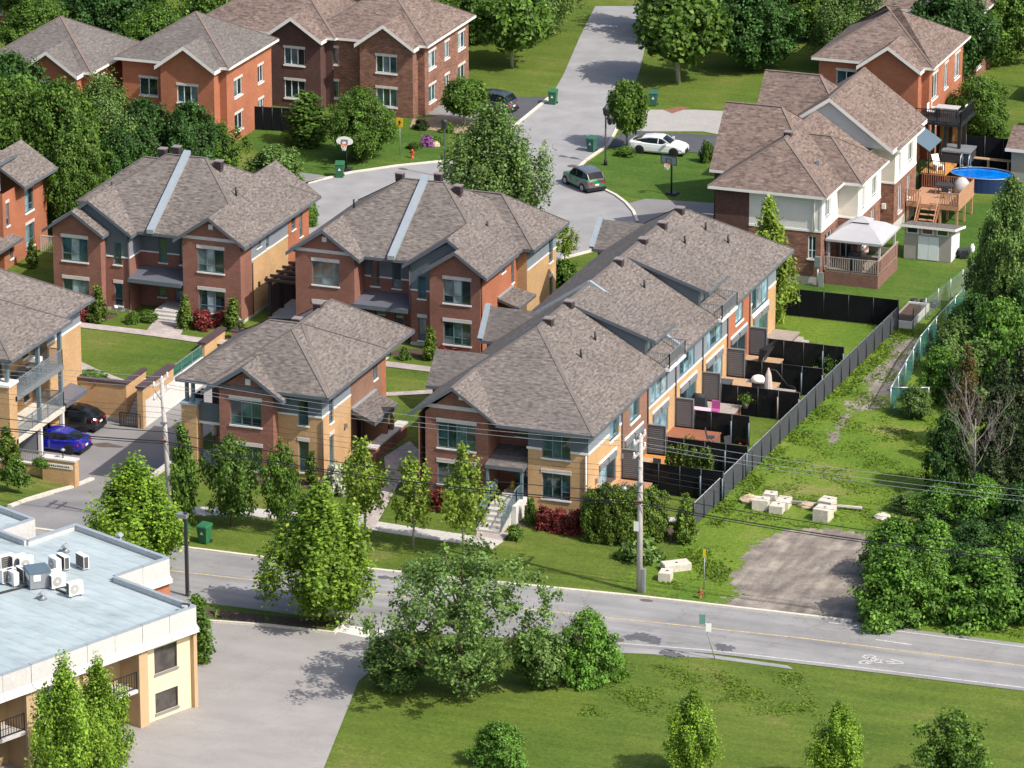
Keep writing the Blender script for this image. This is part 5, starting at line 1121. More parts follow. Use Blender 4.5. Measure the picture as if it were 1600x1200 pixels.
small('wooden_table', 'wooden table behind the closed parasol', 'table', (-84.6, 281.0, .4), [('tabletop', 'gray_deck', lambda p: [p.box(-.75, .75, -.5+.2*k, -.32+.2*k, .72, .78) for k in range(5)]), ('legs', 'deck_wood', lambda p: [p.box(x-.04, x+.04, y-.04, y+.04, -.4, .72) for x in (-.65, .65) for y in (-.4, .4)])])
small('tilted_parasol', 'low tilted dark parasol over the honey brown deck', 'parasol', (-87.9, 287.0, .8), [('canopy', 'sofa_dark', lambda p: p.tube([(-.2, 0, 1.05), (.35, 0, .75)], [.05, 1.25], 8, False, False)), ('pole', 'gray_metal', lambda p: p.tube([(.1, 0, 0), (0, 0, 1.0)], .03, 6))])
small('lounge_chair', 'white moulded lounge chair on the far yard lawn', 'chair', (-84.6, 291.2, 0), [('shell', 'white_plastic', lambda p: (p.hexa([(-.55, -.35, .25), (.35, -.35, .2), (.35, .35, .2), (-.55, .35, .25), (-.55, -.35, .35), (.35, -.35, .3), (.35, .35, .3), (-.55, .35, .35)]), p.hexa([(.3, -.35, .2), (.42, -.35, .2), (.42, .35, .2), (.3, .35, .2), (.6, -.3, .95), (.7, -.3, .95), (.7, .3, .95), (.6, .3, .95)]))), ('base', 'white_plastic', lambda p: p.box(-.35, .25, -.2, .2, 0, .25))], .4)
small('patio_sofa', 'dark sofa under the fence in the cedar yard', 'sofa', (-84.9, 269.0, .35), [('seat', 'cushion_gray', lambda p: p.box(-.8, .8, -.4, .4, .2, .42)), ('back', 'sofa_dark', lambda p: p.box(-.85, .85, .38, .55, 0, .85)), ('arm', 'sofa_dark', lambda p: p.box(-.95, -.8, -.4, .55, 0, .6)), ('arm', 'sofa_dark', lambda p: p.box(.8, .95, -.4, .55, 0, .6))])
small('low_table', 'light stone table in front of the dark sofa', 'table', (-84.2, 267.9, 0), [('tabletop', 'concrete', lambda p: p.box(-.9, .9, -.35, .35, .5, .58)), ('leg', 'concrete', lambda p: p.box(-.8, -.7, -.3, .3, 0, .5)), ('leg', 'concrete', lambda p: p.box(.7, .8, -.3, .3, 0, .5))])
small('cat_table', 'small square table on the bright orange deck', 'table', (-88.4, 264.0, .8), [('tabletop', 'deck_wood', lambda p: p.box(-.45, .45, -.4, .4, .68, .74)), ('legs', 'dark_metal', lambda p: [p.box(x-.03, x+.03, y-.03, y+.03, 0, .68) for x in (-.38, .38) for y in (-.33, .33)])]).o.name = 'side_table'
small('lounge_chair', 'pale folding lounge chair behind the cedar hedge', 'chair', (-84.4, 257.3, 0), [('seat', 'cushion_gray', lambda p: p.hexa([(-.6, -.3, .3), (.3, -.3, .3), (.3, .3, .3), (-.6, .3, .3), (-.6, -.3, .38), (.3, -.3, .38), (.3, .3, .38), (-.6, .3, .38)])), ('backrest', 'cushion_gray', lambda p: p.hexa([(.28, -.3, .3), (.36, -.3, .3), (.36, .3, .3), (.28, .3, .3), (.6, -.3, 1.0), (.68, -.3, 1.0), (.68, .3, 1.0), (.6, .3, 1.0)])), ('legs', 'gray_metal', lambda p: [p.box(x-.03, x+.03, y-.03, y+.03, 0, .3) for x in (-.5, .3) for y in (-.28, .28)])], .25)
small('toy', 'flat orange toy on the grass beside the air conditioner', 'toy', (-85.0, 273.4, 0), [('body', 'orange_toy', lambda p: p.lathe([(.45, 0), (.5, .12), (.2, .22)], n=10))])
mb = MB(); mb.sheet([(-86.6, 273.2), (-83.1, 273.2), (-83.1, 274.6), (-86.6, 274.6)], .013); mb.sheet([(-89.4, 295.2), (-82.3, 295.2), (-82.25, 300.2), (-91.2, 300.2), (-91.2, 297.5), (-89.4, 297.5)], .013); mb.sheet([(-86.4, 289.2), (-82.4, 289.2), (-82.3, 295.2), (-86.4, 295.2)], .0132); ground_piece('yard_lawn', mb, 'rough_grass')
for k, (x, y, z, lb) in enumerate(((-87.6, 263.4, .8, 'dark folding chair on the bright orange deck'), (-85.2, 271.4, 0, 'dark folding chair on the grass below the red deck'), (-86.2, 270.4, .8, 'dark folding chair at the edge of the red deck'), (-84.0, 281.9, .4, 'dark folding chair behind the wooden table'), (-84.9, 279.9, .4, 'dark folding chair in front of the wooden table'), (-87.6, 284.6, .8, 'dark folding chair on the honey brown deck'), (-85.0, 286.6, 0, 'dark folding chair in the fenced yard next to the tilted parasol'))):
    small('folding_chair', lb, 'chair', (x, y, z), [('seat', 'sofa_dark', lambda p: p.box(-.26, .26, -.26, .26, .4, .45)), ('backrest', 'sofa_dark', lambda p: p.hexa([(-.26, .22, .45), (.26, .22, .45), (.26, .26, .45), (-.26, .26, .45), (-.26, .34, 1.0), (.26, .34, 1.0), (.26, .38, 1.0), (-.26, .38, 1.0)])), ('legs', 'dark_metal', lambda p: [p.beam((sx*.24, -.24, 0), (sx*.24, .24, .42), .03, .03) for sx in (-1, 1)])], k*.9, group='dark folding chairs in the yards')
for k, (x, y, z, lb, s_) in enumerate(((-87.0, 268.3, .8, 'potted plant on the red deck', .8), (-83.6, 285.3, 0, 'leafy climbing plant by the honey deck fence post', 1.5), (-83.4, 288.0, 0, 'leafy climbing plant by the long fence', 1.3), (-86.2, 277.8, .8, 'potted plant beside the storage chest', .7))):
    t = Thing('potted_plant', lb, 'plant', (x, y, z)); p = MB(); p.lathe([(.16, 0), (.22, .35)], n=10); t.add('pot', p, 'vent_brown'); rg = np.random.default_rng(k); P3 = rg.normal(size=(160, 3))*[.2, .2, .25*s_]+[0, 0, .35+.45*s_]; o_ = bpy.data.objects.new('foliage', leaf_mesh('foliage', P3, rg.normal(size=(160, 3))+[0, 0, .6], np.full(160, .08), 'leaf_mid', rg)); link(o_); o_.parent = t.o
# ------------------------------------------------------------------ semi-detached houses at the right, brick below and siding above
def semi(yo, label, second):
    h = House('siding_house', label, 'house', (-94, 313+yo, 0)); E = 6.75
    Y = lambda y: y+yo
    F = ('y', Y(307.9), -1); H = [(-91.05, -90.45, 1.95, 3.65)]
    if not second:
        h.wall('dark_brick', F, -98.05, -95.5, 0, E); h.wall('white_siding', F, -95.5, -90.1, 4.0, E); h.wall('mixed_brick', F, -95.5, -90.1, .6, 4.0, H); h.wall('concrete', F, -95.5, -90.1, 0, .6)
        h.window(F, *H[0], split=(.5,), transom=.36, frame='white_frame', sill=.1); h.trim('white_trim', F, -95.5, -90.06, 3.95, 4.1); h.trim('white_trim', F, -90.22, -90.06, 4.1, E-.2)
        p = MB(); p.tube([(-90.6, Y(307.8), 4.1), (-90.6, Y(307.8), E-.1)], .06, 6); h.add('downspout', p, 'white_trim')
        h.wall('dark_brick', ('x', -98.05, -1), Y(307.9), Y(316), 0, E)
    F = ('x', -90.1, 1); H = [(Y(308.9), Y(310.2), 4.7, 6.2), (Y(308.9), Y(310.6), 1.2, 3.5)]
    h.wall('white_siding', F, Y(307.9), Y(312.1), 4.0, E, H); h.wall('mixed_brick', F, Y(307.9), Y(312.1), 0, 4.0, H); h.trim('white_trim', F, Y(307.88), Y(312.1), 3.95, 4.1)
    for q in H: h.window(F, *q, split=(.5,), transom=.35 if q[2] < 2 else 0, frame='white_frame', sill=.12)
    F = ('y', Y(312.1), -1); H = [(-89.9, -89.0, .9, 3.2)]
    h.wall('cream_siding', F, -90.1, -88.6, 4.0, E, H); h.wall('mixed_brick', F, -90.1, -88.6, .9 if second else 0, 4.0, H if not second else ()); h.trim('white_trim', F, -90.1, -88.56, 3.95, 4.08)
    if second: h.wall('concrete', F, -90.1, -88.6, 0, .9); p = MB(); fbox(p, F, -89.5, -89.2, 2.0, 2.4, 0, .15); h.add('meter_box', p, 'white_plastic')
    else: h.window(F, *H[0], split=(.5,), transom=0, frame='white_frame', name='patio_door')
    F = ('x', -88.6, 1); H = [(Y(313.2), Y(313.8), 4.4, 6.1), (Y(315.8), Y(317.0), 4.6, 6.0), (Y(313.2), Y(314.2), 1.4, 3.5), (Y(315.6), Y(316.5), 1.8, 3.6)]
    if second: H += [(Y(315.8), Y(316.9), .2, .75)]
    h.wall('white_siding', F, Y(312.1), Y(318.1), 4.0, E, H); h.wall('mixed_brick', F, Y(312.1), Y(318.1), .9, 4.0, H); h.wall('concrete', F, Y(312.1), Y(318.1), 0, .9, H); h.trim('white_trim', F, Y(312.08), Y(318.1), 3.95, 4.1)
    for k, q in enumerate(H): h.window(F, *q, split=(.5,), transom=0, frame='white_frame', sill=.12 if k != 4 else 0)
    h.wall('mixed_brick', ('y', Y(318.1), 1), -98, -88.6, 0, E)
    K = dict(mat='brown_shingle', fmat='white_trim')
    sA = .68
    zr_ = E+sA*4.5
    if not second:
        r = h.roof([[(-98.5, Y(307.4), E), (-89.55, Y(307.4), E), (-94.05, Y(311.6), 9.66)], [(-89.55, Y(307.4), E), (-89.55, Y(319.5), E), (-94.05, Y(319.5), 9.66), (-94.05, Y(311.6), 9.66)], [(-98.5, Y(319.5), E), (-98.5, Y(307.4), E), (-94.05, Y(311.6), 9.66), (-94.05, Y(319.5), 9.66)]], **K)
        roof_bits(h, r, [(-94.1, Y(312.6), 9.35)], [])
        for (x, y) in ((-91.4, 311.2),): p = MB(); p.box(x-.12, x+.12, Y(y)-.12, Y(y)+.12, 7.6, 8.35); h.add('roof_pipe', p, 'gray_metal', r)
    else:
        r = h.roof([[(-88.35, Y(310.55), 6.95), (-88.35, Y(320), 6.95), (-93.3, Y(320), 10.5), (-93.3, Y(310.55), 10.5)], [(-98.4, Y(320), 6.95), (-98.4, Y(310.55), 6.95), (-93.3, Y(310.55), 10.5), (-93.3, Y(320), 10.5)]], t=.3, **K)
        h.tri('white_siding', ('y', Y(310.95), -1), [(-98.0, 6.9), (-88.7, 6.9), (-93.3, 10.25)])
    h.roof(hip(-94.5, -88.1, Y(311.6), Y(318.5), E+.01, .69, 'x', .01, 3.45), name='wing_roof', **K)
    if not second: pass
    h.roof([[(-99.7, Y(311.5), E), (-91.6, Y(311.5), E), (-95.6, Y(316), 10.7), (-99.95, Y(316), 10.7)], [(-99.95, Y(316), 10.7), (-95.6, Y(316), 10.7), (-91.6, Y(320.5), E), (-99.7, Y(320.5), E)], [(-91.6, Y(311.5), E), (-91.6, Y(320.5), E), (-95.6, Y(316), 10.7)]], name='garage_roof', **K)
    h.wall('mixed_brick', ('x', -99.4, -1), Y(311.8), Y(320), 0, E); h.tri('mixed_brick', ('x', -99.4, -1), [(Y(311.8), E), (Y(320.2), E), (Y(316), 10.5)]); h.wall('dark_brick', ('y', Y(311.8), -1), -99.4, -98.05, 0, E)
    h.done(); return h
semi(0, 'white-sided brick house with the gazebo deck, nearest of its row', False)
semi(9.7, 'white-sided house with a front gable, between the gazebo house and the pool', True)
# annexes of the garages towards the street
t = Thing('garage_wall', 'dark red brick garage front beside the concrete apron', 'garage', (-101, 330, 0), world=True); a = G(1126, 205); p = MB(); p.box(-101.0, -95.5, 331, 336, 0, 6.2); t.add('brick_wall', p, 'dark_brick'); p = MB(); p.box(-101.1, -95.4, 330.9, 336.1, 3.6, 3.8); t.add('stone_band', p, 'stone'); p = MB(); p.box(-101.3, -95.2, 330.7, 336.3, 6.2, 6.45); t.add('roof', p, 'brown_shingle')
t = Thing('garden_pillar', 'low dark red brick wall at the end of the white car driveway', 'wall', (-101.6, 324, 0), world=True); p = MB(); p.box(-102.2, -100.9, 322.5, 324.2, 0, 1.7); t.add('brick_wall', p, 'dark_brick'); p = MB(); p.box(-102.3, -100.8, 322.4, 324.3, 1.7, 1.85); t.add('cap', p, 'dark_metal')
# gazebo deck: raised deck with skirt, balusters and a cloth gazebo
g0 = G(1289, 436); g1 = G(1370, 452); yd = g1.y
t = Thing('gazebo_deck', 'raised deck with brown skirt and grey balusters under the gazebo', 'deck', (-87.5, yd, 0), world=True)
xa, xb, ya, yb = -89.95, -86.0, yd, yd+5.2
for k in range(16): p = MB(); p.box(xa+(xb-xa)*k/16, xa+(xb-xa)*(k+1)/16-.02, ya, yb, .98, 1.05); t.add('plank', p, 'weathered_wood')
for k in range(6): p = MB(); p.box(xa, xb, ya-.03, ya, .16*k, .16*k+.15); t.add('skirt_board', p, 'skirt_wood'); p = MB(); p.box(xb, xb+.03, ya, yb, .16*k, .16*k+.15); t.add('skirt_board', p, 'skirt_wood')
rail(t, [(xa, ya, 1.05), (xb, ya, 1.05)], 0, 1.0, 'weathered_wood', step=.16, post=2.0, th_=.06)
for k in range(7): p = MB(); p.box(xb-.02, xb+.02, ya+yb*0+.74*k+.02, ya+.74*k+.72, 1.08, 2.05); t.add('rail_board', p, 'skirt_wood')
p = MB(); p.box(xb-.06, xb+.06, ya, yb, 2.05, 2.12); t.add('handrail', p, 'weathered_wood')
t = Thing('gazebo', 'pale grey cloth gazebo on the raised deck', 'gazebo', (-87.9, yd+2.5, 1.05)); hx, hy = 2.1, 2.3
for x in (-hx+.2, hx-.25):
    for y in (-hy+.3, hy-.3): p = MB(); p.box(x-.07, x+.07, y-.07, y+.07, 0, 2.35); t.add('post', p, 'cushion_gray')
ap = [(-.55, -.5, 3.15), (.55, -.5, 3.15), (.55, .5, 3.15), (-.55, .5, 3.15)]; ev = [(-hx, -hy, 2.25), (hx, -hy, 2.25), (hx, hy, 2.25), (-hx, hy, 2.25)]
p = MB()
for k in range(4):
    a, b, c, d = Vector(ev[k]), Vector(ev[(k+1) % 4]), Vector(ap[(k+1) % 4]), Vector(ap[k]); m0 = a.lerp(d, .5)-Vector((0, 0, -.12)); m1 = b.lerp(c, .5)-Vector((0, 0, -.12))
    p.poly([a, b, m1, m0]); p.poly([m0, m1, c, d]); p.poly([a, b, b-Vector((0, 0, .16)), a-Vector((0, 0, .16))])
can = t.add('canopy', p, 'gazebo_cloth')
p = MB(); q = [(-.7, -.65, 3.22), (.7, -.65, 3.22), (.7, .65, 3.22), (-.7, .65, 3.22)]
for k in range(4): p.poly([q[k], q[(k+1) % 4], (.0, .0, 3.55)])
t.add('vent_canopy', p, 'gazebo_cloth', can)
p = MB(); p.box(-.6, .6, -.56, -.54, 3.14, 3.22); t.add('vent_gap', p, 'dark_metal', can)
small('covered_barbecue', 'black covered barbecue under the gazebo', 'barbecue', (-87.9, yd+.7, 1.05), [('cover', 'sofa_dark', lambda p: p.hexa([(-.6, -.32, 0), (.6, -.32, 0), (.6, .32, 0), (-.6, .32, 0), (-.42, -.22, 1.2), (.42, -.22, 1.2), (.36, .22, 1.25), (-.36, .22, 1.25)])), ('lid_hump', 'sofa_dark', lambda p: p.tube([(-.38, 0, 1.15), (.38, 0, 1.15)], .24, 10))])
small('garden_bench', 'bench with pale green cushions under the gazebo', 'bench', (-87.0, yd+3.6, 1.05), [('seat', 'weathered_wood', lambda p: p.box(-.8, .8, -.3, .3, .35, .42)), ('cushion', 'leaf_gray', lambda p: p.box(-.75, .75, -.28, .28, .42, .52)), ('backrest', 'weathered_wood', lambda p: p.box(-.8, .8, .28, .34, .42, .9))])
small('water_barrel', 'bright blue water barrel at the foot of the brick wall', 'barrel', G(1248, 440), [('barrel', 'barrel_blue', lambda p: p.lathe([(.34, 0), (.4, .2), (.4, .5), (.34, .75), (.1, .78)], n=14)), ('lid', 'dark_metal', lambda p: p.lathe([(.36, .78), (.3, .84)], n=14)), ('stand', 'concrete', lambda p: p.box(-.5, .5, -.35, .35, -.02, .02))])
small('electric_meter', 'grey electric meter box on a post by the brick house', 'meter', (-90.2, 307.6, 0), [('box', 'gray_metal', lambda p: p.box(-.22, .22, -.12, .12, 1.5, 2.25)), ('conduit', 'galvanized', lambda p: p.tube([(0, 0, 0), (0, 0, 1.5)], .07, 8)), ('side_panel', 'galvanized', lambda p: p.box(.1, .45, -.05, .05, 0, 1.1))])
# brown deck with stairs behind the second house
d0 = G(1496, 336); d1 = G(1470, 342)
t = Thing('stair_deck', 'reddish wooden deck with open stairs below the blue pool', 'deck', (-85.5, 331, 0), world=True)
xa, xb = -88.5, -84.5; ya = 324.9; yb = 329.3; zd = 1.75
for k in range(14): p = MB(); p.box(xa+(xb-xa)*k/14, xa+(xb-xa)*(k+1)/14-.02, ya, yb, zd-.08, zd); t.add('plank', p, 'tan_wood')
for x in (xa+.1, -85.9, xb-.1):
    for y in (ya+.1, (ya+yb)/2, yb-.1): p = MB(); p.box(x-.08, x+.08, y-.08, y+.08, 0, zd-.08); t.add('post', p, 'tan_wood')
p = MB(); p.box(xa, xb, ya-.05, ya, zd-.3, zd); p.box(xb, xb+.05, ya, yb, zd-.3, zd); t.add('rim_joist', p, 'tan_wood')
rail(t, [(xa, ya, zd), (-87.4, ya, zd)], 0, 1.0, 'tan_wood', step=.17, th_=.07); rail(t, [(-85.9, ya, zd), (xb, ya, zd)], 0, 1.0, 'tan_wood', step=.17, th_=.07); rail(t, [(xa, yb, zd), (xb, yb, zd)], 0, 1.0, 'red_wood', step=.17, th_=.07)
for k in range(9): p = MB(); p.box(xb-.02, xb+.03, ya+k*(yb-ya)/9+.01, ya+(k+1)*(yb-ya)/9-.01, zd+.05, zd+1.0); t.add('rail_board', p, 'tan_wood')
for k in range(5): p = MB(); p.box(-87.3, -86.0, ya-.3*(k+1), ya-.3*k, zd-.33*(k+1)-.05, zd-.33*(k+1)); t.add('step', p, 'tan_wood')
for x in (-87.4, -85.95): p = MB(); p.beam((x, ya, zd-.15), (x, ya-1.7, .05), .06, .28); t.add('stringer', p, 'red_wood'); p = MB(); p.beam((x, ya, zd+.85), (x, ya-1.6, .85), .06, .08); p.box(x-.04, x+.04, ya-1.65, ya-1.57, 0, .85); t.add('handrail', p, 'tan_wood')
small('covered_barbecue', 'grey covered barbecue in the corner of the reddish deck', 'barbecue', (-85.2, yb-.8, zd), [('cover', 'cushion_gray', lambda p: p.lathe([(.6, 0), (.62, .5), (.55, .9), (.3, 1.2), (.05, 1.28)], n=12))])
small('patio_table', 'dark glass table on the reddish deck', 'table', (-86.4, yb-1.2, zd), [('tabletop', 'sofa_dark', lambda p: p.box(-.7, .7, -.5, .5, .68, .73)), ('legs', 'gray_metal', lambda p: [p.box(x-.03, x+.03, y-.03, y+.03, 0, .68) for x in (-.6, .6) for y in (-.4, .4)])])
small('patio_chair', 'grey metal chair at the dark glass table', 'chair', (-86.0, yb-2.4, zd), [('seat', 'cushion_gray', lambda p: p.box(-.28, .28, -.28, .28, .4, .45)), ('backrest', 'sofa_dark', lambda p: p.box(-.28, .28, -.3, -.25, .45, .95)), ('legs', 'gray_metal', lambda p: [p.box(x-.02, x+.02, y-.02, y+.02, 0, .4) for x in (-.26, .26) for y in (-.26, .26)])])
# white shed
s0 = G(1412, 404); s1 = G(1488, 406)
t = Thing('garden_shed', 'grey garden shed with white double door and three small windows', 'shed', (s0.x, s0.y, 0)); L = (s1-s0).xy.length
p = MB(); p.box(0, L, 0, 2.3, .08, 2.0); t.add('siding', p, 'shed_siding'); p = MB(); p.box(.02, L-.02, .02, 2.28, 0, .08); t.add('base', p, 'concrete')
p = MB(); p.hexa([(.05, -.003, 2.0), (L-.05, -.003, 2.0), (L-.05, 2.25, 2.0), (.05, 2.25, 2.0), (.05, -.003, 2.55), (L-.05, -.003, 2.55), (L-.05, 2.25, 2.1), (.05, 2.25, 2.1)]); t.add('upper_wall', p, 'shed_siding')
p = MB(); p.box(L, L+.02, .02, 2.28, .1, 2.0); t.add('end_wall', p, 'white_trim')
for k in range(2): p = MB(); p.box(L*.3+k*L*.22, L*.3+(k+1)*L*.22-.015, -.05, 0, .1, 1.85); t.add('door', p, 'shed_door', label='white boarded shed door' )
for k in range(3):
    a = .18+k*L*.32; p = MB(); p.box(a, a+L*.25, -.06, -.004, 2.02, 2.5); f_ = t.add('window', p, 'white_frame'); p = MB(); p.box(a+.07, a+L*.25-.07, -.07, -.061, 2.08, 2.44); t.add('pane', p, 'glass_dark', f_)
p = MB(); p.hexa([(-.25, -.35, 2.55), (L+.35, -.35, 2.55), (L+.35, 2.6, 2.03), (-.25, 2.6, 2.03), (-.25, -.35, 2.68), (L+.35, -.35, 2.68), (L+.35, 2.6, 2.16), (-.25, 2.6, 2.16)]); r_ = t.add('roof', p, 'dark_shingle'); p = MB(); p.box(-.28, L+.38, -.38, -.352, 2.53, 2.7); p.hexa([(L+.352, -.35, 2.53), (L+.38, -.35, 2.53), (L+.38, 2.6, 2.0), (L+.352, 2.6, 2.0), (L+.352, -.35, 2.7), (L+.38, -.35, 2.7), (L+.38, 2.6, 2.18), (L+.352, 2.6, 2.18)]); t.add('fascia', p, 'white_trim', r_)
small('wheelbarrow', 'dark wheelbarrow leaning on the right end of the shed', 'wheelbarrow', G(1506, 402), [('tray', 'sofa_dark', lambda p: p.hexa([(-.3, -.5, .1), (.3, -.5, .1), (.3, .3, .1), (-.3, .3, .1), (-.45, -.6, .7), (.45, -.6, .7), (.45, .45, .6), (-.45, .45, .6)])), ('wheel', 'rubber', lambda p: p.tube([(-.05, .6, .2), (.05, .6, .2)], .2, 12)), ('handle', 'gray_metal', lambda p: (p.beam((-.25, .5, .2), (-.3, -1.1, .75), .04, .04), p.beam((.25, .5, .2), (.3, -1.1, .75), .04, .04)))], .3)
small('gas_bottle', 'white gas bottle behind the shed corner', 'gas bottle', G(1519, 394), [('bottle', 'white_plastic', lambda p: p.lathe([(.15, 0), (.18, .1), (.18, .45), (.1, .55), (.08, .65)], n=12)), ('valve', 'dark_metal', lambda p: p.lathe([(.04, .65), (.04, .74)], n=8))])
small('planter_box', 'white raised planter bed by the corner of the long fence', 'planter', (-81.9, 302.6, 0), [('board', 'weathered_wood', lambda p: p.box(-.75, -.68, -2.2, 2.2, 0, .55)), ('board', 'white_trim', lambda p: p.box(.68, .75, -2.2, 2.2, 0, .55)), ('board', 'white_trim', lambda p: p.box(-.75, .75, -2.27, -2.2, 0, .55)), ('board', 'white_trim', lambda p: p.box(-.75, .75, 2.2, 2.27, 0, .55)), ('soil', 'mulch', lambda p: p.box(-.68, .68, -2.2, 2.2, .2, .42))])
small('flower_pots', 'row of black plant pots behind the white planter', 'plant pots', (-81.8, 305.6, 0), [('pot', 'black_metal', lambda p: p.lathe([(.2, 0), (.28, .5)], (-.7, 0, 0), 10)), ('pot', 'black_metal', lambda p: p.lathe([(.2, 0), (.28, .5)], (0, .1, 0), 10)), ('pot', 'black_metal', lambda p: p.lathe([(.2, 0), (.28, .5)], (.75, 0, 0), 10))])
# pool terrace behind: orange deck, black rails, above-ground pool, awning
pc = G(1537, 262, 1.35)
t = Thing('swimming_pool', 'oval above-ground pool with bright blue water', 'pool', (-85.65, 336.4, 0)); a_, b_ = 2.5, 1.6
el = [(a_*math.cos(k*math.pi/16), b_*math.sin(k*math.pi/16)) for k in range(32)]
p = MB()
for k in range(32): q, r_ = el[k], el[(k+1) % 32]; p.poly([(q[0], q[1], 0), (r_[0], r_[1], 0), (r_[0], r_[1], 1.15), (q[0], q[1], 1.15)], True)
t.add('wall', p, 'pool_wall'); p = MB(); p.poly([(x*.985, y*.985, 1.08) for x, y in el]); t.add('water', p, 'pool_water'); p = MB(); p.tube([(x, y, 1.16) for x, y in el]+[(el[0][0], el[0][1], 1.16)], .05, 6, False); t.add('rim', p, 'gray_metal')
PX, PY = t.o.location.x, t.o.location.y
for dx in (-2.0, -1.35):
    small('pool_ladder', 'left chrome handrail of the pool ladder' if dx < -1.7 else 'right chrome handrail of the pool ladder', 'handrail', (PX+dx, PY+1.15, 1.2), [('rail', 'galvanized', lambda p: p.tube([(0, .3, 0), (0, .3, .7), (0, .15, .95), (0, -.15, .95), (0, -.35, .6), (0, -.35, -.1)], .04, 8)), ('foot', 'galvanized', lambda p: p.box(-.1, .1, .2, .4, -.02, .02))])
t = Thing('pool_deck', 'orange stained pool deck with black railings', 'deck', (PX-5.4, PY, 0), world=True); xa, xb, ya, yb = -90.1, PX-2.45, PY-2.2, PY+3.6
n = 18
for k in range(n): p = MB(); p.box(xa, xb, ya+(yb-ya)*k/n, ya+(yb-ya)*(k+1)/n-.02, 1.2, 1.28); t.add('plank', p, 'orange_wood')
p = MB(); p.box(xa, xb-.02, ya-.04, ya, 0, 1.28); t.add('skirt', p, 'fence_black')
rail(t, [(xa, ya, 1.28), (xb, ya, 1.28)], 0, 1.15, 'black_metal', step=.15, post=1.5, th_=.035); rail(t, [(xb-1.2, yb, 1.28), (xb, yb, 1.28)], 0, 1.15, 'black_metal', step=.15, th_=.035)
t = Thing('pergola', 'black pergola with orange slat walls under the upper terrace', 'pergola', (-89, PY+4, 1.28), world=True)
for x in (-90.3, -89.3, -88.2): 
    for y in (PY+2.4, PY+4.0): p = MB(); p.box(x-.12, x+.12, y-.12, y+.12, 0, 4.2); t.add('post', p, 'black_metal')
for k in range(16): p = MB(); p.box(-90.2, -88.25, PY+4.08, PY+4.13, 1.3+.17*k, 1.3+.17*k+.155); t.add('slat', p, 'orange_wood')
p = MB(); p.box(-92.0, -88.0, PY+2.2, PY+6.2, 4.0, 4.2); t.add('terrace_floor', p, 'black_metal'); rail(t, [(-91.9, PY+2.3, 4.2), (-88.1, PY+2.3, 4.2), (-88.1, PY+6.1, 4.2)], 0, 1.0, 'black_metal', step=.15, th_=.035)
small('awning', 'slanted blue-grey awning at the corner of the second house', 'awning', (-89.8, PY-.6, 3.95), [('cloth', 'awning_blue', lambda p: p.hexa([(-.85, -1.6, -.02), (.5, -1.6, -.85), (.5, 1.9, -.85), (-.85, 1.9, -.02), (-.85, -1.6, .03), (.5, -1.6, -.8), (.5, 1.9, -.8), (-.85, 1.9, .03)])), ('post', 'black_metal', lambda p: p.box(.4, .5, -1.6, -1.5, -4.1, -.85)), ('post', 'black_metal', lambda p: p.box(.4, .5, 1.8, 1.9, -4.1, -.85))])
small('hot_tub', 'dark square hot tub on the orange pool deck', 'hot tub', (PX-2.6, PY+2.6, 1.28), [('shell', 'sofa_dark', lambda p: p.box(-1.1, 1.1, -1, 1, 0, .85)), ('cover', 'gray_metal', lambda p: p.box(-1.15, 1.15, -1.05, 1.05, .85, .98))])
small('adirondack_chair', 'white slatted chair under the awning', 'chair', (-89.0, PY-.6, 1.28), [('seat', 'white_plastic', lambda p: p.box(-.3, .3, -.3, .3, .35, .42)), ('backrest', 'white_plastic', lambda p: p.hexa([(-.3, .25, .4), (.3, .25, .4), (.3, .32, .4), (-.3, .32, .4), (-.3, .6, 1.1), (.3, .6, 1.1), (.3, .66, 1.1), (-.3, .66, 1.1)])), ('legs', 'white_plastic', lambda p: [p.box(x-.04, x+.04, -.3, .3, 0, .35) for x in (-.28, .28)])], .8)
small('terrace_table', 'grey rectangular table on the black upper terrace', 'table', (-89.7, PY+4.4, 4.2), [('tabletop', 'cushion_gray', lambda p: p.box(-.9, .9, -.55, .55, .7, .76)), ('legs', 'black_metal', lambda p: [p.box(x-.03, x+.03, y-.03, y+.03, 0, .7) for x in (-.8, .8) for y in (-.45, .45)])])
tc = small('terrace_chair', 'pale chair at the left side of the terrace table', 'chair', (-90.9, PY+3.9, 4.2), [('seat', 'cushion_gray', lambda p: p.box(-.28, .28, -.28, .28, .4, .46)), ('backrest', 'white_plastic', lambda p: p.box(-.3, -.24, -.28, .28, .46, 1.05)), ('legs', 'black_metal', lambda p: [p.box(x-.025, x+.025, y-.025, y+.025, 0, .4) for x in (-.25, .25) for y in (-.25, .25)])])
copy_tree(tc.o, None, (-90.9, PY+5.0, 4.2), .2, 'pale chair at the far left corner of the terrace table'); copy_tree(tc.o, None, (-88.5, PY+4.4, 4.2), 3.1, 'pale chair at the right end of the terrace table')
t = Thing('yard_fence', 'black mesh fence behind the pool and the hot tub', 'fence', (PX, PY+4.1, 0), world=True)
for k in range(6): p = MB(); p.box(-88.1+1.5*k+.04, -88.1+1.5*k+1.46, PY+4.08, PY+4.12, .05, 2.9); t.add('panel', p, 'fence_black')
for k in range(7): p = MB(); p.tube([(-88.1+1.5*k, PY+4.1, 0), (-88.1+1.5*k, PY+4.1, 3.0)], .05, 6); t.add('post', p, 'black_metal')
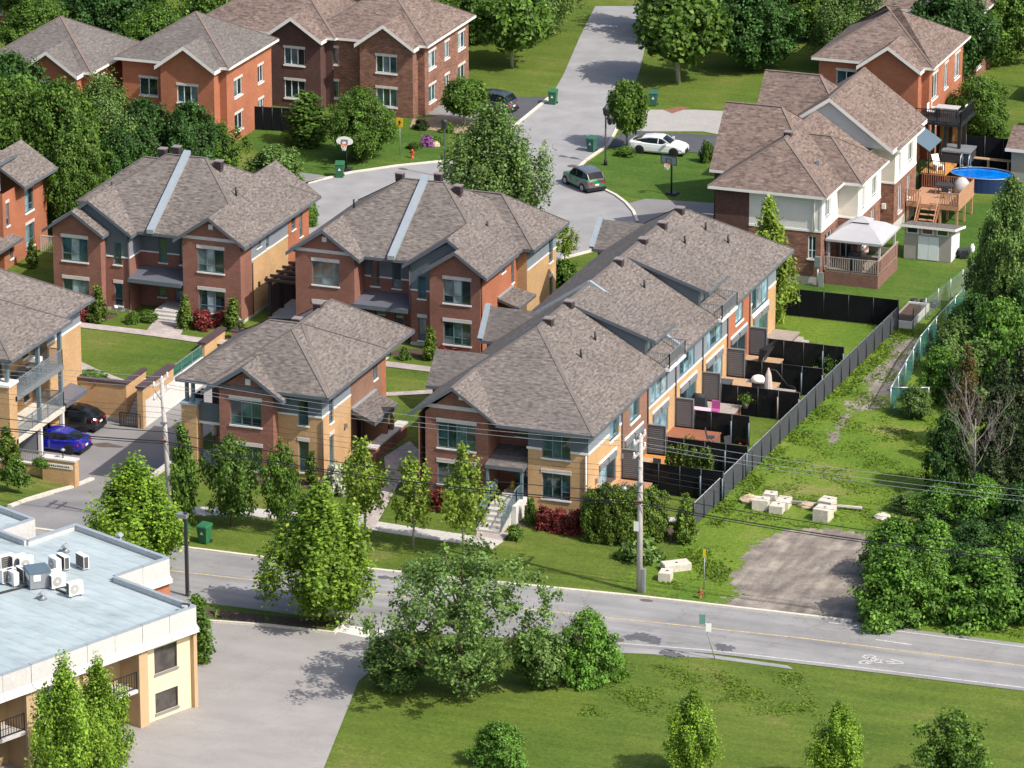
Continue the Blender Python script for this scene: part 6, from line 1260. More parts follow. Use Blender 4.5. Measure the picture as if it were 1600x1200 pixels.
small('garden_bench', 'long wooden bench against the black pool fence', 'bench', (PX-.4, PY+3.1, 1.0), [('seat', 'deck_wood', lambda p: [p.box(-1.9, 1.9, -.25+.13*k, -.14+.13*k, .42, .48) for k in range(4)]), ('leg', 'deck_wood', lambda p: p.box(-1.7, -1.6, -.2, .2, -1.0, .42)), ('leg', 'deck_wood', lambda p: p.box(0, .1, -.2, .2, -1.0, .42)), ('leg', 'deck_wood', lambda p: p.box(1.6, 1.7, -.2, .2, -1.0, .42))])
a = G(1573, 270)
t = Thing('garden_shed', 'grey-sided shed with a brown roof right of the pool', 'shed', (-84.0, 338.7, 0)); p = MB(); p.box(0, 4, 0, 4, 0, 2.6); t.add('siding', p, 'shed_siding'); p = MB(); p.hexa([(-.4, -.4, 2.6), (4.4, -.4, 2.6), (4.4, 2, 3.9), (-.4, 2, 3.9), (-.4, -.4, 2.75), (4.4, -.4, 2.75), (4.4, 2, 4.05), (-.4, 2, 4.05)]); p.hexa([(-.4, 2, 3.9), (4.4, 2, 3.9), (4.4, 4.4, 2.6), (-.4, 4.4, 2.6), (-.4, 2, 4.05), (4.4, 2, 4.05), (4.4, 4.4, 2.75), (-.4, 4.4, 2.75)]); t.add('roof', p, 'brown_shingle'); p = MB(); p.box(-.42, 4.42, -.44, -.405, 2.55, 2.78); t.add('fascia', p, 'white_trim')
t = Thing('pavilion', 'red-roofed dark pavilion behind the grey shed', 'pavilion', (-84.6, 351, 0)); p = MB(); p.box(0, 4, 0, 3.5, 0, 2.8); t.add('wall', p, 'awning_blue'); p = MB()
for q in hip(-.6, 4.6, -.6, 4.1, 2.8, .55, 'x'): p.poly(q)
t.add('roof', p, 'red_wood'); p = MB(); p.box(-.6, 4.6, -.62, -.6, 2.6, 2.8); t.add('fascia', p, 'vent_brown')
t = Thing('neighbour_deck', 'reddish deck with wooden railing beyond the leafy tree', 'deck', (-88.6, 362, 0)); p = MB(); p.box(0, 6, 0, 4, 1.9, 2.1); t.add('floor', p, 'skirt_wood'); rail(t, [(0, 0, 2.1), (6, 0, 2.1)], 0, 1.0, 'red_wood', step=.2, th_=.07); rail(t, [(0, 4, 2.1), (6, 4, 2.1)], 0, 1.2, 'deck_wood', step=.2, th_=.08)
for x in (.2, 3, 5.8): p = MB(); p.box(x-.1, x+.1, .05, .25, 0, 1.9); t.add('post', p, 'red_wood')
# ------------------------------------------------------------------ orange brick house at the far left
h = House('orange_brick_house', 'orange brick town house at the far left edge with a shingled porch', 'house', (-150, 297, 0))
x = -146.6; F = ('x', x, 1); ws = [(294.6, 296.0, 3.3, 5.0), (294.6, 296.0, .6, 2.35), (291.5, 292.0, 3.2, 4.9), (291.9, 292.4, .6, 2.0)]
h.wall('orange_brick', F, 291, 298.2, 0, 5.75, ws)
for k, q in enumerate(ws): h.window(F, *q, split=(.5,) if k < 2 else (), transom=.3, lintel=.22, sill=.14, pale=(0,) if k < 2 else (), palemat='glass_sun')
h.wall('orange_brick', ('y', 291, -1), -147.8, x, 0, 5.8)
F = ('x', -147.8, 1); ws = [(287.2, 287.8, 3.0, 4.9), (289.3, 289.9, 3.0, 4.9), (288.2, 289.3, .1, 2.1)]
h.wall('brown_brick', F, 284, 291, 0, 5.3, ws); h.wall('gray_siding', F, 284, 293.2, 5.3, 7.5); h.trim('white_trim', F, 284, 291, 5.25, 5.45)
for q in ws[:2]: h.window(F, *q, split=(), transom=.3, lintel=.22, sill=.14)
h.window(F, *ws[2], split=(), transom=0, name='door')
h.wall('orange_brick', ('y', 284, -1), -156, -147.8, 0, 5.8); h.wall('orange_brick', ('y', 298.2, 1), -156, x, 0, 5.8)
h.roof([[(-145.7, 292.9, 5.85), (-145.7, 298.4, 5.85), (-148.6, 298.4, 7.72), (-148.6, 292.9, 7.72)], [(-151.5, 298.4, 5.85), (-151.5, 292.9, 5.85), (-148.6, 292.9, 7.72), (-148.6, 298.4, 7.72)]], cap=False); h.tri('orange_brick', ('y', 298.2, 1), [(-151, 5.8), (-146.6, 5.8), (-148.6, 7.5)]); h.roof(hip(-158, -147.5, 283, 295.5, 7.5, .45, 'y', 5, 5), name='upper_roof', cap=False)
h.roof([[(-147.8, 287.6, 2.75), (-145.7, 287.3, 2.2), (-145.7, 292.4, 2.2), (-147.7, 292.0, 2.75)]], name='porch_roof', t=.2, cap=False); p = MB(); p.beam((-147.75, 287.6, 2.85), (-147.65, 292.0, 2.85), .2, .12); h.add('flashing', p, 'metal_cap')
h.done()
t = Thing('garden_fence', 'white picket gate between the orange house and the left duplex', 'fence', (-143.5, 296, 0)); rail(t, [(-2.6, 0, 0), (3, 0, 0)], 0, 1.3, 'stone', step=.16, th_=.05)
# ------------------------------------------------------------------ flat-roofed building, bottom left (turned against the street)
RZ = math.radians(-23.5); FO = (-99.96, 220.28, 0)
t = Thing('flat_roofed_building', 'flat-roofed building with a pale blue-grey roof and concrete parapets', 'building', FO, RZ)
out = [(0, 0), (-6.7, 0), (-6.7, 4.1), (-14.75, 4.1), (-14.75, .35), (-17.1, .35), (-17.1, 3.0), (-32, 3.0), (-32, -24), (0, -24)]
p = MB(); p.sheet(out, 5.72); t.add('roof', p, 'roof_membrane')
pl = bpy.data.objects.new('parapet', None); link(pl); pl.parent = t.o
def par(a, b, n, thick=.16, z0=4.6, z1=6.0):
    a, b = Vector(a), Vector(b); d = (b-a).normalized(); nn = Vector((d.y, -d.x))
    for k in range(n):
        q = a.lerp(b, k/n)+d*.012; r = a.lerp(b, (k+1)/n)-d*.012; e = random.uniform(0, .02); i = -thick
        P = lambda v, o, z: (v.x+nn.x*o, v.y+nn.y*o, z)
        m = MB(); m.hexa([P(q, i, 5.0), P(r, i, 5.0), P(r, .02+e, 5.0), P(q, .02+e, 5.0), P(q, i, z1+e), P(r, i, z1+e), P(r, .02+e, z1+e), P(q, .02+e, z1+e)])
        m.hexa([P(q, i, z0), P(r, i, z0), P(r, .28, z0), P(q, .28, z0), P(q, i, 5.0), P(r, i, 5.0), P(r, .021+e, 5.0), P(q, .021+e, 5.0)])
        o = bpy.data.objects.new('parapet_panel', m.mesh('parapet_panel', 'precast')); link(o); o.parent = pl
        m = MB(); m.beam((q.x-nn.x*.09, q.y-nn.y*.09, z1+e+.03), (r.x-nn.x*.09, r.y-nn.y*.09, z1+e+.03), .26, .05); o2 = bpy.data.objects.new('coping', m.mesh('coping', 'metal_cap')); link(o2); o2.parent = pl
ccw = [(0, -24), (0, 0), (-6.7, 0), (-6.7, 4.1), (-14.75, 4.1), (-14.75, .35), (-17.1, .35), (-17.1, 3.0), (-32, 3.0)]
for (a, b), n in zip(zip(ccw, ccw[1:]), (12, 4, 2, 5, 2, 1, 1, 8)): par(a, b, n)
Fu = ('x', 0.0, 1); wl = MB(); pi = MB()
def lbox(m, F, *a): return fbox(m, F, *a)
for k in range(6):
    v1 = -.25-4.05*k; v0 = v1-3.4
    if k % 2 == 0:
        m = MB(); H = (v0+.7, v1-1.0, 2.75, 4.25); Hb = (v0+.7, v1-1.0, .4, 1.6)
        panel(m, ('x', -.25, 1), v0, v1, 0, 4.6, (H, Hb)); t.add('wall', m, 'cream_stucco')
        for q in (H, Hb):
            m = MB(); b = .06; Fq = ('x', -.25, 1)
            fbox(m, Fq, q[0], q[1], q[2], q[2]+b, -.12, -.04); fbox(m, Fq, q[0], q[1], q[3]-b, q[3], -.12, -.04); fbox(m, Fq, q[0], q[0]+b, q[2]+b, q[3]-b, -.12, -.04); fbox(m, Fq, q[1]-b, q[1], q[2]+b, q[3]-b, -.12, -.04); wo = t.add('window', m, 'vent_brown')
            m = MB(); m.poly([fp(Fq, q[0]+b, q[2]+b, -.09), fp(Fq, q[1]-b, q[2]+b, -.09), fp(Fq, q[1]-b, q[3]-b, -.09), fp(Fq, q[0]+b, q[3]-b, -.09)]); t.add('pane', m, 'glass_brown' if k == 0 else 'glass_sun', wo)
            m = MB(); fbox(m, Fq, q[0]-.05, q[1]+.05, q[2]-.12, q[2]-.002, -.1, .08); t.add('sill', m, 'gray_metal', wo)
    else:
        m = MB(); panel(m, ('x', -1.6, 1), v0, v1, 0, 4.6); m.poly([fp(Fu, v0, 0, -.25), fp(Fu, v0, 4.6, -.25), fp(Fu, v0, 4.6, -1.6), fp(Fu, v0, 0, -1.6)]); m.poly([fp(Fu, v1, 0, -.25), fp(Fu, v1, 4.6, -.25), fp(Fu, v1, 4.6, -1.6), fp(Fu, v1, 0, -1.6)]); t.add('loggia_wall', m, 'tan_stucco')
        m = MB(); fbox(m, Fu, v0, v1, 2.1, 2.3, -1.6, -.1); t.add('loggia_floor', m, 'precast')
        m = MB(); fbox(m, Fu, v0+.5, v0+1.4, 2.3, 4.3, -1.6, -1.52); t.add('loggia_door', m, 'glass_brown')
        rail(t, [fp(Fu, v0, 2.3, -.2), fp(Fu, v1, 2.3, -.2)], 0, 1.0, 'black_metal', step=.18)
    m = MB(); fbox(m, Fu, v1, v1+.25 if k else .0, 0, 4.6, -.3, .02); t.add('pier', m, 'tan_stucco'); m = MB(); fbox(m, Fu, v0-.4, v0, 0, 4.6, -.3, .02); t.add('pier', m, 'tan_stucco')
m = MB(); panel(m, ('y', 0.0, 1), -6.7, -.02, 0, 4.6); t.add('wall', m, 'cream_stucco')
m = MB(); panel(m, ('x', -6.7, 1), .02, 4.1, 0, 4.62, [(1.0, 2.2, 1.5, 3.6)]); t.add('brick_wall', m, 'orange_brick'); m = MB(); fbox(m, ('x', -6.7, 1), 1.0, 2.2, 1.5, 3.6, -.12, -.06); t.add('window', m, 'glass_dark')
m = MB(); panel(m, ('y', 4.1, 1), -14.75, -6.7, 0, 4.6); panel(m, ('x', -14.75, -1), .35, 4.1, 0, 4.6); panel(m, ('y', 3.0, 1), -32, -17.1, 0, 4.6); t.add('brick_wall', m, 'orange_brick')
# on the roof
ci, si = math.cos(-RZ), math.sin(-RZ)
def rloc(px, py, z=5.73): g = G(px, py, z); return (g.x, g.y, z)
AC = [(10, 889, 0, 'outdoor unit cut by the picture edge, seen from its coil side'), (13, 911, 0, 'coil-side outdoor unit on the two dark rails'), (29, 889, 1, 'rear one of the paired units left of the blue box'), (40, 892, 1, 'front one of the paired units left of the blue box with its fan showing'), (20, 914, 2, 'outdoor unit with fan turned left, lowest left'), (35, 909, 3, 'outdoor unit with dark coil close to the left of the blue box'),
      (86, 893, 2, 'outdoor unit with fan turned left just above the blue box'), (99, 889, 3, 'dark-coiled outdoor unit behind the fan unit above the blue box'), (129, 888, 3, 'lone outdoor unit with dark coil and loose black hoses'), (80, 914, 1, 'unit half hidden behind its twin below the blue box'), (90, 919, 1, 'fan unit below the blue box in front of its twin'), (117, 931, 1, 'lone fan unit farthest right on the long rails')]
def ac_unit(label, loc, rz):
    u = Thing('outdoor_unit', label, 'air conditioner', loc, rz, group='outdoor air conditioning units on the flat roof')
    p = MB(); p.box(-.45, .45, -.17, .17, .1, .86); u.add('housing', p, 'ac_white')
    p = MB(); p.tube([(-.1, -.171, .48), (-.1, -.19, .48)], .29, 18); fn = u.add('fan_grille', p, 'ac_fan'); p = MB(); p.tube([(-.1, -.191, .48), (-.1, -.2, .48)], .07, 10); u.add('fan_hub', p, 'ac_white', fn)
    p = MB(); p.box(-.40, .40, .171, .18, .14, .82); p.box(-.46, -.451, -.12, .14, .14, .82); u.add('coil', p, 'ac_coil'); p = MB()
    for k in range(5): p.box(-.41, .41, .18, .187, .2+.13*k, .213+.13*k)
    u.add('coil_guard', p, 'ac_fan'); p = MB(); p.box(-.35, -.27, -.22, .22, 0, .1); p.box(.27, .35, -.22, .22, 0, .1); u.add('feet', p, 'gray_metal'); return u
rots = {0: math.radians(236), 1: math.radians(56), 2: math.radians(-34), 3: math.radians(146)}
for px, py, k, lb in AC: ac_unit(lb, rloc(px, py), rots[k])
t = Thing('rooftop_box', 'blue-grey metal ventilation box in the middle of the flat roof', 'ventilation box', rloc(59, 914), math.radians(-50)); p = MB(); p.box(-.7, .7, -.6, .6, .05, .95); t.add('housing', p, 'gray_metal'); p = MB(); p.box(-.74, .74, -.64, .64, .95, 1.02); t.add('lid', p, 'awning_blue'); p = MB()
for s in (-1, 1): p.box(-.35, .1, s*.6-.03, s*.6+.03, .55, .85); p.box(.2, .5, s*.6-.03, s*.6+.03, .55, .85)
p.box(.68, .73, -.4, 0, .5, .85); p.box(-.73, -.68, -.4, .3, .5, .85); t.add('louvre', p, 'white_plastic')
for k, (a, b) in enumerate((((0, 928), (55, 914)), ((62, 912), (112, 931)), ((75, 905), (115, 925)), ((0, 888), (22, 893)))):
    p = MB(); a3, b3 = Vector(rloc(*a)), Vector(rloc(*b)); p.beam(a3+Vector((0, 0, .05)), b3+Vector((0, 0, .05)), .12, .1); t = Thing('pipe_rail', ['dark support rail running left from the blue box', 'long dark support rail to the farthest fan unit', 'second dark rail under the fan units', 'dark rail under the units at the picture edge'][k], 'rail', tuple(a3), world=True); t.add('rail', p, 'dark_metal')
for px, py, lb in ((102, 862, 'small gable-topped roof vent with a dark opening'), (66, 936, 'low roof drain vent near the parking side'), (186, 845, 'small vent by the upper parapet')):
    t = Thing('roof_vent', lb, 'roof vent', rloc(px, py)); p = MB(); p.lathe([(.28, 0), (.16, .12), (.14, .3)], n=10); t.add('base', p, 'gray_metal'); p = MB(); p.hexa([(-.22, -.22, .3), (.22, -.22, .3), (.22, .22, .3), (-.22, .22, .3), (-.05, -.22, .48), (.05, -.22, .48), (.05, .22, .48), (-.05, .22, .48)]); t.add('hood', p, 'galvanized')
t = Thing('roof_floodlight', 'small floodlight at the corner of the flat roof', 'lamp', rloc(290, 949, 6.0)); p = MB(); p.box(-.22, .22, -.12, .12, .0, .22); t.add('housing', p, 'dark_metal'); p = MB(); p.box(-.18, .18, -.14, -.121, .04, .18); t.add('lens', p, 'white_plastic')
# ------------------------------------------------------------------ houses farther back
def far_house(label, x, y, wd, dp, eave, wall, roofm='brown_shingle', fm='white_trim', rows=((.8, 2.2), (3.6, 5.0)), axis='x', siding=None, name='brick_house'):
    h = House(name, label, 'house', (x, y, 0)); x0, x1, y0, y1 = x-wd/2, x+wd/2, y-dp/2, y+dp/2
    for F, a, b in ((('y', y0, -1), x0, x1), (('x', x1, 1), y0, y1)):
        L = b-a; n = max(2, int(L/3.2)); H = []
        for i in range(n):
            c = a+L*(i+.5)/n; ww = .55 if i % 2 else .8
            for r in rows: H.append((c-ww, c+ww, *r))
        zz = eave if not siding else 3.0
        h.wall(wall, F, a, b, 0, zz, H)
        if siding: h.wall(siding, F, a, b, zz, eave, H); h.trim('white_trim', F, a, b, zz-.06, zz+.06)
        for q in H: h.window(F, *q, split=(.5,), transom=0, frame='white_frame', lintel=.2, sill=.12, pale=(0,) if random.random() < .3 else ())
    h.wall(wall, ('x', x0, -1), y0, y1, 0, eave); h.wall(wall, ('y', y1, 1), x0, x1, 0, eave)
    h.roof(hip(x0-.5, x1+.5, y0-.5, y1+.5, eave, .6, axis), mat=roofm, fmat=fm)
    h.roof([[(x1-5.5, y0-1.6, eave-.1), (x1-3, y0-1.6, eave+1.7), (x1-3, y0+4, eave+1.7), (x1-5.5, y0+4, eave-.1)], [(x1-3, y0-1.6, eave+1.7), (x1-.3, y0-1.6, eave-.1), (x1-.3, y0+4, eave-.1), (x1-3, y0+4, eave+1.7)]], mat=roofm, fmat=fm, name='gable_roof', cap=False, t=.3)
    h.wall(wall, ('y', y0-1.1, -1), x1-5.2, x1-.6, 0, eave-.1, [(x1-3.8, x1-2, .8, 2.3), (x1-3.8, x1-2, 3.6, 5.0)]); h.tri(wall, ('y', y0-1.1, -1), [(x1-5.2, eave-.1), (x1-.6, eave-.1), (x1-3, eave+1.4)])
    for z0, z1 in ((.8, 2.3), (3.6, 5.0)): h.window(('y', y0-1.1, -1), x1-3.8, x1-2, z0, z1, split=(.33, .66), transom=0, frame='white_frame', lintel=.2, sill=.12)
    h.wall(wall, ('x', x1-.6, 1), y0-1.1, y0, 0, eave-.1); h.done(); return h
g = G(352, 232); far_house('bright orange brick house behind the trees at the upper left', g.x-4.5, g.y+5, 9, 9, 6.6, 'orange_brick', 'dark_shingle')
far_house('second orange brick house, mostly hidden by the dark maple', g.x-15, g.y+2, 9, 9, 6.0, 'orange_brick', 'dark_shingle')
g = G(657, 186); far_house('dark brick house above the flower bed with the mauve shrub', g.x-5, g.y+6, 10, 10, 6, 'mixed_brick')
g = G(520, 182); far_house('dark brick house behind the black fence at the upper left lawn', g.x-7, g.y+7, 12, 9, 6, 'dark_brick')
t = Thing('yard_fence', 'black fence behind the upper left lawn', 'fence', (-150, 343, 0), world=True); a, b = G(352, 200), G(470, 207)
for k in range(8):
    q, r = a.lerp(b, k/8), a.lerp(b, (k+1)/8); p = MB(); p.beam((q.x+.04, q.y, 1.0), (r.x-.04, r.y, 1.0), .03, 1.9); t.add('panel', p, 'fence_black'); p = MB(); p.tube([(q.x, q.y, 0), (q.x, q.y, 2.05)], .04, 6); t.add('post', p, 'black_metal')
g = G(1475, 186); far_house('red brick house with white windows behind the upper terrace', -96.2, 347.5, 9, 10, 7.6, 'orange_brick', rows=((.8, 2.2), (4.6, 6.6)))
for i, (x, y, wd, dp, wl, rm, sd, lb) in enumerate([(-176, 362, 12, 10, 'orange_brick', 'dark_shingle', None, 'orange brick house at the upper left corner behind the tall trees'), (-158, 378, 12, 10, 'mixed_brick', 'brown_shingle', 'white_siding', 'brown brick house with pale upper storey, upper left of the far street'), (-141, 392, 12, 10, 'mixed_brick', 'dark_shingle', None, 'brown brick house with a charcoal roof left of the far street'),
        (-176, 400, 13, 10, 'dark_brick', 'brown_shingle', 'cream_siding', 'dark brick house with cream siding in the second row'), (-100, 372, 11, 10, 'mixed_brick', 'brown_shingle', 'white_siding', 'white-sided house right of the far street'), (-104, 394, 11, 10, 'orange_brick', 'brown_shingle', None, 'orange brick house right of the far street, second from the court'), (-108, 416, 11, 10, 'mixed_brick', 'dark_shingle', 'cream_siding', 'cream-sided house at the top of the far street'),
        (-155, 420, 12, 10, 'orange_brick', 'brown_shingle', None, 'orange brick house at the top left of the far street'), (-84, 384, 10, 9, 'dark_brick', 'brown_shingle', 'white_siding', 'dark brick house behind the leafy tree at the upper right'), (-90, 408, 10, 9, 'mixed_brick', 'brown_shingle', None, 'brown brick house at the upper right corner')]):
    far_house(lb, x, y, wd, dp, 5.8, wl, rm, siding=sd)
# ------------------------------------------------------------------ cars
car('white fastback sedan parked beside the young street tree', G(1029, 238), math.radians(1.5), 'car_white', 4.6, 1.86, 1.4, **SEDAN, wb=2.8, rimm='dark_rim', name='white_sedan')
car('grey compact crossover with green wrap panels parked at the curb', G(912, 292), math.radians(141), 'car_wrap', 3.9, 1.78, 1.68, **SUV, wb=2.5, name='wrapped_crossover', roofm='car_gray')
car('navy sport utility car parked at the top driveway', G(766, 172), math.radians(172), 'car_navy', 4.4, 1.85, 1.7, **SUV, wb=2.65, name='navy_suv')
car('bright blue hatchback backed under the balcony house', (-129.0, 262.7), math.radians(179), 'car_blue', 4.4, 1.85, 1.45, **SEDAN, wb=2.8, name='blue_hatchback', zg=LOW, rimm='dark_rim')
car('black hatchback parked between the blue car and the brick wall', (-129.9, 267.1), math.radians(178), 'car_black', 4.2, 1.82, 1.54, **HATCH, wb=2.6, name='black_hatchback', zg=LOW, rimm='dark_rim')
# ------------------------------------------------------------------ street furniture
def wheelie(label, px, py, mt, rz=0, zz=0):
    t = Thing('wheelie_bin', label, 'bin', G(px, py, zz), rz, group='green wheeled bins')
    p = MB(); p.hexa([(-.27, -.28, .06), (.27, -.28, .06), (.27, .25, .06), (-.27, .25, .06), (-.35, -.38, 1.1), (.35, -.38, 1.1), (.35, .36, 1.1), (-.35, .36, 1.1)]); t.add('body', p, mt)
    p = MB(); p.hexa([(-.38, -.42, 1.1), (.38, -.42, 1.1), (.38, .38, 1.1), (-.38, .38, 1.1), (-.34, -.38, 1.18), (.34, -.38, 1.18), (.34, .36, 1.26), (-.34, .36, 1.26)]); t.add('lid', p, mt); p = MB(); p.tube([(-.34, .42, 1.12), (.34, .42, 1.12)], .03, 6); t.add('handle', p, 'dark_metal')
    for s in (-1, 1): p = MB(); p.tube([(s*.27, .27, .11), (s*.34, .27, .11)], .11, 10); t.add('wheel', p, 'rubber')
    p = MB(); p.poly([(-.12, -.346, .62), (.12, -.346, .62), (0, -.362, .84)]); t.add('emblem', p, 'sign_white'); return t
wheelie('green wheeled bin by the far basketball hoop', 531, 277, 'green_bin', .3); wheelie('green wheeled bin at the curb near the lamp post', 925, 237, 'teal_bin', -.2); wheelie('green wheeled bin at the top of the far street, left kerb', 864, 163, 'green_bin', .1); wheelie('green wheeled bin behind the street tree at the concrete apron', 1021, 165, 'teal_bin', .2)
wheelie('green wheeled bin on the front verge, right of its twin', 320, 848, 'green_bin', -.15); wheelie('green wheeled bin on the front verge half behind the lime maple', 286, 851, 'green_bin', .2)
def hoop(label, px, py, rz, H=3.6, rounded=False):
    t = Thing('basketball_hoop', label, 'basketball hoop', G(px, py), rz); p = MB(); p.tube([(0, 0, 0), (0, 0, H*.72), (0, -.35, H*.86)], .07, 8); t.add('pole', p, 'black_metal')
    p = MB()
    if rounded: p.poly([(.68*math.cos(a), -.4, H*.9+(.42 if math.sin(a) > 0 else .3)*math.sin(a)) for a in [k*math.pi/10 for k in range(20)]]); bm_ = 'white_plastic'
    else: p.box(-.68, .68, -.42, -.38, H*.8, H*1.0); bm_ = 'backboard'
    b = t.add('backboard', p, bm_); p = MB(); z0 = H*.82
    for a, c in (((-.22, z0), (.22, z0)), ((.22, z0), (.22, z0+.36)), ((.22, z0+.36), (-.22, z0+.36)), ((-.22, z0+.36), (-.22, z0))): p.beam((a[0], -.43, a[1]), (c[0], -.43, c[1]), .03, .05, (0, 1, 0))
    if not rounded:
        for a, c in (((-.68, H*.8), (.68, H*.8)), ((.68, H*.8), (.68, H)), ((.68, H), (-.68, H)), ((-.68, H), (-.68, H*.8))): p.beam((a[0], -.41, a[1]), (c[0], -.41, c[1]), .05, .06, (0, 1, 0))
    t.add('target_frame', p, 'dark_metal', b); p = MB(); p.tube([(.24*math.cos(k*.5236), -.68+.24*math.sin(k*.5236), z0-.02) for k in range(13)], .025, 6, False); t.add('rim', p, 'orange_toy')
    p = MB()
    for k in range(12):
        a, c = k*.5236, (k+.5)*.5236; p.beam((.24*math.cos(a), -.68+.24*math.sin(a), z0-.02), (.13*math.cos(c), -.68+.13*math.sin(c), z0-.42), .025, .025, (1, 0, 0)); p.beam((.24*math.cos(a), -.68+.24*math.sin(a), z0-.02), (.13*math.cos(c-.5236), -.68+.13*math.sin(c-.5236), z0-.42), .025, .025, (1, 0, 0))
    t.add('net', p, 'white_plastic'); p = MB(); p.box(-.4, .4, -.2, .5, 0, .2); t.add('base', p, 'dark_metal'); return t
hoop('basketball hoop with a rounded white board beside the green bin', 541, 267, .15, 2.75, True); hoop('basketball hoop with a smoked rectangular board on the lawn', 1049, 305, -.25, 3.2)
def hydrant(label, px, py, mt, H):
    t = Thing('fire_hydrant', label, 'fire hydrant', G(px, py)); k = H/.75; p = MB(); p.lathe([(.16*k, 0), (.16*k, .05*k), (.11*k, .07*k), (.11*k, .5*k), (.14*k, .52*k), (.14*k, .56*k)], n=12); t.add('barrel', p, mt); p = MB(); p.lathe([(.13*k, .56*k), (.11*k, .66*k), (.05*k, .72*k), (.03*k, .76*k)], n=12); t.add('bonnet', p, mt); p = MB(); p.tube([(-.2*k, 0, .42*k), (.2*k, 0, .42*k)], .06*k, 8); p.tube([(0, -.19*k, .38*k), (0, 0, .38*k)], .07*k, 8); t.add('nozzle', p, mt)
hydrant('red fire hydrant on the lawn left of the big round tree', 644, 247, 'hydrant_red', .75); hydrant('rusty red fire hydrant at the edge of the front road', 1094, 935, 'hydrant_rust', .62)
def post_sign(label, px, py, H, mt, w=.5, hh=.6, mark=None, lean=0, rz=0, name='street_sign', plate2=None):
    t = Thing(name, label, 'sign', G(px, py), rz); p = MB(); p.tube([(0, 0, 0), (lean, 0, H)], .035, 6); t.add('post', p, 'galvanized'); p = MB(); p.box(lean-w/2, lean+w/2, -.05, -.03, H-hh, H); s = t.add('plate', p, mt)
    if mark: p = MB(); mark(p, lean, H, hh); t.add('symbol', p, 'dark_metal', s)
    if plate2: p = MB(); p.box(lean*.7-.02, lean*.7+.3, -.07, -.05, H*.62, H*.62+.5); t.add('lower_plate', p, plate2)
    return t
post_sign('yellow warning sign on a post left of the red hydrant', 625, 242, 3.0, 'sign_yellow', .55, .7, lambda p, l, H, hh: (p.poly([(l-.16, -.056, H-.38), (l, -.056, H-.14), (l+.16, -.056, H-.38)]), p.box(l-.04, l+.04, -.058, -.052, H-.56, H-.38)))
post_sign('narrow yellow marker post beside the rusty hydrant', 1100, 921, 2.55, 'sign_yellow', .16, .5)
t = post_sign('leaning grey street sign post across the front road', 1117, 1030, 2.75, 'sign_green', .34, .6, None, -.75, .3, plate2='sign_white')
t = Thing('street_lamp', 'black street lamp with lantern heads at the lawn corner', 'street lamp', G(946, 258)); p = MB(); p.lathe([(.16, 0), (.14, .35), (.07, .45), (.06, 4.0)], n=10); t.add('post', p, 'black_metal'); p = MB(); p.beam((-.05, 0, 3.75), (.35, 0, 3.75), .05, .05); t.add('arm', p, 'black_metal')
for dx, dz in ((0, 4.0), (.35, 3.3)): p = MB(); p.lathe([(.1, 0), (.2, .12), (.24, .5), (.28, .55), (.1, .72), (.03, .85)], (dx, 0, dz), 8); t.add('lantern', p, 'dark_metal')
t = Thing('street_lamp', 'black street lamp partly behind the big round tree', 'street lamp', G(695, 278)); p = MB(); p.lathe([(.16, 0), (.14, .35), (.07, .45), (.06, 4.0)], n=10); t.add('post', p, 'black_metal'); p = MB(); p.lathe([(.1, 0), (.2, .12), (.24, .5), (.28, .55), (.1, .72)], (0, 0, 4.0), 8); t.add('lantern', p, 'dark_metal')
t = Thing('parking_lamp', 'dark square-headed parking lamp behind the flat-roofed building', 'street lamp', G(293, 932)); p = MB(); p.box(-.09, .09, -.09, .09, 0, 5.3); t.add('post', p, 'dark_metal'); p = MB(); p.box(-.5, .1, -.2, .2, 4.95, 5.2); t.add('lamp_head', p, 'gray_metal')
# utility poles and their lines
P1, P2 = G(268, 826), G(999, 925)
P0 = P1+(P1-P2)*1.05; P3 = P2+(P2-P1)*1.05
def upole(label, b, H, lean=0, rod=True):
    t = Thing('utility_pole', label, 'utility pole', (b.x, b.y, 0)); p = MB(); p.tube([(0, 0, 0), (lean*.5, 0, H*.5), (lean, 0, H)], [.19, .165, .125], 12); t.add('pole', p, 'pole_wood')
    for z in (H-.25, H-1.05):
        p = MB(); p.beam((lean-.1, -1.0, z), (lean-.1, 1.15, z), .12, .11); ca = t.add('crossarm', p, 'pole_wood')
        for y in (-.9, .25, 1.05): p = MB(); p.lathe([(.05, 0), (.075, .08), (.045, .13), (.07, .2), (.03, .28)], (lean-.1, y, z+.05), 8); t.add('insulator', p, 'sign_white', ca)
    p = MB(); p.tube([(lean, -.1, H-1.4), (lean-.1, -.85, H-.45)], .03, 6); t.add('brace', p, 'gray_metal')
    for z in (6.9, 5.75): p = MB(); p.tube([(lean*.7, 0, z-.06), (lean*.7, 0, z+.06)], .19, 10); p.box(lean*.7-.16, lean*.7+.16, -.26, -.14, z-.08, z+.08); t.add('bracket', p, 'rust' if z < 6 else 'gray_metal')
    return t
t = upole('wooden utility pole in front of the cedar hedge', P2, 9.8); p = MB(); p.box(.17, .36, -.15, .15, 0, 1.5); t.add('cable_guard', p, 'gray_metal'); p = MB(); p.box(-.32, -.02, -.21, -.19, 3.9, 4.5); t.add('notice', p, 'sign_white'); p = MB(); p.tube([(0, 0, 6.3), (-.5, -.1, 6.7), (-.8, -.15, 6.6)], .035, 6); p.lathe([(.04, 6.62), (.2, 6.52), (.18, 6.4)], (-.95, -.15, 0), 10); t.add('lamp_arm', p, 'gray_metal')
upole('leaning wooden utility pole beside the corner house', P1, 9.7, -.42); upole('utility pole out at the left end of the lines', P0, 9.7); upole('utility pole out at the right end of the lines', P3, 9.7)
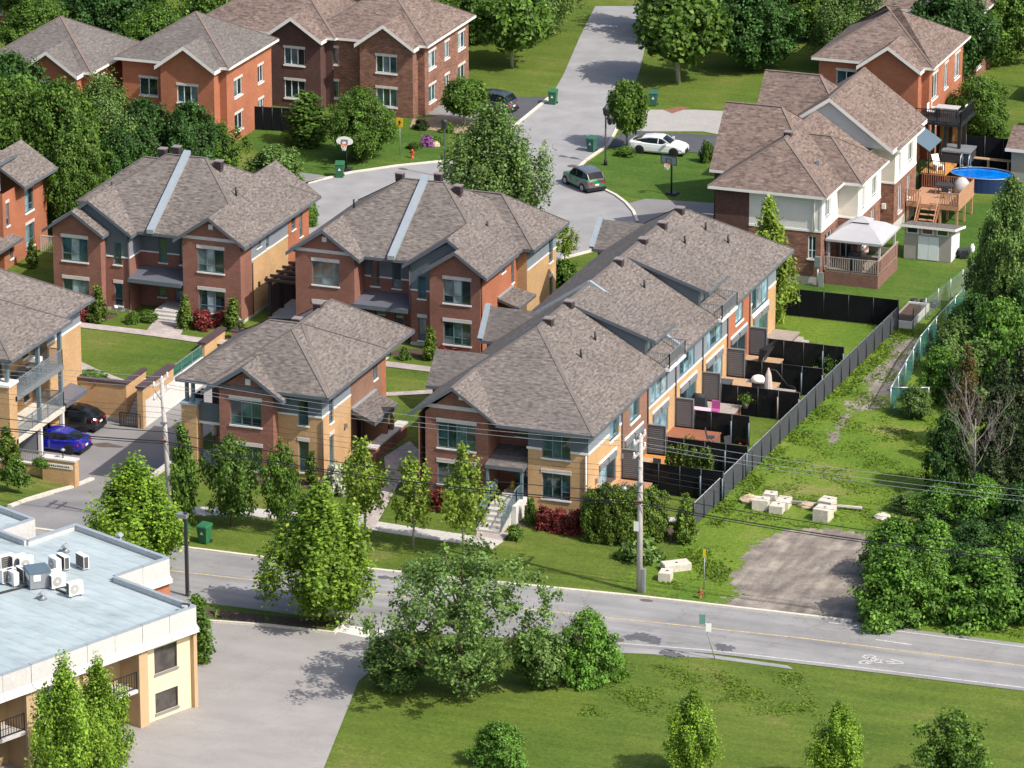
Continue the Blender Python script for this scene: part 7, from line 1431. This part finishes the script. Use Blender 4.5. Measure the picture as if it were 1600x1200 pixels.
def wire(label, pts, rad, mt, grp, sag):
    p = MB(); L = []
    for a, b in zip(pts, pts[1:]):
        for k in range(14): f = k/14; v = Vector(a).lerp(Vector(b), f); v.z -= sag*4*f*(1-f); L.append(v)
    L.append(Vector(pts[-1])); p.tube(L, rad, 5); single('cable', label, 'cable', p, mt, group=grp, loc=tuple(pts[0]))
lx = {0: 0, 1: -.42, 2: 0, 3: 0}
for y, z, lb in ((-.9, 9.75, 'topmost thin bright power line on the street side'), (.25, 9.72, 'thin bright power line second from the top'), (1.05, 8.75, 'thin bright power line on the lower crossarm')):
    wire(lb, [(q.x+lx[i], q.y+y, z) for i, q in enumerate((P0, P1, P2, P3))], .013, 'galvanized', 'thin bright power lines', .5)
for y, z, lb in ((-.15, 7.9, 'upper one of the thin dark lines below the crossarms'), (0, 7.5, 'middle one of the thin dark lines'), (.15, 7.1, 'lowest one of the thin dark lines')):
    wire(lb, [(q.x+lx[i]*.7, q.y+y, z) for i, q in enumerate((P0, P1, P2, P3))], .010, 'dark_metal', 'thin dark lines', .45)
for y, z, r, lb in ((-.2, 6.35, .026, 'upper thick black communication cable'), (-.25, 5.75, .036, 'thickest black communication cable'), (-.1, 5.55, .026, 'lowest black communication cable')):
    wire(lb, [(q.x+lx[i]*.6, q.y+y, z) for i, q in enumerate((P0, P1, P2, P3))], r, 'black_metal', 'thick black communication cables', .55)
# concrete blocks, log, rocks on the gravel lot
def block(label, px, py, L, W, Hh, rz, z=0, name='concrete_block'):
    t = Thing(name, label, 'concrete block', G(px, py), rz, group='concrete barrier blocks'); e = .05; p = MB()
    p.hexa([(-L/2, -W/2, 0), (L/2, -W/2, 0), (L/2, W/2, 0), (-L/2, W/2, 0), (-L/2, -W/2, Hh-e), (L/2, -W/2, Hh-e), (L/2, W/2, Hh-e), (-L/2, W/2, Hh-e)])
    p.hexa([(-L/2, -W/2, Hh-e), (L/2, -W/2, Hh-e), (L/2, W/2, Hh-e), (-L/2, W/2, Hh-e), (-L/2+e, -W/2+e, Hh), (L/2-e, -W/2+e, Hh), (L/2-e, W/2-e, Hh), (-L/2+e, W/2-e, Hh)]); t.add('block', p, 'block_concrete')
    p = MB(); p.tube([(.1, 0, Hh-.02), (.1, 0, Hh+.015)], .09, 10); t.add('lifting_hole', p, 'mulch'); return t
block('long concrete block behind its shorter neighbour on the verge', 1056, 890, .85, 1.7, .5, .1-1.0); block('short concrete block nearest the road on the verge', 1040, 906, .75, .8, .6, .1)
block('tall concrete block standing by itself with the log behind it', 1286, 812, 1.0, 1.0, .85, -.1); block('concrete block lying behind the tall lone one', 1292, 800, .9, 1.0, .9, -.1)
block('concrete block with ribbed sides left of the group', 1189, 795, 1.0, .8, .72, .1); block('front concrete block of the group by the log', 1214, 800, .85, .8, .55, .05); block('rear concrete block of the group by the log', 1224, 792, .85, 1.1, .55, .05); block('back concrete block half hidden in the group', 1203, 783, .8, .7, .6, .05)
a, b = G(1232, 789), G(1347, 799); p = MB(); p.tube([(a.x, a.y, .25), (b.x, b.y, .22)], .1, 8); single('wooden_pole', 'long pale pole lying behind the concrete blocks', 'pole', p, 'pole_wood', loc=(a.x, a.y, 0))
def rock(label, px, py, r, mt='rock'):
    rng = random.Random(px); p = MB(); p.tube([(0, 0, -.05), (0, 0, r*.25), (0.03, 0, r*.6), (0, 0, r*.75)], [r*1.0, r*1.1, r*.8, r*.3], 9, True, False)
    p.v = [(x*(1+rng.uniform(-.2, .2)), y*.75*(1+rng.uniform(-.2, .2)), z*(1+rng.uniform(-.2, .2))) for x, y, z in p.v]; single('boulder', label, 'rock', p, mt, loc=G(px, py), world=False)
rock('tan boulder between the concrete blocks', 1261, 793, .5); rock('pale boulder at the edge of the green bushes', 1378, 811, .5, 'block_concrete'); rock('large brown boulder left of the ribbed block', 1172, 785, .65); rock('pale flat stone in the flower bed by the mauve shrub', 680, 228, .45); rock('flat stone by the end of the long fence', 1433, 489, .4)
# green chain-link fence with its rails
t = Thing('chain_link_fence', 'green chain-link fence corner at the edge of the thicket', 'fence', G(1392, 648), world=True)
L = [G(1450, 646), G(1391, 646), G(1437, 565), G(1462, 535), G(1520, 472)]
for a, b in zip(L, L[1:]):
    n = max(2, int((b-a).length/2.4))
    for k in range(n):
        q, r = a.lerp(b, k/n), a.lerp(b, (k+1)/n); p = MB(); p.poly([(q.x, q.y, .03), (r.x, r.y, .03), (r.x, r.y, 1.78), (q.x, q.y, 1.78)]); t.add('mesh_panel', p, 'chain_mesh'); p = MB(); p.tube([(q.x, q.y, 0), (q.x, q.y, 1.85)], .045, 6); t.add('post', p, 'galvanized'); p = MB(); p.tube([(q.x, q.y, 1.8), (r.x, r.y, 1.8)], .05, 6); t.add('rail', p, 'galvanized')
t = Thing('chain_link_fence', 'thin grey chain-link fence running on past the planter', 'fence', (-81.5, 303, 0), world=True); a, b = Vector((-81.1, 300.4, 0)), Vector((-79.6, 318, 0))
for k in range(7):
    q, r = a.lerp(b, k/7), a.lerp(b, (k+1)/7); p = MB(); p.poly([(q.x, q.y, .03), (r.x, r.y, .03), (r.x, r.y, 1.5), (q.x, q.y, 1.5)]); t.add('mesh_panel', p, 'chain_gray'); p = MB(); p.tube([(q.x, q.y, 0), (q.x, q.y, 1.55)], .035, 6); t.add('post', p, 'galvanized' if k else 'black_metal')
# small things around the corner house and the row
small('terrace_table', 'table with white covers on the lower dark balcony', 'table', (-115.4, 258.6, .05), [('tabletop', 'sofa_dark', lambda p: p.box(-.55, .55, -.4, .4, .68, .74)), ('cover', 'white_plastic', lambda p: p.box(-.2, .15, -.42, .42, .5, .78)), ('legs', 'dark_metal', lambda p: [p.box(x-.03, x+.03, y-.03, y+.03, 0, .68) for x in (-.45, .45) for y in (-.3, .3)])]).o.name = 'balcony_table'
small('umbrella', 'folded blue and white umbrella on the lower dark balcony', 'parasol', (-115.9, 258.9, .05), [('canopy', 'white_plastic', lambda p: p.lathe([(.16, 1.5), (.2, 1.8), (.12, 2.3), (.03, 2.5)], n=8)), ('pole', 'dark_metal', lambda p: p.tube([(0, 0, 0), (0, 0, 1.5)], .03, 6))])
small('garden_ornament', 'yellow ornament on the landing of the row house', 'ornament', (-94.9, 257.2, 1.11), [('body', 'sign_yellow', lambda p: p.lathe([(.12, 0), (.17, .15), (.08, .3), (.12, .42), (.02, .52)], n=10)), ('base', 'deck_wood', lambda p: p.box(-.15, .15, -.15, .15, -.005, .02))])
small('garden_lamp', 'small white garden lamp by the left duplex', 'lamp', (-134.6, 284.2, 0), [('stem', 'gray_metal', lambda p: p.tube([(0, 0, 0), (0, 0, .5)], .04, 6)), ('lamp_head', 'white_plastic', lambda p: p.lathe([(.16, .5), (.12, .62), (.05, .66)], n=8))])
t = Thing('pergola', 'dark timber pergola between the two brick duplexes', 'pergola', (-122.6, 289.5, 0), world=True)
for x in (-124.2, -121.3):
    for y in (287.5, 289.6, 291.8): p = MB(); p.box(x-.1, x+.1, y-.1, y+.1, 0, 2.5); t.add('post', p, 'dark_metal')
for y in (287.5, 288.5, 289.6, 290.7, 291.8): p = MB(); p.box(-124.6, -121.0, y-.08, y+.08, 2.62, 2.8); t.add('rafter', p, 'vent_brown')
for x in (-124.2, -121.3): p = MB(); p.box(x-.07, x+.07, 287.2, 292.1, 2.5, 2.62); t.add('beam', p, 'dark_metal')
for k in range(3): p = MB(); p.box(-124.28, -124.2, 287.6+1.4*k, 288.9+1.4*k, .2, 2.2); t.add('screen_panel', p, 'vent_brown')
# ------------------------------------------------------------------ plants
species('maple', 'flame', 7.2, 2.15, 290, 72, 0.36, 0.10, 'leaf_lime', base=1.0, seed=3, stretch=2.1, outer=.5, lobes=.45, up=.6, variants=2, tr=.14)
species('young', 'flame', 5.4, 1.25, 62, 52, 0.27, 0.10, 'leaf_young', base=1.5, seed=11, stretch=1.9, outer=.6, lobes=.6, up=.5, variants=3, tr=.07, bark='pale_bark')
species('garden', 'round', 5.0, 1.9, 110, 64, 0.4, 0.115, 'leaf_mid', base=.8, seed=21, stretch=1.2, outer=.55, lobes=.6, variants=3, tr=.1)
species('broad', 'round', 9.5, 4.4, 525, 69, 0.57, 0.147, 'leaf_mid', base=1.0, seed=31, outer=.4, lobes=.35, variants=2, tr=.24)
species('maple_dark', 'round', 8.5, 3.7, 450, 66, 0.55, 0.154, 'leaf_deep', base=1.0, seed=41, outer=.4, lobes=.3, variants=2, tr=.22)
species('poplar', 'oval', 8.3, 3.4, 500, 66, 0.5, 0.11, 'leaf_ash', base=.5, seed=51, outer=.5, lobes=.42, variants=2, tr=.22, stretch=1.7, up=.6, bark='pale_bark')
species('airy', 'spread', 9.0, 4.8, 260, 62, 0.5, 0.118, 'leaf_ash', base=1.0, seed=61, outer=.45, lobes=.5, variants=2, tr=.2, limbs=22)
species('globe', 'round', 3.9, 1.75, 162, 69, 0.39, 0.133, 'leaf_mid', base=1.3, seed=71, outer=.4, lobes=.12, variants=2, tr=.11, bark='pale_bark')
species('pear', 'flame', 6.0, 1.4, 175, 66, 0.33, 0.112, 'leaf_young', base=.2, seed=81, outer=.45, stretch=1.5, lobes=.25, variants=2, tr=.1)
species('narrow', 'column', 5.0, .95, 112, 66, 0.35, 0.112, 'leaf_mid', base=.3, seed=91, outer=.45, lobes=.3, variants=2, tr=.08)
species('cedar', 'cone', 2.6, .62, 60, 60, .2, .085, 'leaf_cedar', tr=0, seed=101, outer=.35, lobes=.1, variants=3, up=.3, stretch=1.4)
species('hedge', 'box', 2.3, .85, 210, 70, .2, .062, 'leaf_cedar', tr=0, seed=107, outer=.3, lobes=.06, variants=3, up=.3)
species('cedar_col', 'column', 2.6, .36, 44, 60, .17, .08, 'leaf_cedar', tr=0, seed=111, outer=.35, lobes=.1, variants=3, up=.3, stretch=1.6)
species('shrub', 'dome', 1.4, .95, 50, 48, .26, .11, 'leaf_mid', tr=0, seed=121, outer=.4, lobes=.25, variants=3)
species('ball', 'dome', 1.1, .7, 50, 50, .2, .075, 'leaf_cedar_dark', tr=0, seed=131, outer=.35, lobes=.06, variants=2)
species('redbush', 'dome', 1.3, .85, 46, 44, .24, .1, 'leaf_red', tr=0, seed=141, outer=.45, lobes=.3, variants=3)
species('mauve', 'dome', 1.1, .8, 40, 40, .2, .09, 'leaf_mauve', tr=0, seed=151, outer=.4, lobes=.2, variants=1)
species('whiteflower', 'dome', 1.5, 1.1, 50, 44, .26, .11, 'leaf_white', tr=0, seed=161, outer=.3, lobes=.3, variants=1)
species('thicket', 'dome', 4.2, 2.4, 330, 52, .5, .125, 'leaf_sumac', tr=.1, base=.1, seed=171, outer=.45, lobes=.4, stretch=.55, up=.95, variants=4)
species('thicket_dark', 'dome', 4.6, 2.3, 280, 52, .5, .125, 'leaf_deep', tr=.1, base=.1, seed=181, outer=.45, lobes=.4, stretch=.55, up=.95, variants=3)
species('thicket_light', 'oval', 5.0, 2.0, 187, 66, 0.44, 0.126, 'leaf_ash', tr=.1, base=.2, seed=191, outer=.45, lobes=.4, variants=3)
species('birch', 'oval', 9.5, 2.4, 325, 63, 0.46, 0.119, 'leaf_ash', tr=.15, base=1.5, seed=201, outer=.45, lobes=.4, variants=2, bark='pale_bark', stretch=1.2)
species('spruce', 'cone', 9.0, 2.2, 325, 69, 0.39, 0.119, 'leaf_conifer', tr=.16, base=.4, seed=211, outer=.5, lobes=.15, variants=2, up=-.1, stretch=.6)
species('rusty_spruce', 'cone', 6.5, 1.5, 112, 66, 0.35, 0.105, 'leaf_rusty', tr=.12, base=1.6, seed=221, outer=.6, lobes=.3, variants=1, up=-.1, stretch=.6, limbs=20)
species('grassy', 'dome', .8, .55, 32, 60, 0.20, 0.091, 'leaf_ash', tr=0, seed=231, outer=.5, variants=2, stretch=1.6, up=-.3)
def at(px, py, z=0): g = G(px, py, z); return (g.x, g.y, z)
def fit(key, name, label, cat, px, py, topy, wpx, group=None, z=0, **k):
    """base at pixel (px, py), crown top at pixel row topy, crown about wpx wide"""
    g = G(px, py, z); H = VY(px, topy, g.y).z-z; D = (G(px+wpx/2, py, z)-G(px-wpx/2, py, z)).length
    return plant(key, name, label, cat, (g.x, g.y, z), H, D/2, group, **k)
# front row
fit('maple', 'maple_tree', 'large lime green maple hiding the left utility pole base', 'tree', 213, 895, 722, 146); fit('maple', 'maple_tree', 'large lime green maple on the planted parking island', 'tree', 505, 970, 764, 166)
fit('young', 'young_tree', 'thin young tree beside the paver path to the corner house', 'tree', 570, 838, 680, 78); fit('young', 'young_tree', 'thin young tree midway along the sidewalk', 'tree', 645, 856, 704, 70); fit('young', 'young_tree', 'thin young tree in front of the row house steps', 'tree', 725, 866, 692, 84)
fit('garden', 'garden_tree', 'dark bushy tree in front of the dark balcony', 'tree', 362, 822, 690, 86); fit('garden', 'garden_tree', 'bushy tree in front of the yellow corner wall', 'tree', 440, 830, 694, 58); fit('narrow', 'narrow_tree', 'narrow dark tree right of the left utility pole', 'tree', 286, 822, 662, 38)
fit('cedar_col', 'cedar', 'slim cedar against the yellow wall of the corner house', 'cedar', 487, 758, 705, 16); fit('whiteflower', 'flowering_shrub', 'white flowering shrub at the corner of the yellow wall', 'shrub', 528, 768, 722, 48); fit('shrub', 'shrub', 'dark green shrub under the bushy trees near the walk', 'shrub', 555, 800, 770, 26)
# bottom edge
fit('airy', 'spreading_tree', 'spreading tree with bare limbs showing at the bottom centre', 'tree', 722, 1085, 862, 270, var=0); fit('thicket_light', 'shrub', 'pale green bush left of the spreading tree', 'shrub', 618, 1075, 992, 100); fit('thicket', 'bush', 'dense dark green bush at the roadside, right of the spreading tree', 'shrub', 918, 1062, 958, 92); fit('thicket_light', 'bush', 'bush hugging the left side of the roadside one', 'shrub', 846, 1072, 985, 78); pass
plant('maple', 'leafy_tree', 'leafy treetop at the left picture edge rising over the flat roof', 'tree', (-100.9, 205.2, 0), 8.2, 1.9); plant('maple', 'leafy_tree', 'leafy treetop beside the first one rising over the flat roof edge', 'tree', (-99.9, 207.6, 0), 7.6, 1.6); fit('narrow', 'shrub_tree', 'small lime tree behind the corner of the flat-roofed building', 'tree', 308, 1035, 930, 46)
# around the duplexes
for px, py, ty, w_, lb in ((153, 502, 448, 30, 'cone-shaped cedar left of the left duplex entrance'), (290, 513, 464, 26, 'cone-shaped cedar right of the left duplex steps'), (365, 515, 468, 34, 'cone-shaped cedar at the corner of the left duplex'), (672, 562, 512, 26, 'cone-shaped cedar in front of the middle duplex'), (738, 552, 524, 20, 'stubby cedar at the right corner of the middle duplex'), (12, 718, 668, 36, 'cone-shaped cedar beside the gate pillar'), (50, 418, 376, 20, 'cone-shaped cedar by the porch of the orange house')):
    fit('cedar', 'cedar', lb, 'cedar', px, py, ty, w_, 'cone-shaped cedars')
for px, py, ty, w_, lb in ((316, 512, 485, 38, 'red barberry bush under the right bay window of the left duplex'), (344, 508, 486, 26, 'smaller red barberry bush next to the corner cedar'), (128, 500, 474, 28, 'red barberry bush behind the balcony house roof'), (706, 548, 535, 54, 'low red bush under the middle duplex window'), (852, 826, 794, 34, 'leftmost red bush under the yellow brick window'), (875, 830, 797, 34, 'middle red bush under the yellow brick window'), (900, 833, 798, 36, 'red bush touching the big cedar hedge'), (690, 795, 765, 40, 'red bush under the front bay window of the row'), (600, 690, 655, 26, 'red bush behind the porch of the corner house')):
    fit('redbush', 'red_bush', lb, 'bush', px, py, ty, w_, 'dark red bushes')
for px, py, ty, w_, lb in ((22, 754, 720, 42, 'round green bush on the bank below the gate pillar'), (62, 730, 716, 24, 'small bush against the gate pillar'), (716, 800, 778, 40, 'dark shrub between red bush and stoop'), (208, 505, 488, 20, 'tufted shrub left of the steps of the left duplex'), (230, 500, 486, 34, 'dark low shrub by the recessed entrance'), (829, 818, 780, 20, 'small cedar between stoop and red bushes'), (882, 448, 408, 44, 'round shrub behind the middle duplex'), (632, 562, 544, 18, 'ornamental grass at the middle duplex entrance'), (140, 594, 580, 56, 'low green ground shrub on top of the terrace wall'), (804, 842, 822, 26, 'grassy clump at the foot of the row house steps')):
    fit('shrub', 'shrub', lb, 'shrub', px, py, ty, w_)
fit('grassy', 'ornamental_grass', 'ornamental grass clump beside the utility pole', 'plant', 1004, 876, 848, 56); fit('grassy', 'ornamental_grass', 'grass clump below the lone cedar', 'plant', 978, 872, 855, 30)
fit('cedar', 'cedar', 'broad cedar at the start of the long fence', 'cedar', 1070, 848, 775, 36)
# cedar hedge: separate plants grown together
for i, (px, py, ty, w_) in enumerate(((933, 842, 768, 40), (956, 845, 763, 42), (980, 846, 764, 42), (1004, 845, 766, 42), (1022, 842, 772, 38))):
    fit('hedge', 'hedge_cedar', ['left end bush of the big clipped cedar hedge', 'second bush of the big clipped cedar hedge', 'middle bush of the big clipped cedar hedge', 'fourth bush of the big clipped cedar hedge', 'right end bush of the big clipped cedar hedge'][i], 'hedge', px, py, ty, w_*1.1, 'big clipped cedar hedge')
for i, x in enumerate((1047, 1059, 1071, 1083, 1096, 1107)):
    fit('cedar_col', 'column_cedar', ['leftmost slim cedar of the yard row', 'second slim cedar of the yard row', 'third slim cedar of the yard row', 'fourth slim cedar of the yard row', 'fifth slim cedar of the yard row', 'rightmost slim cedar of the yard row'][i], 'cedar', x, 752+i*3.0, 692+i*1.2, 15, 'slim cedars in a yard row')
# behind
fit('poplar', 'poplar', 'big round-crowned poplar between the middle duplex and the court', 'tree', 772, 372, 176, 152)
for px, py, ty, w_, k, lb in ((30, 330, 120, 150, 'broad', 'tall broad tree at the left edge behind the orange house'), (100, 345, 135, 140, 'broad', 'tall broad tree rising behind the left duplex gable'), (165, 300, 128, 120, 'poplar', 'lighter tall tree above the left duplex ridge'), (118, 370, 215, 100, 'broad', 'broad tree crowding the gap left of the left duplex'), (20, 260, 90, 130, 'maple_dark', 'dark tree in the upper left corner'), (225, 300, 160, 105, 'maple_dark', 'dark maple in front of the orange brick house'), (298, 300, 165, 96, 'maple_dark', 'second dark maple right of the first one'), (350, 290, 195, 66, 'garden', 'small tree between dark maples and the hedge'), (190, 320, 205, 80, 'maple_dark', 'low dark maple just over the left duplex roof')):
    fit(k, 'leafy_tree', lb, 'tree', px, py, ty, w_)
fit('thicket_light', 'shrub', 'grey-green shrub mass behind the left duplex roof', 'shrub', 430, 300, 230, 84); fit('thicket', 'shrub', 'leafy shrub at the back corner of the left duplex', 'shrub', 478, 352, 300, 36)
fit('narrow', 'small_tree', 'small upright tree on the upper left lawn', 'tree', 481, 226, 145, 62); fit('broad', 'shade_tree', 'dense shade tree in the middle of the upper lawn', 'tree', 564, 250, 140, 100); fit('globe', 'globe_tree', 'globe-shaped street tree by the dark driveway', 'tree', 726, 197, 128, 70); fit('globe', 'street_tree', 'lollipop street tree beside the white sedan', 'tree', 980, 232, 132, 64); fit('young', 'sapling', 'thin sapling at the rim of the turning circle', 'tree', 882, 414, 345, 44); fit('pear', 'lime_pear_tree', 'bright lime tree between the row and the gazebo house', 'tree', 1200, 505, 318, 76); fit('broad', 'leafy_tree', 'leafy tree behind the pool and the upper terrace', 'tree', 1528, 228, 118, 92)
fit('mauve', 'mauve_shrub', 'mauve flowering shrub in the bed above the hydrant', 'shrub', 667, 228, 211, 22)
for px, py, ty, w_, lb in ((658, 202, 186, 24, 'clipped dark ball shrub by the dark brick house'), (661, 163, 143, 22, 'clipped ball shrub on the brick-edged bed'), (698, 206, 192, 22, 'small dark shrub beside the flower bed'), (648, 232, 222, 22, 'low green shrub left of the mauve one'), (684, 225, 214, 22, 'low green shrub right of the mauve one'), (978, 243, 228, 30, 'grassy shrub under the lollipop street tree'), (1104, 254, 222, 22, 'dark conifer shrub at the corner of the garage roof')):
    fit('ball' if 'ball' in lb else 'shrub', 'shrub', lb, 'shrub', px, py, ty, w_)
for i, (px, py, ty, w_) in enumerate(((1500, 222, 192, 44), (1530, 224, 196, 44), (1560, 226, 198, 40))): fit('thicket', 'hedge_shrub', ['left shrub of the hedge behind the pool fence', 'middle shrub of the hedge behind the pool fence', 'right shrub of the hedge behind the pool fence'][i], 'shrub', px, py, ty, w_, 'hedge behind the pool fence')
# the thicket at the right
TH = [(1572, 545, 278, 78, 'birch', 'tall pale birch-like tree right of the garden shed'), (1542, 540, 345, 56, 'birch', 'slender pale tree just left of the tall birch'), (1600, 500, 330, 56, 'birch', 'tall pale tree cut by the right picture edge'), (1520, 560, 462, 78, 'thicket_dark', 'dark bush at the far end of the thicket'), (1560, 590, 470, 90, 'thicket', 'bush under the birch-like trees'), (1490, 585, 502, 66, 'thicket_light', 'light bush inside the green chain-link fence'), (1468, 625, 545, 66, 'thicket', 'bright bush right behind the chain-link corner'), (1430, 652, 606, 50, 'thicket_light', 'low bush in the chain-link corner'), (1530, 640, 535, 84, 'thicket_light', 'pale bush beside the rusty conifer'), (1585, 650, 520, 80, 'thicket', 'bush in the middle of the right edge'), (1508, 700, 540, 62, 'rusty_spruce', 'thin rusty conifer in the thicket'), (1590, 720, 540, 80, 'spruce', 'dark spruce at the right edge'), (1560, 740, 560, 84, 'spruce', 'dark spruce behind the bare tree'), (1597, 800, 640, 70, 'spruce', 'dark spruce low at the right edge'), (1480, 770, 640, 70, 'thicket_dark', 'dark bush behind the bare tree'), (1545, 830, 700, 90, 'spruce', 'broad dark spruce right of the bare tree'),
      (1470, 838, 762, 90, 'thicket', 'sumac-like bush above the two front ones'), (1530, 850, 750, 96, 'thicket', 'sumac-like bush at the foot of the spruces'), (1590, 870, 760, 84, 'thicket_dark', 'dark bush at the right edge above the road'), (1395, 905, 812, 92, 'thicket', 'bright sumac-like bush leaning over the gravel lot'), (1455, 912, 815, 96, 'thicket', 'bright sumac-like bush next to the gravel one'), (1518, 905, 815, 92, 'thicket_dark', 'dark bush between the sumac-like ones'), (1580, 925, 820, 90, 'thicket', 'bush over the road at the right edge'), (1395, 968, 856, 118, 'thicket', 'dome-shaped bush closest to the gravel lot and road'), (1452, 965, 868, 90, 'thicket', 'dome-shaped bush second from the gravel lot'), (1540, 968, 862, 126, 'thicket', 'wide dome-shaped bush near the grassy roadside'), (1598, 965, 860, 80, 'thicket_dark', 'dark roadside bush cut by the right edge'), (1500, 950, 850, 80, 'thicket_dark', 'dark gap bush between the two domes'), (1420, 800, 770, 50, 'thicket_light', 'low pale bush at the lawn edge of the thicket'), (1560, 505, 430, 70, 'thicket', 'bush behind the pale trees'), (1500, 530, 480, 50, 'thicket', 'small bush at the tip of the thicket'), (1597, 560, 440, 60, 'thicket_dark', 'dark bush under the tallest birch')]
for px, py, ty, w_, k, lb in TH: fit(k, {'birch': 'birch_tree', 'spruce': 'spruce', 'rusty_spruce': 'rusty_conifer'}.get(k, 'thicket_bush'), lb, {'birch': 'tree', 'spruce': 'spruce', 'rusty_spruce': 'conifer'}.get(k, 'bush'), px, py, ty, w_)
def bare(label, px, py, ty, wpx, seed, n=9, trunk=.14):
    g = G(px, py); H = VY(px, ty, g.y).z; W = (G(px+wpx/2, py)-G(px, py)).length; rng = random.Random(seed); p = MB(); q = MB()
    p.tube([(0, 0, 0), (.05, 0, H*.35), (0, .05, H*.7)], [trunk, trunk*.7, trunk*.3], 7)
    def br(a, d, L, r, lev):
        pts = [a]; v = Vector(d)
        for k in range(4): v = (v+Vector((rng.uniform(-.22, .22), rng.uniform(-.22, .22), rng.uniform(-.05, .2)))).normalized(); pts.append(pts[-1]+v*L/4)
        q.tube(pts, [r, r*.8, r*.6, r*.4, r*.2], 4, False)
        if lev:
            for k in (1, 2, 3, 4):
                for s in range(2): br(pts[k], (v+Vector((rng.uniform(-.9, .9), rng.uniform(-.9, .9), rng.uniform(-.2, .5)))).normalized(), L*.42, r*.45, lev-1)
    for k in range(n):
        z = H*(.12+.5*k/n); an = k*2.4; br(Vector((0, 0, z)), Vector((math.cos(an)*.8, math.sin(an)*.8, 1.1)).normalized(), min(H-z, W*1.5)*rng.uniform(.75, 1.05), trunk*.42, 2)
    t = Thing('bare_tree', label, 'tree', (g.x, g.y, 0)); t.add('trunk', p, 'dead_bark'); t.add('branches', q, 'dead_bark')
bare('leafless grey tree in front of the dark spruces', 1520, 778, 600, 120, 5, 11, .1); bare('bare twiggy shrub on top of the roadside bush', 905, 1062, 932, 74, 9, 8, .06)
# beyond the top and bottom of the photo's strip the suburb goes on
rng_ = random.Random(3)
for i, (px, py, k) in enumerate([(60, 120, 'broad'), (160, 105, 'maple_dark'), (250, 140, 'broad'), (330, 110, 'garden'), (400, 130, 'poplar'), (470, 95, 'broad'), (560, 120, 'maple_dark'), (640, 105, 'garden'), (720, 70, 'broad'), (800, 105, 'globe'), (830, 60, 'poplar'), (60, 50, 'broad'), (200, 45, 'maple_dark'), (350, 40, 'broad'), (500, 30, 'poplar'), (650, 30, 'broad'), (1060, 130, 'globe'), (1100, 70, 'broad'), (1180, 110, 'maple_dark'), (1260, 60, 'broad'), (1330, 110, 'poplar'), (1420, 80, 'broad'), (1480, 130, 'maple_dark'), (1560, 100, 'broad'), (1590, 40, 'broad'), (1480, 30, 'maple_dark'), (1380, 20, 'broad'), (1150, 15, 'poplar'), (1040, 50, 'garden'), (770, 15, 'broad')]):
    s = ['tall', 'leafy', 'broad', 'round', 'dark', 'slender'][i % 6]; w2 = ['beyond the upper lawns', 'among the far houses', 'along the far street', 'behind the second row', 'beside a far gable'][(i//6) % 5]
    plant(k, 'suburban_tree', f'{s} tree {w2}, near the top edge', 'tree', at(px, py), rng_.uniform(6, 9), None, 'trees among the far houses')
for px, py, k, lb, H_ in ((780, 1195, 'thicket', 'green bush at the bottom edge below the spreading tree', 2.4), (1080, 1215, 'maple', 'lime maple at the bottom edge below the leaning sign', 5), (1310, 1235, 'maple', 'lime maple at the bottom edge across the bicycle symbol', 5), (1490, 1240, 'garden', 'bushy tree in the lower right corner', 4.5)):
    plant(k, 'roadside_tree', lb, 'tree', at(px, py), H_)
# grasses and weeds: uncountable
def blades(name, polys, dens, h, mat, seed, clump=.5):
    rng = np.random.default_rng(seed); C = []
    for P in polys:
        P = np.array(P); x0, y0 = P.min(0); x1, y1 = P.max(0); n = int((x1-x0)*(y1-y0)*dens); q = rng.random((n, 2))*[x1-x0, y1-y0]+[x0, y0]
        ins = np.zeros(n, bool); j = len(P)-1
        for i in range(len(P)):
            xi, yi = P[i]; xj, yj = P[j]; c = ((yi > q[:, 1]) != (yj > q[:, 1])) & (q[:, 0] < (xj-xi)*(q[:, 1]-yi)/(yj-yi+1e-9)+xi); ins ^= c; j = i
        q = q[ins]; f = np.sin(q[:, 0]*1.7+np.sin(q[:, 1]*1.1)*2)+np.sin(q[:, 1]*1.3+q[:, 0]*.6)+rng.normal(size=len(q))*.8; C.append(q[f > clump])
    q = np.concatenate(C); n = len(q); S = h*(.5+rng.random(n)); P3 = np.stack([q[:, 0], q[:, 1], S*.45], 1); Nn = rng.normal(size=(n, 3))*[.7, .7, .3]+[.25, -.1, .9]
    me = leaf_mesh(name, P3, Nn, S, mat, rng, .5); o = bpy.data.objects.new(name, me); link(o); o['kind'] = 'stuff'; o['label'] = 'tufts of tall uncut grass and weeds'; o['category'] = 'grass'; return o
fence_edge = [(-82.9, 258), (-82.2, 300), (-81.0, 300), (-81.2, 285), (-81.3, 270), (-81.6, 258)]
blades('weed_tufts', [[(-82.9, 257), (-82.1, 300), (-80, 312), (-72, 312), (-64, 285), (-66, 262), (-70, 259.5), (-78, 259.5)], [G2(1010, 905), G2(1100, 938), G2(1125, 900), G2(1140, 855), G2(1080, 850), G2(1060, 880)], [G2(1340, 968), G2(1600, 985), G2(1600, 1000), G2(1345, 978)], [G2(960, 1035), G2(1250, 1052), G2(1300, 1120), G2(900, 1120)]], 90, .085, 'weed_blade', 5, .55)
blades('fence_weeds', [fence_edge, [G2(1085, 845), G2(1150, 880), G2(1130, 920), G2(1060, 870)]], 90, .13, 'weed_blade', 6, -.3)
blades('bed_plants', [[G2(320, 955), G2(500, 975), G2(505, 980), G2(320, 966)]], 6, .3, 'leaf_mid', 8, .3)
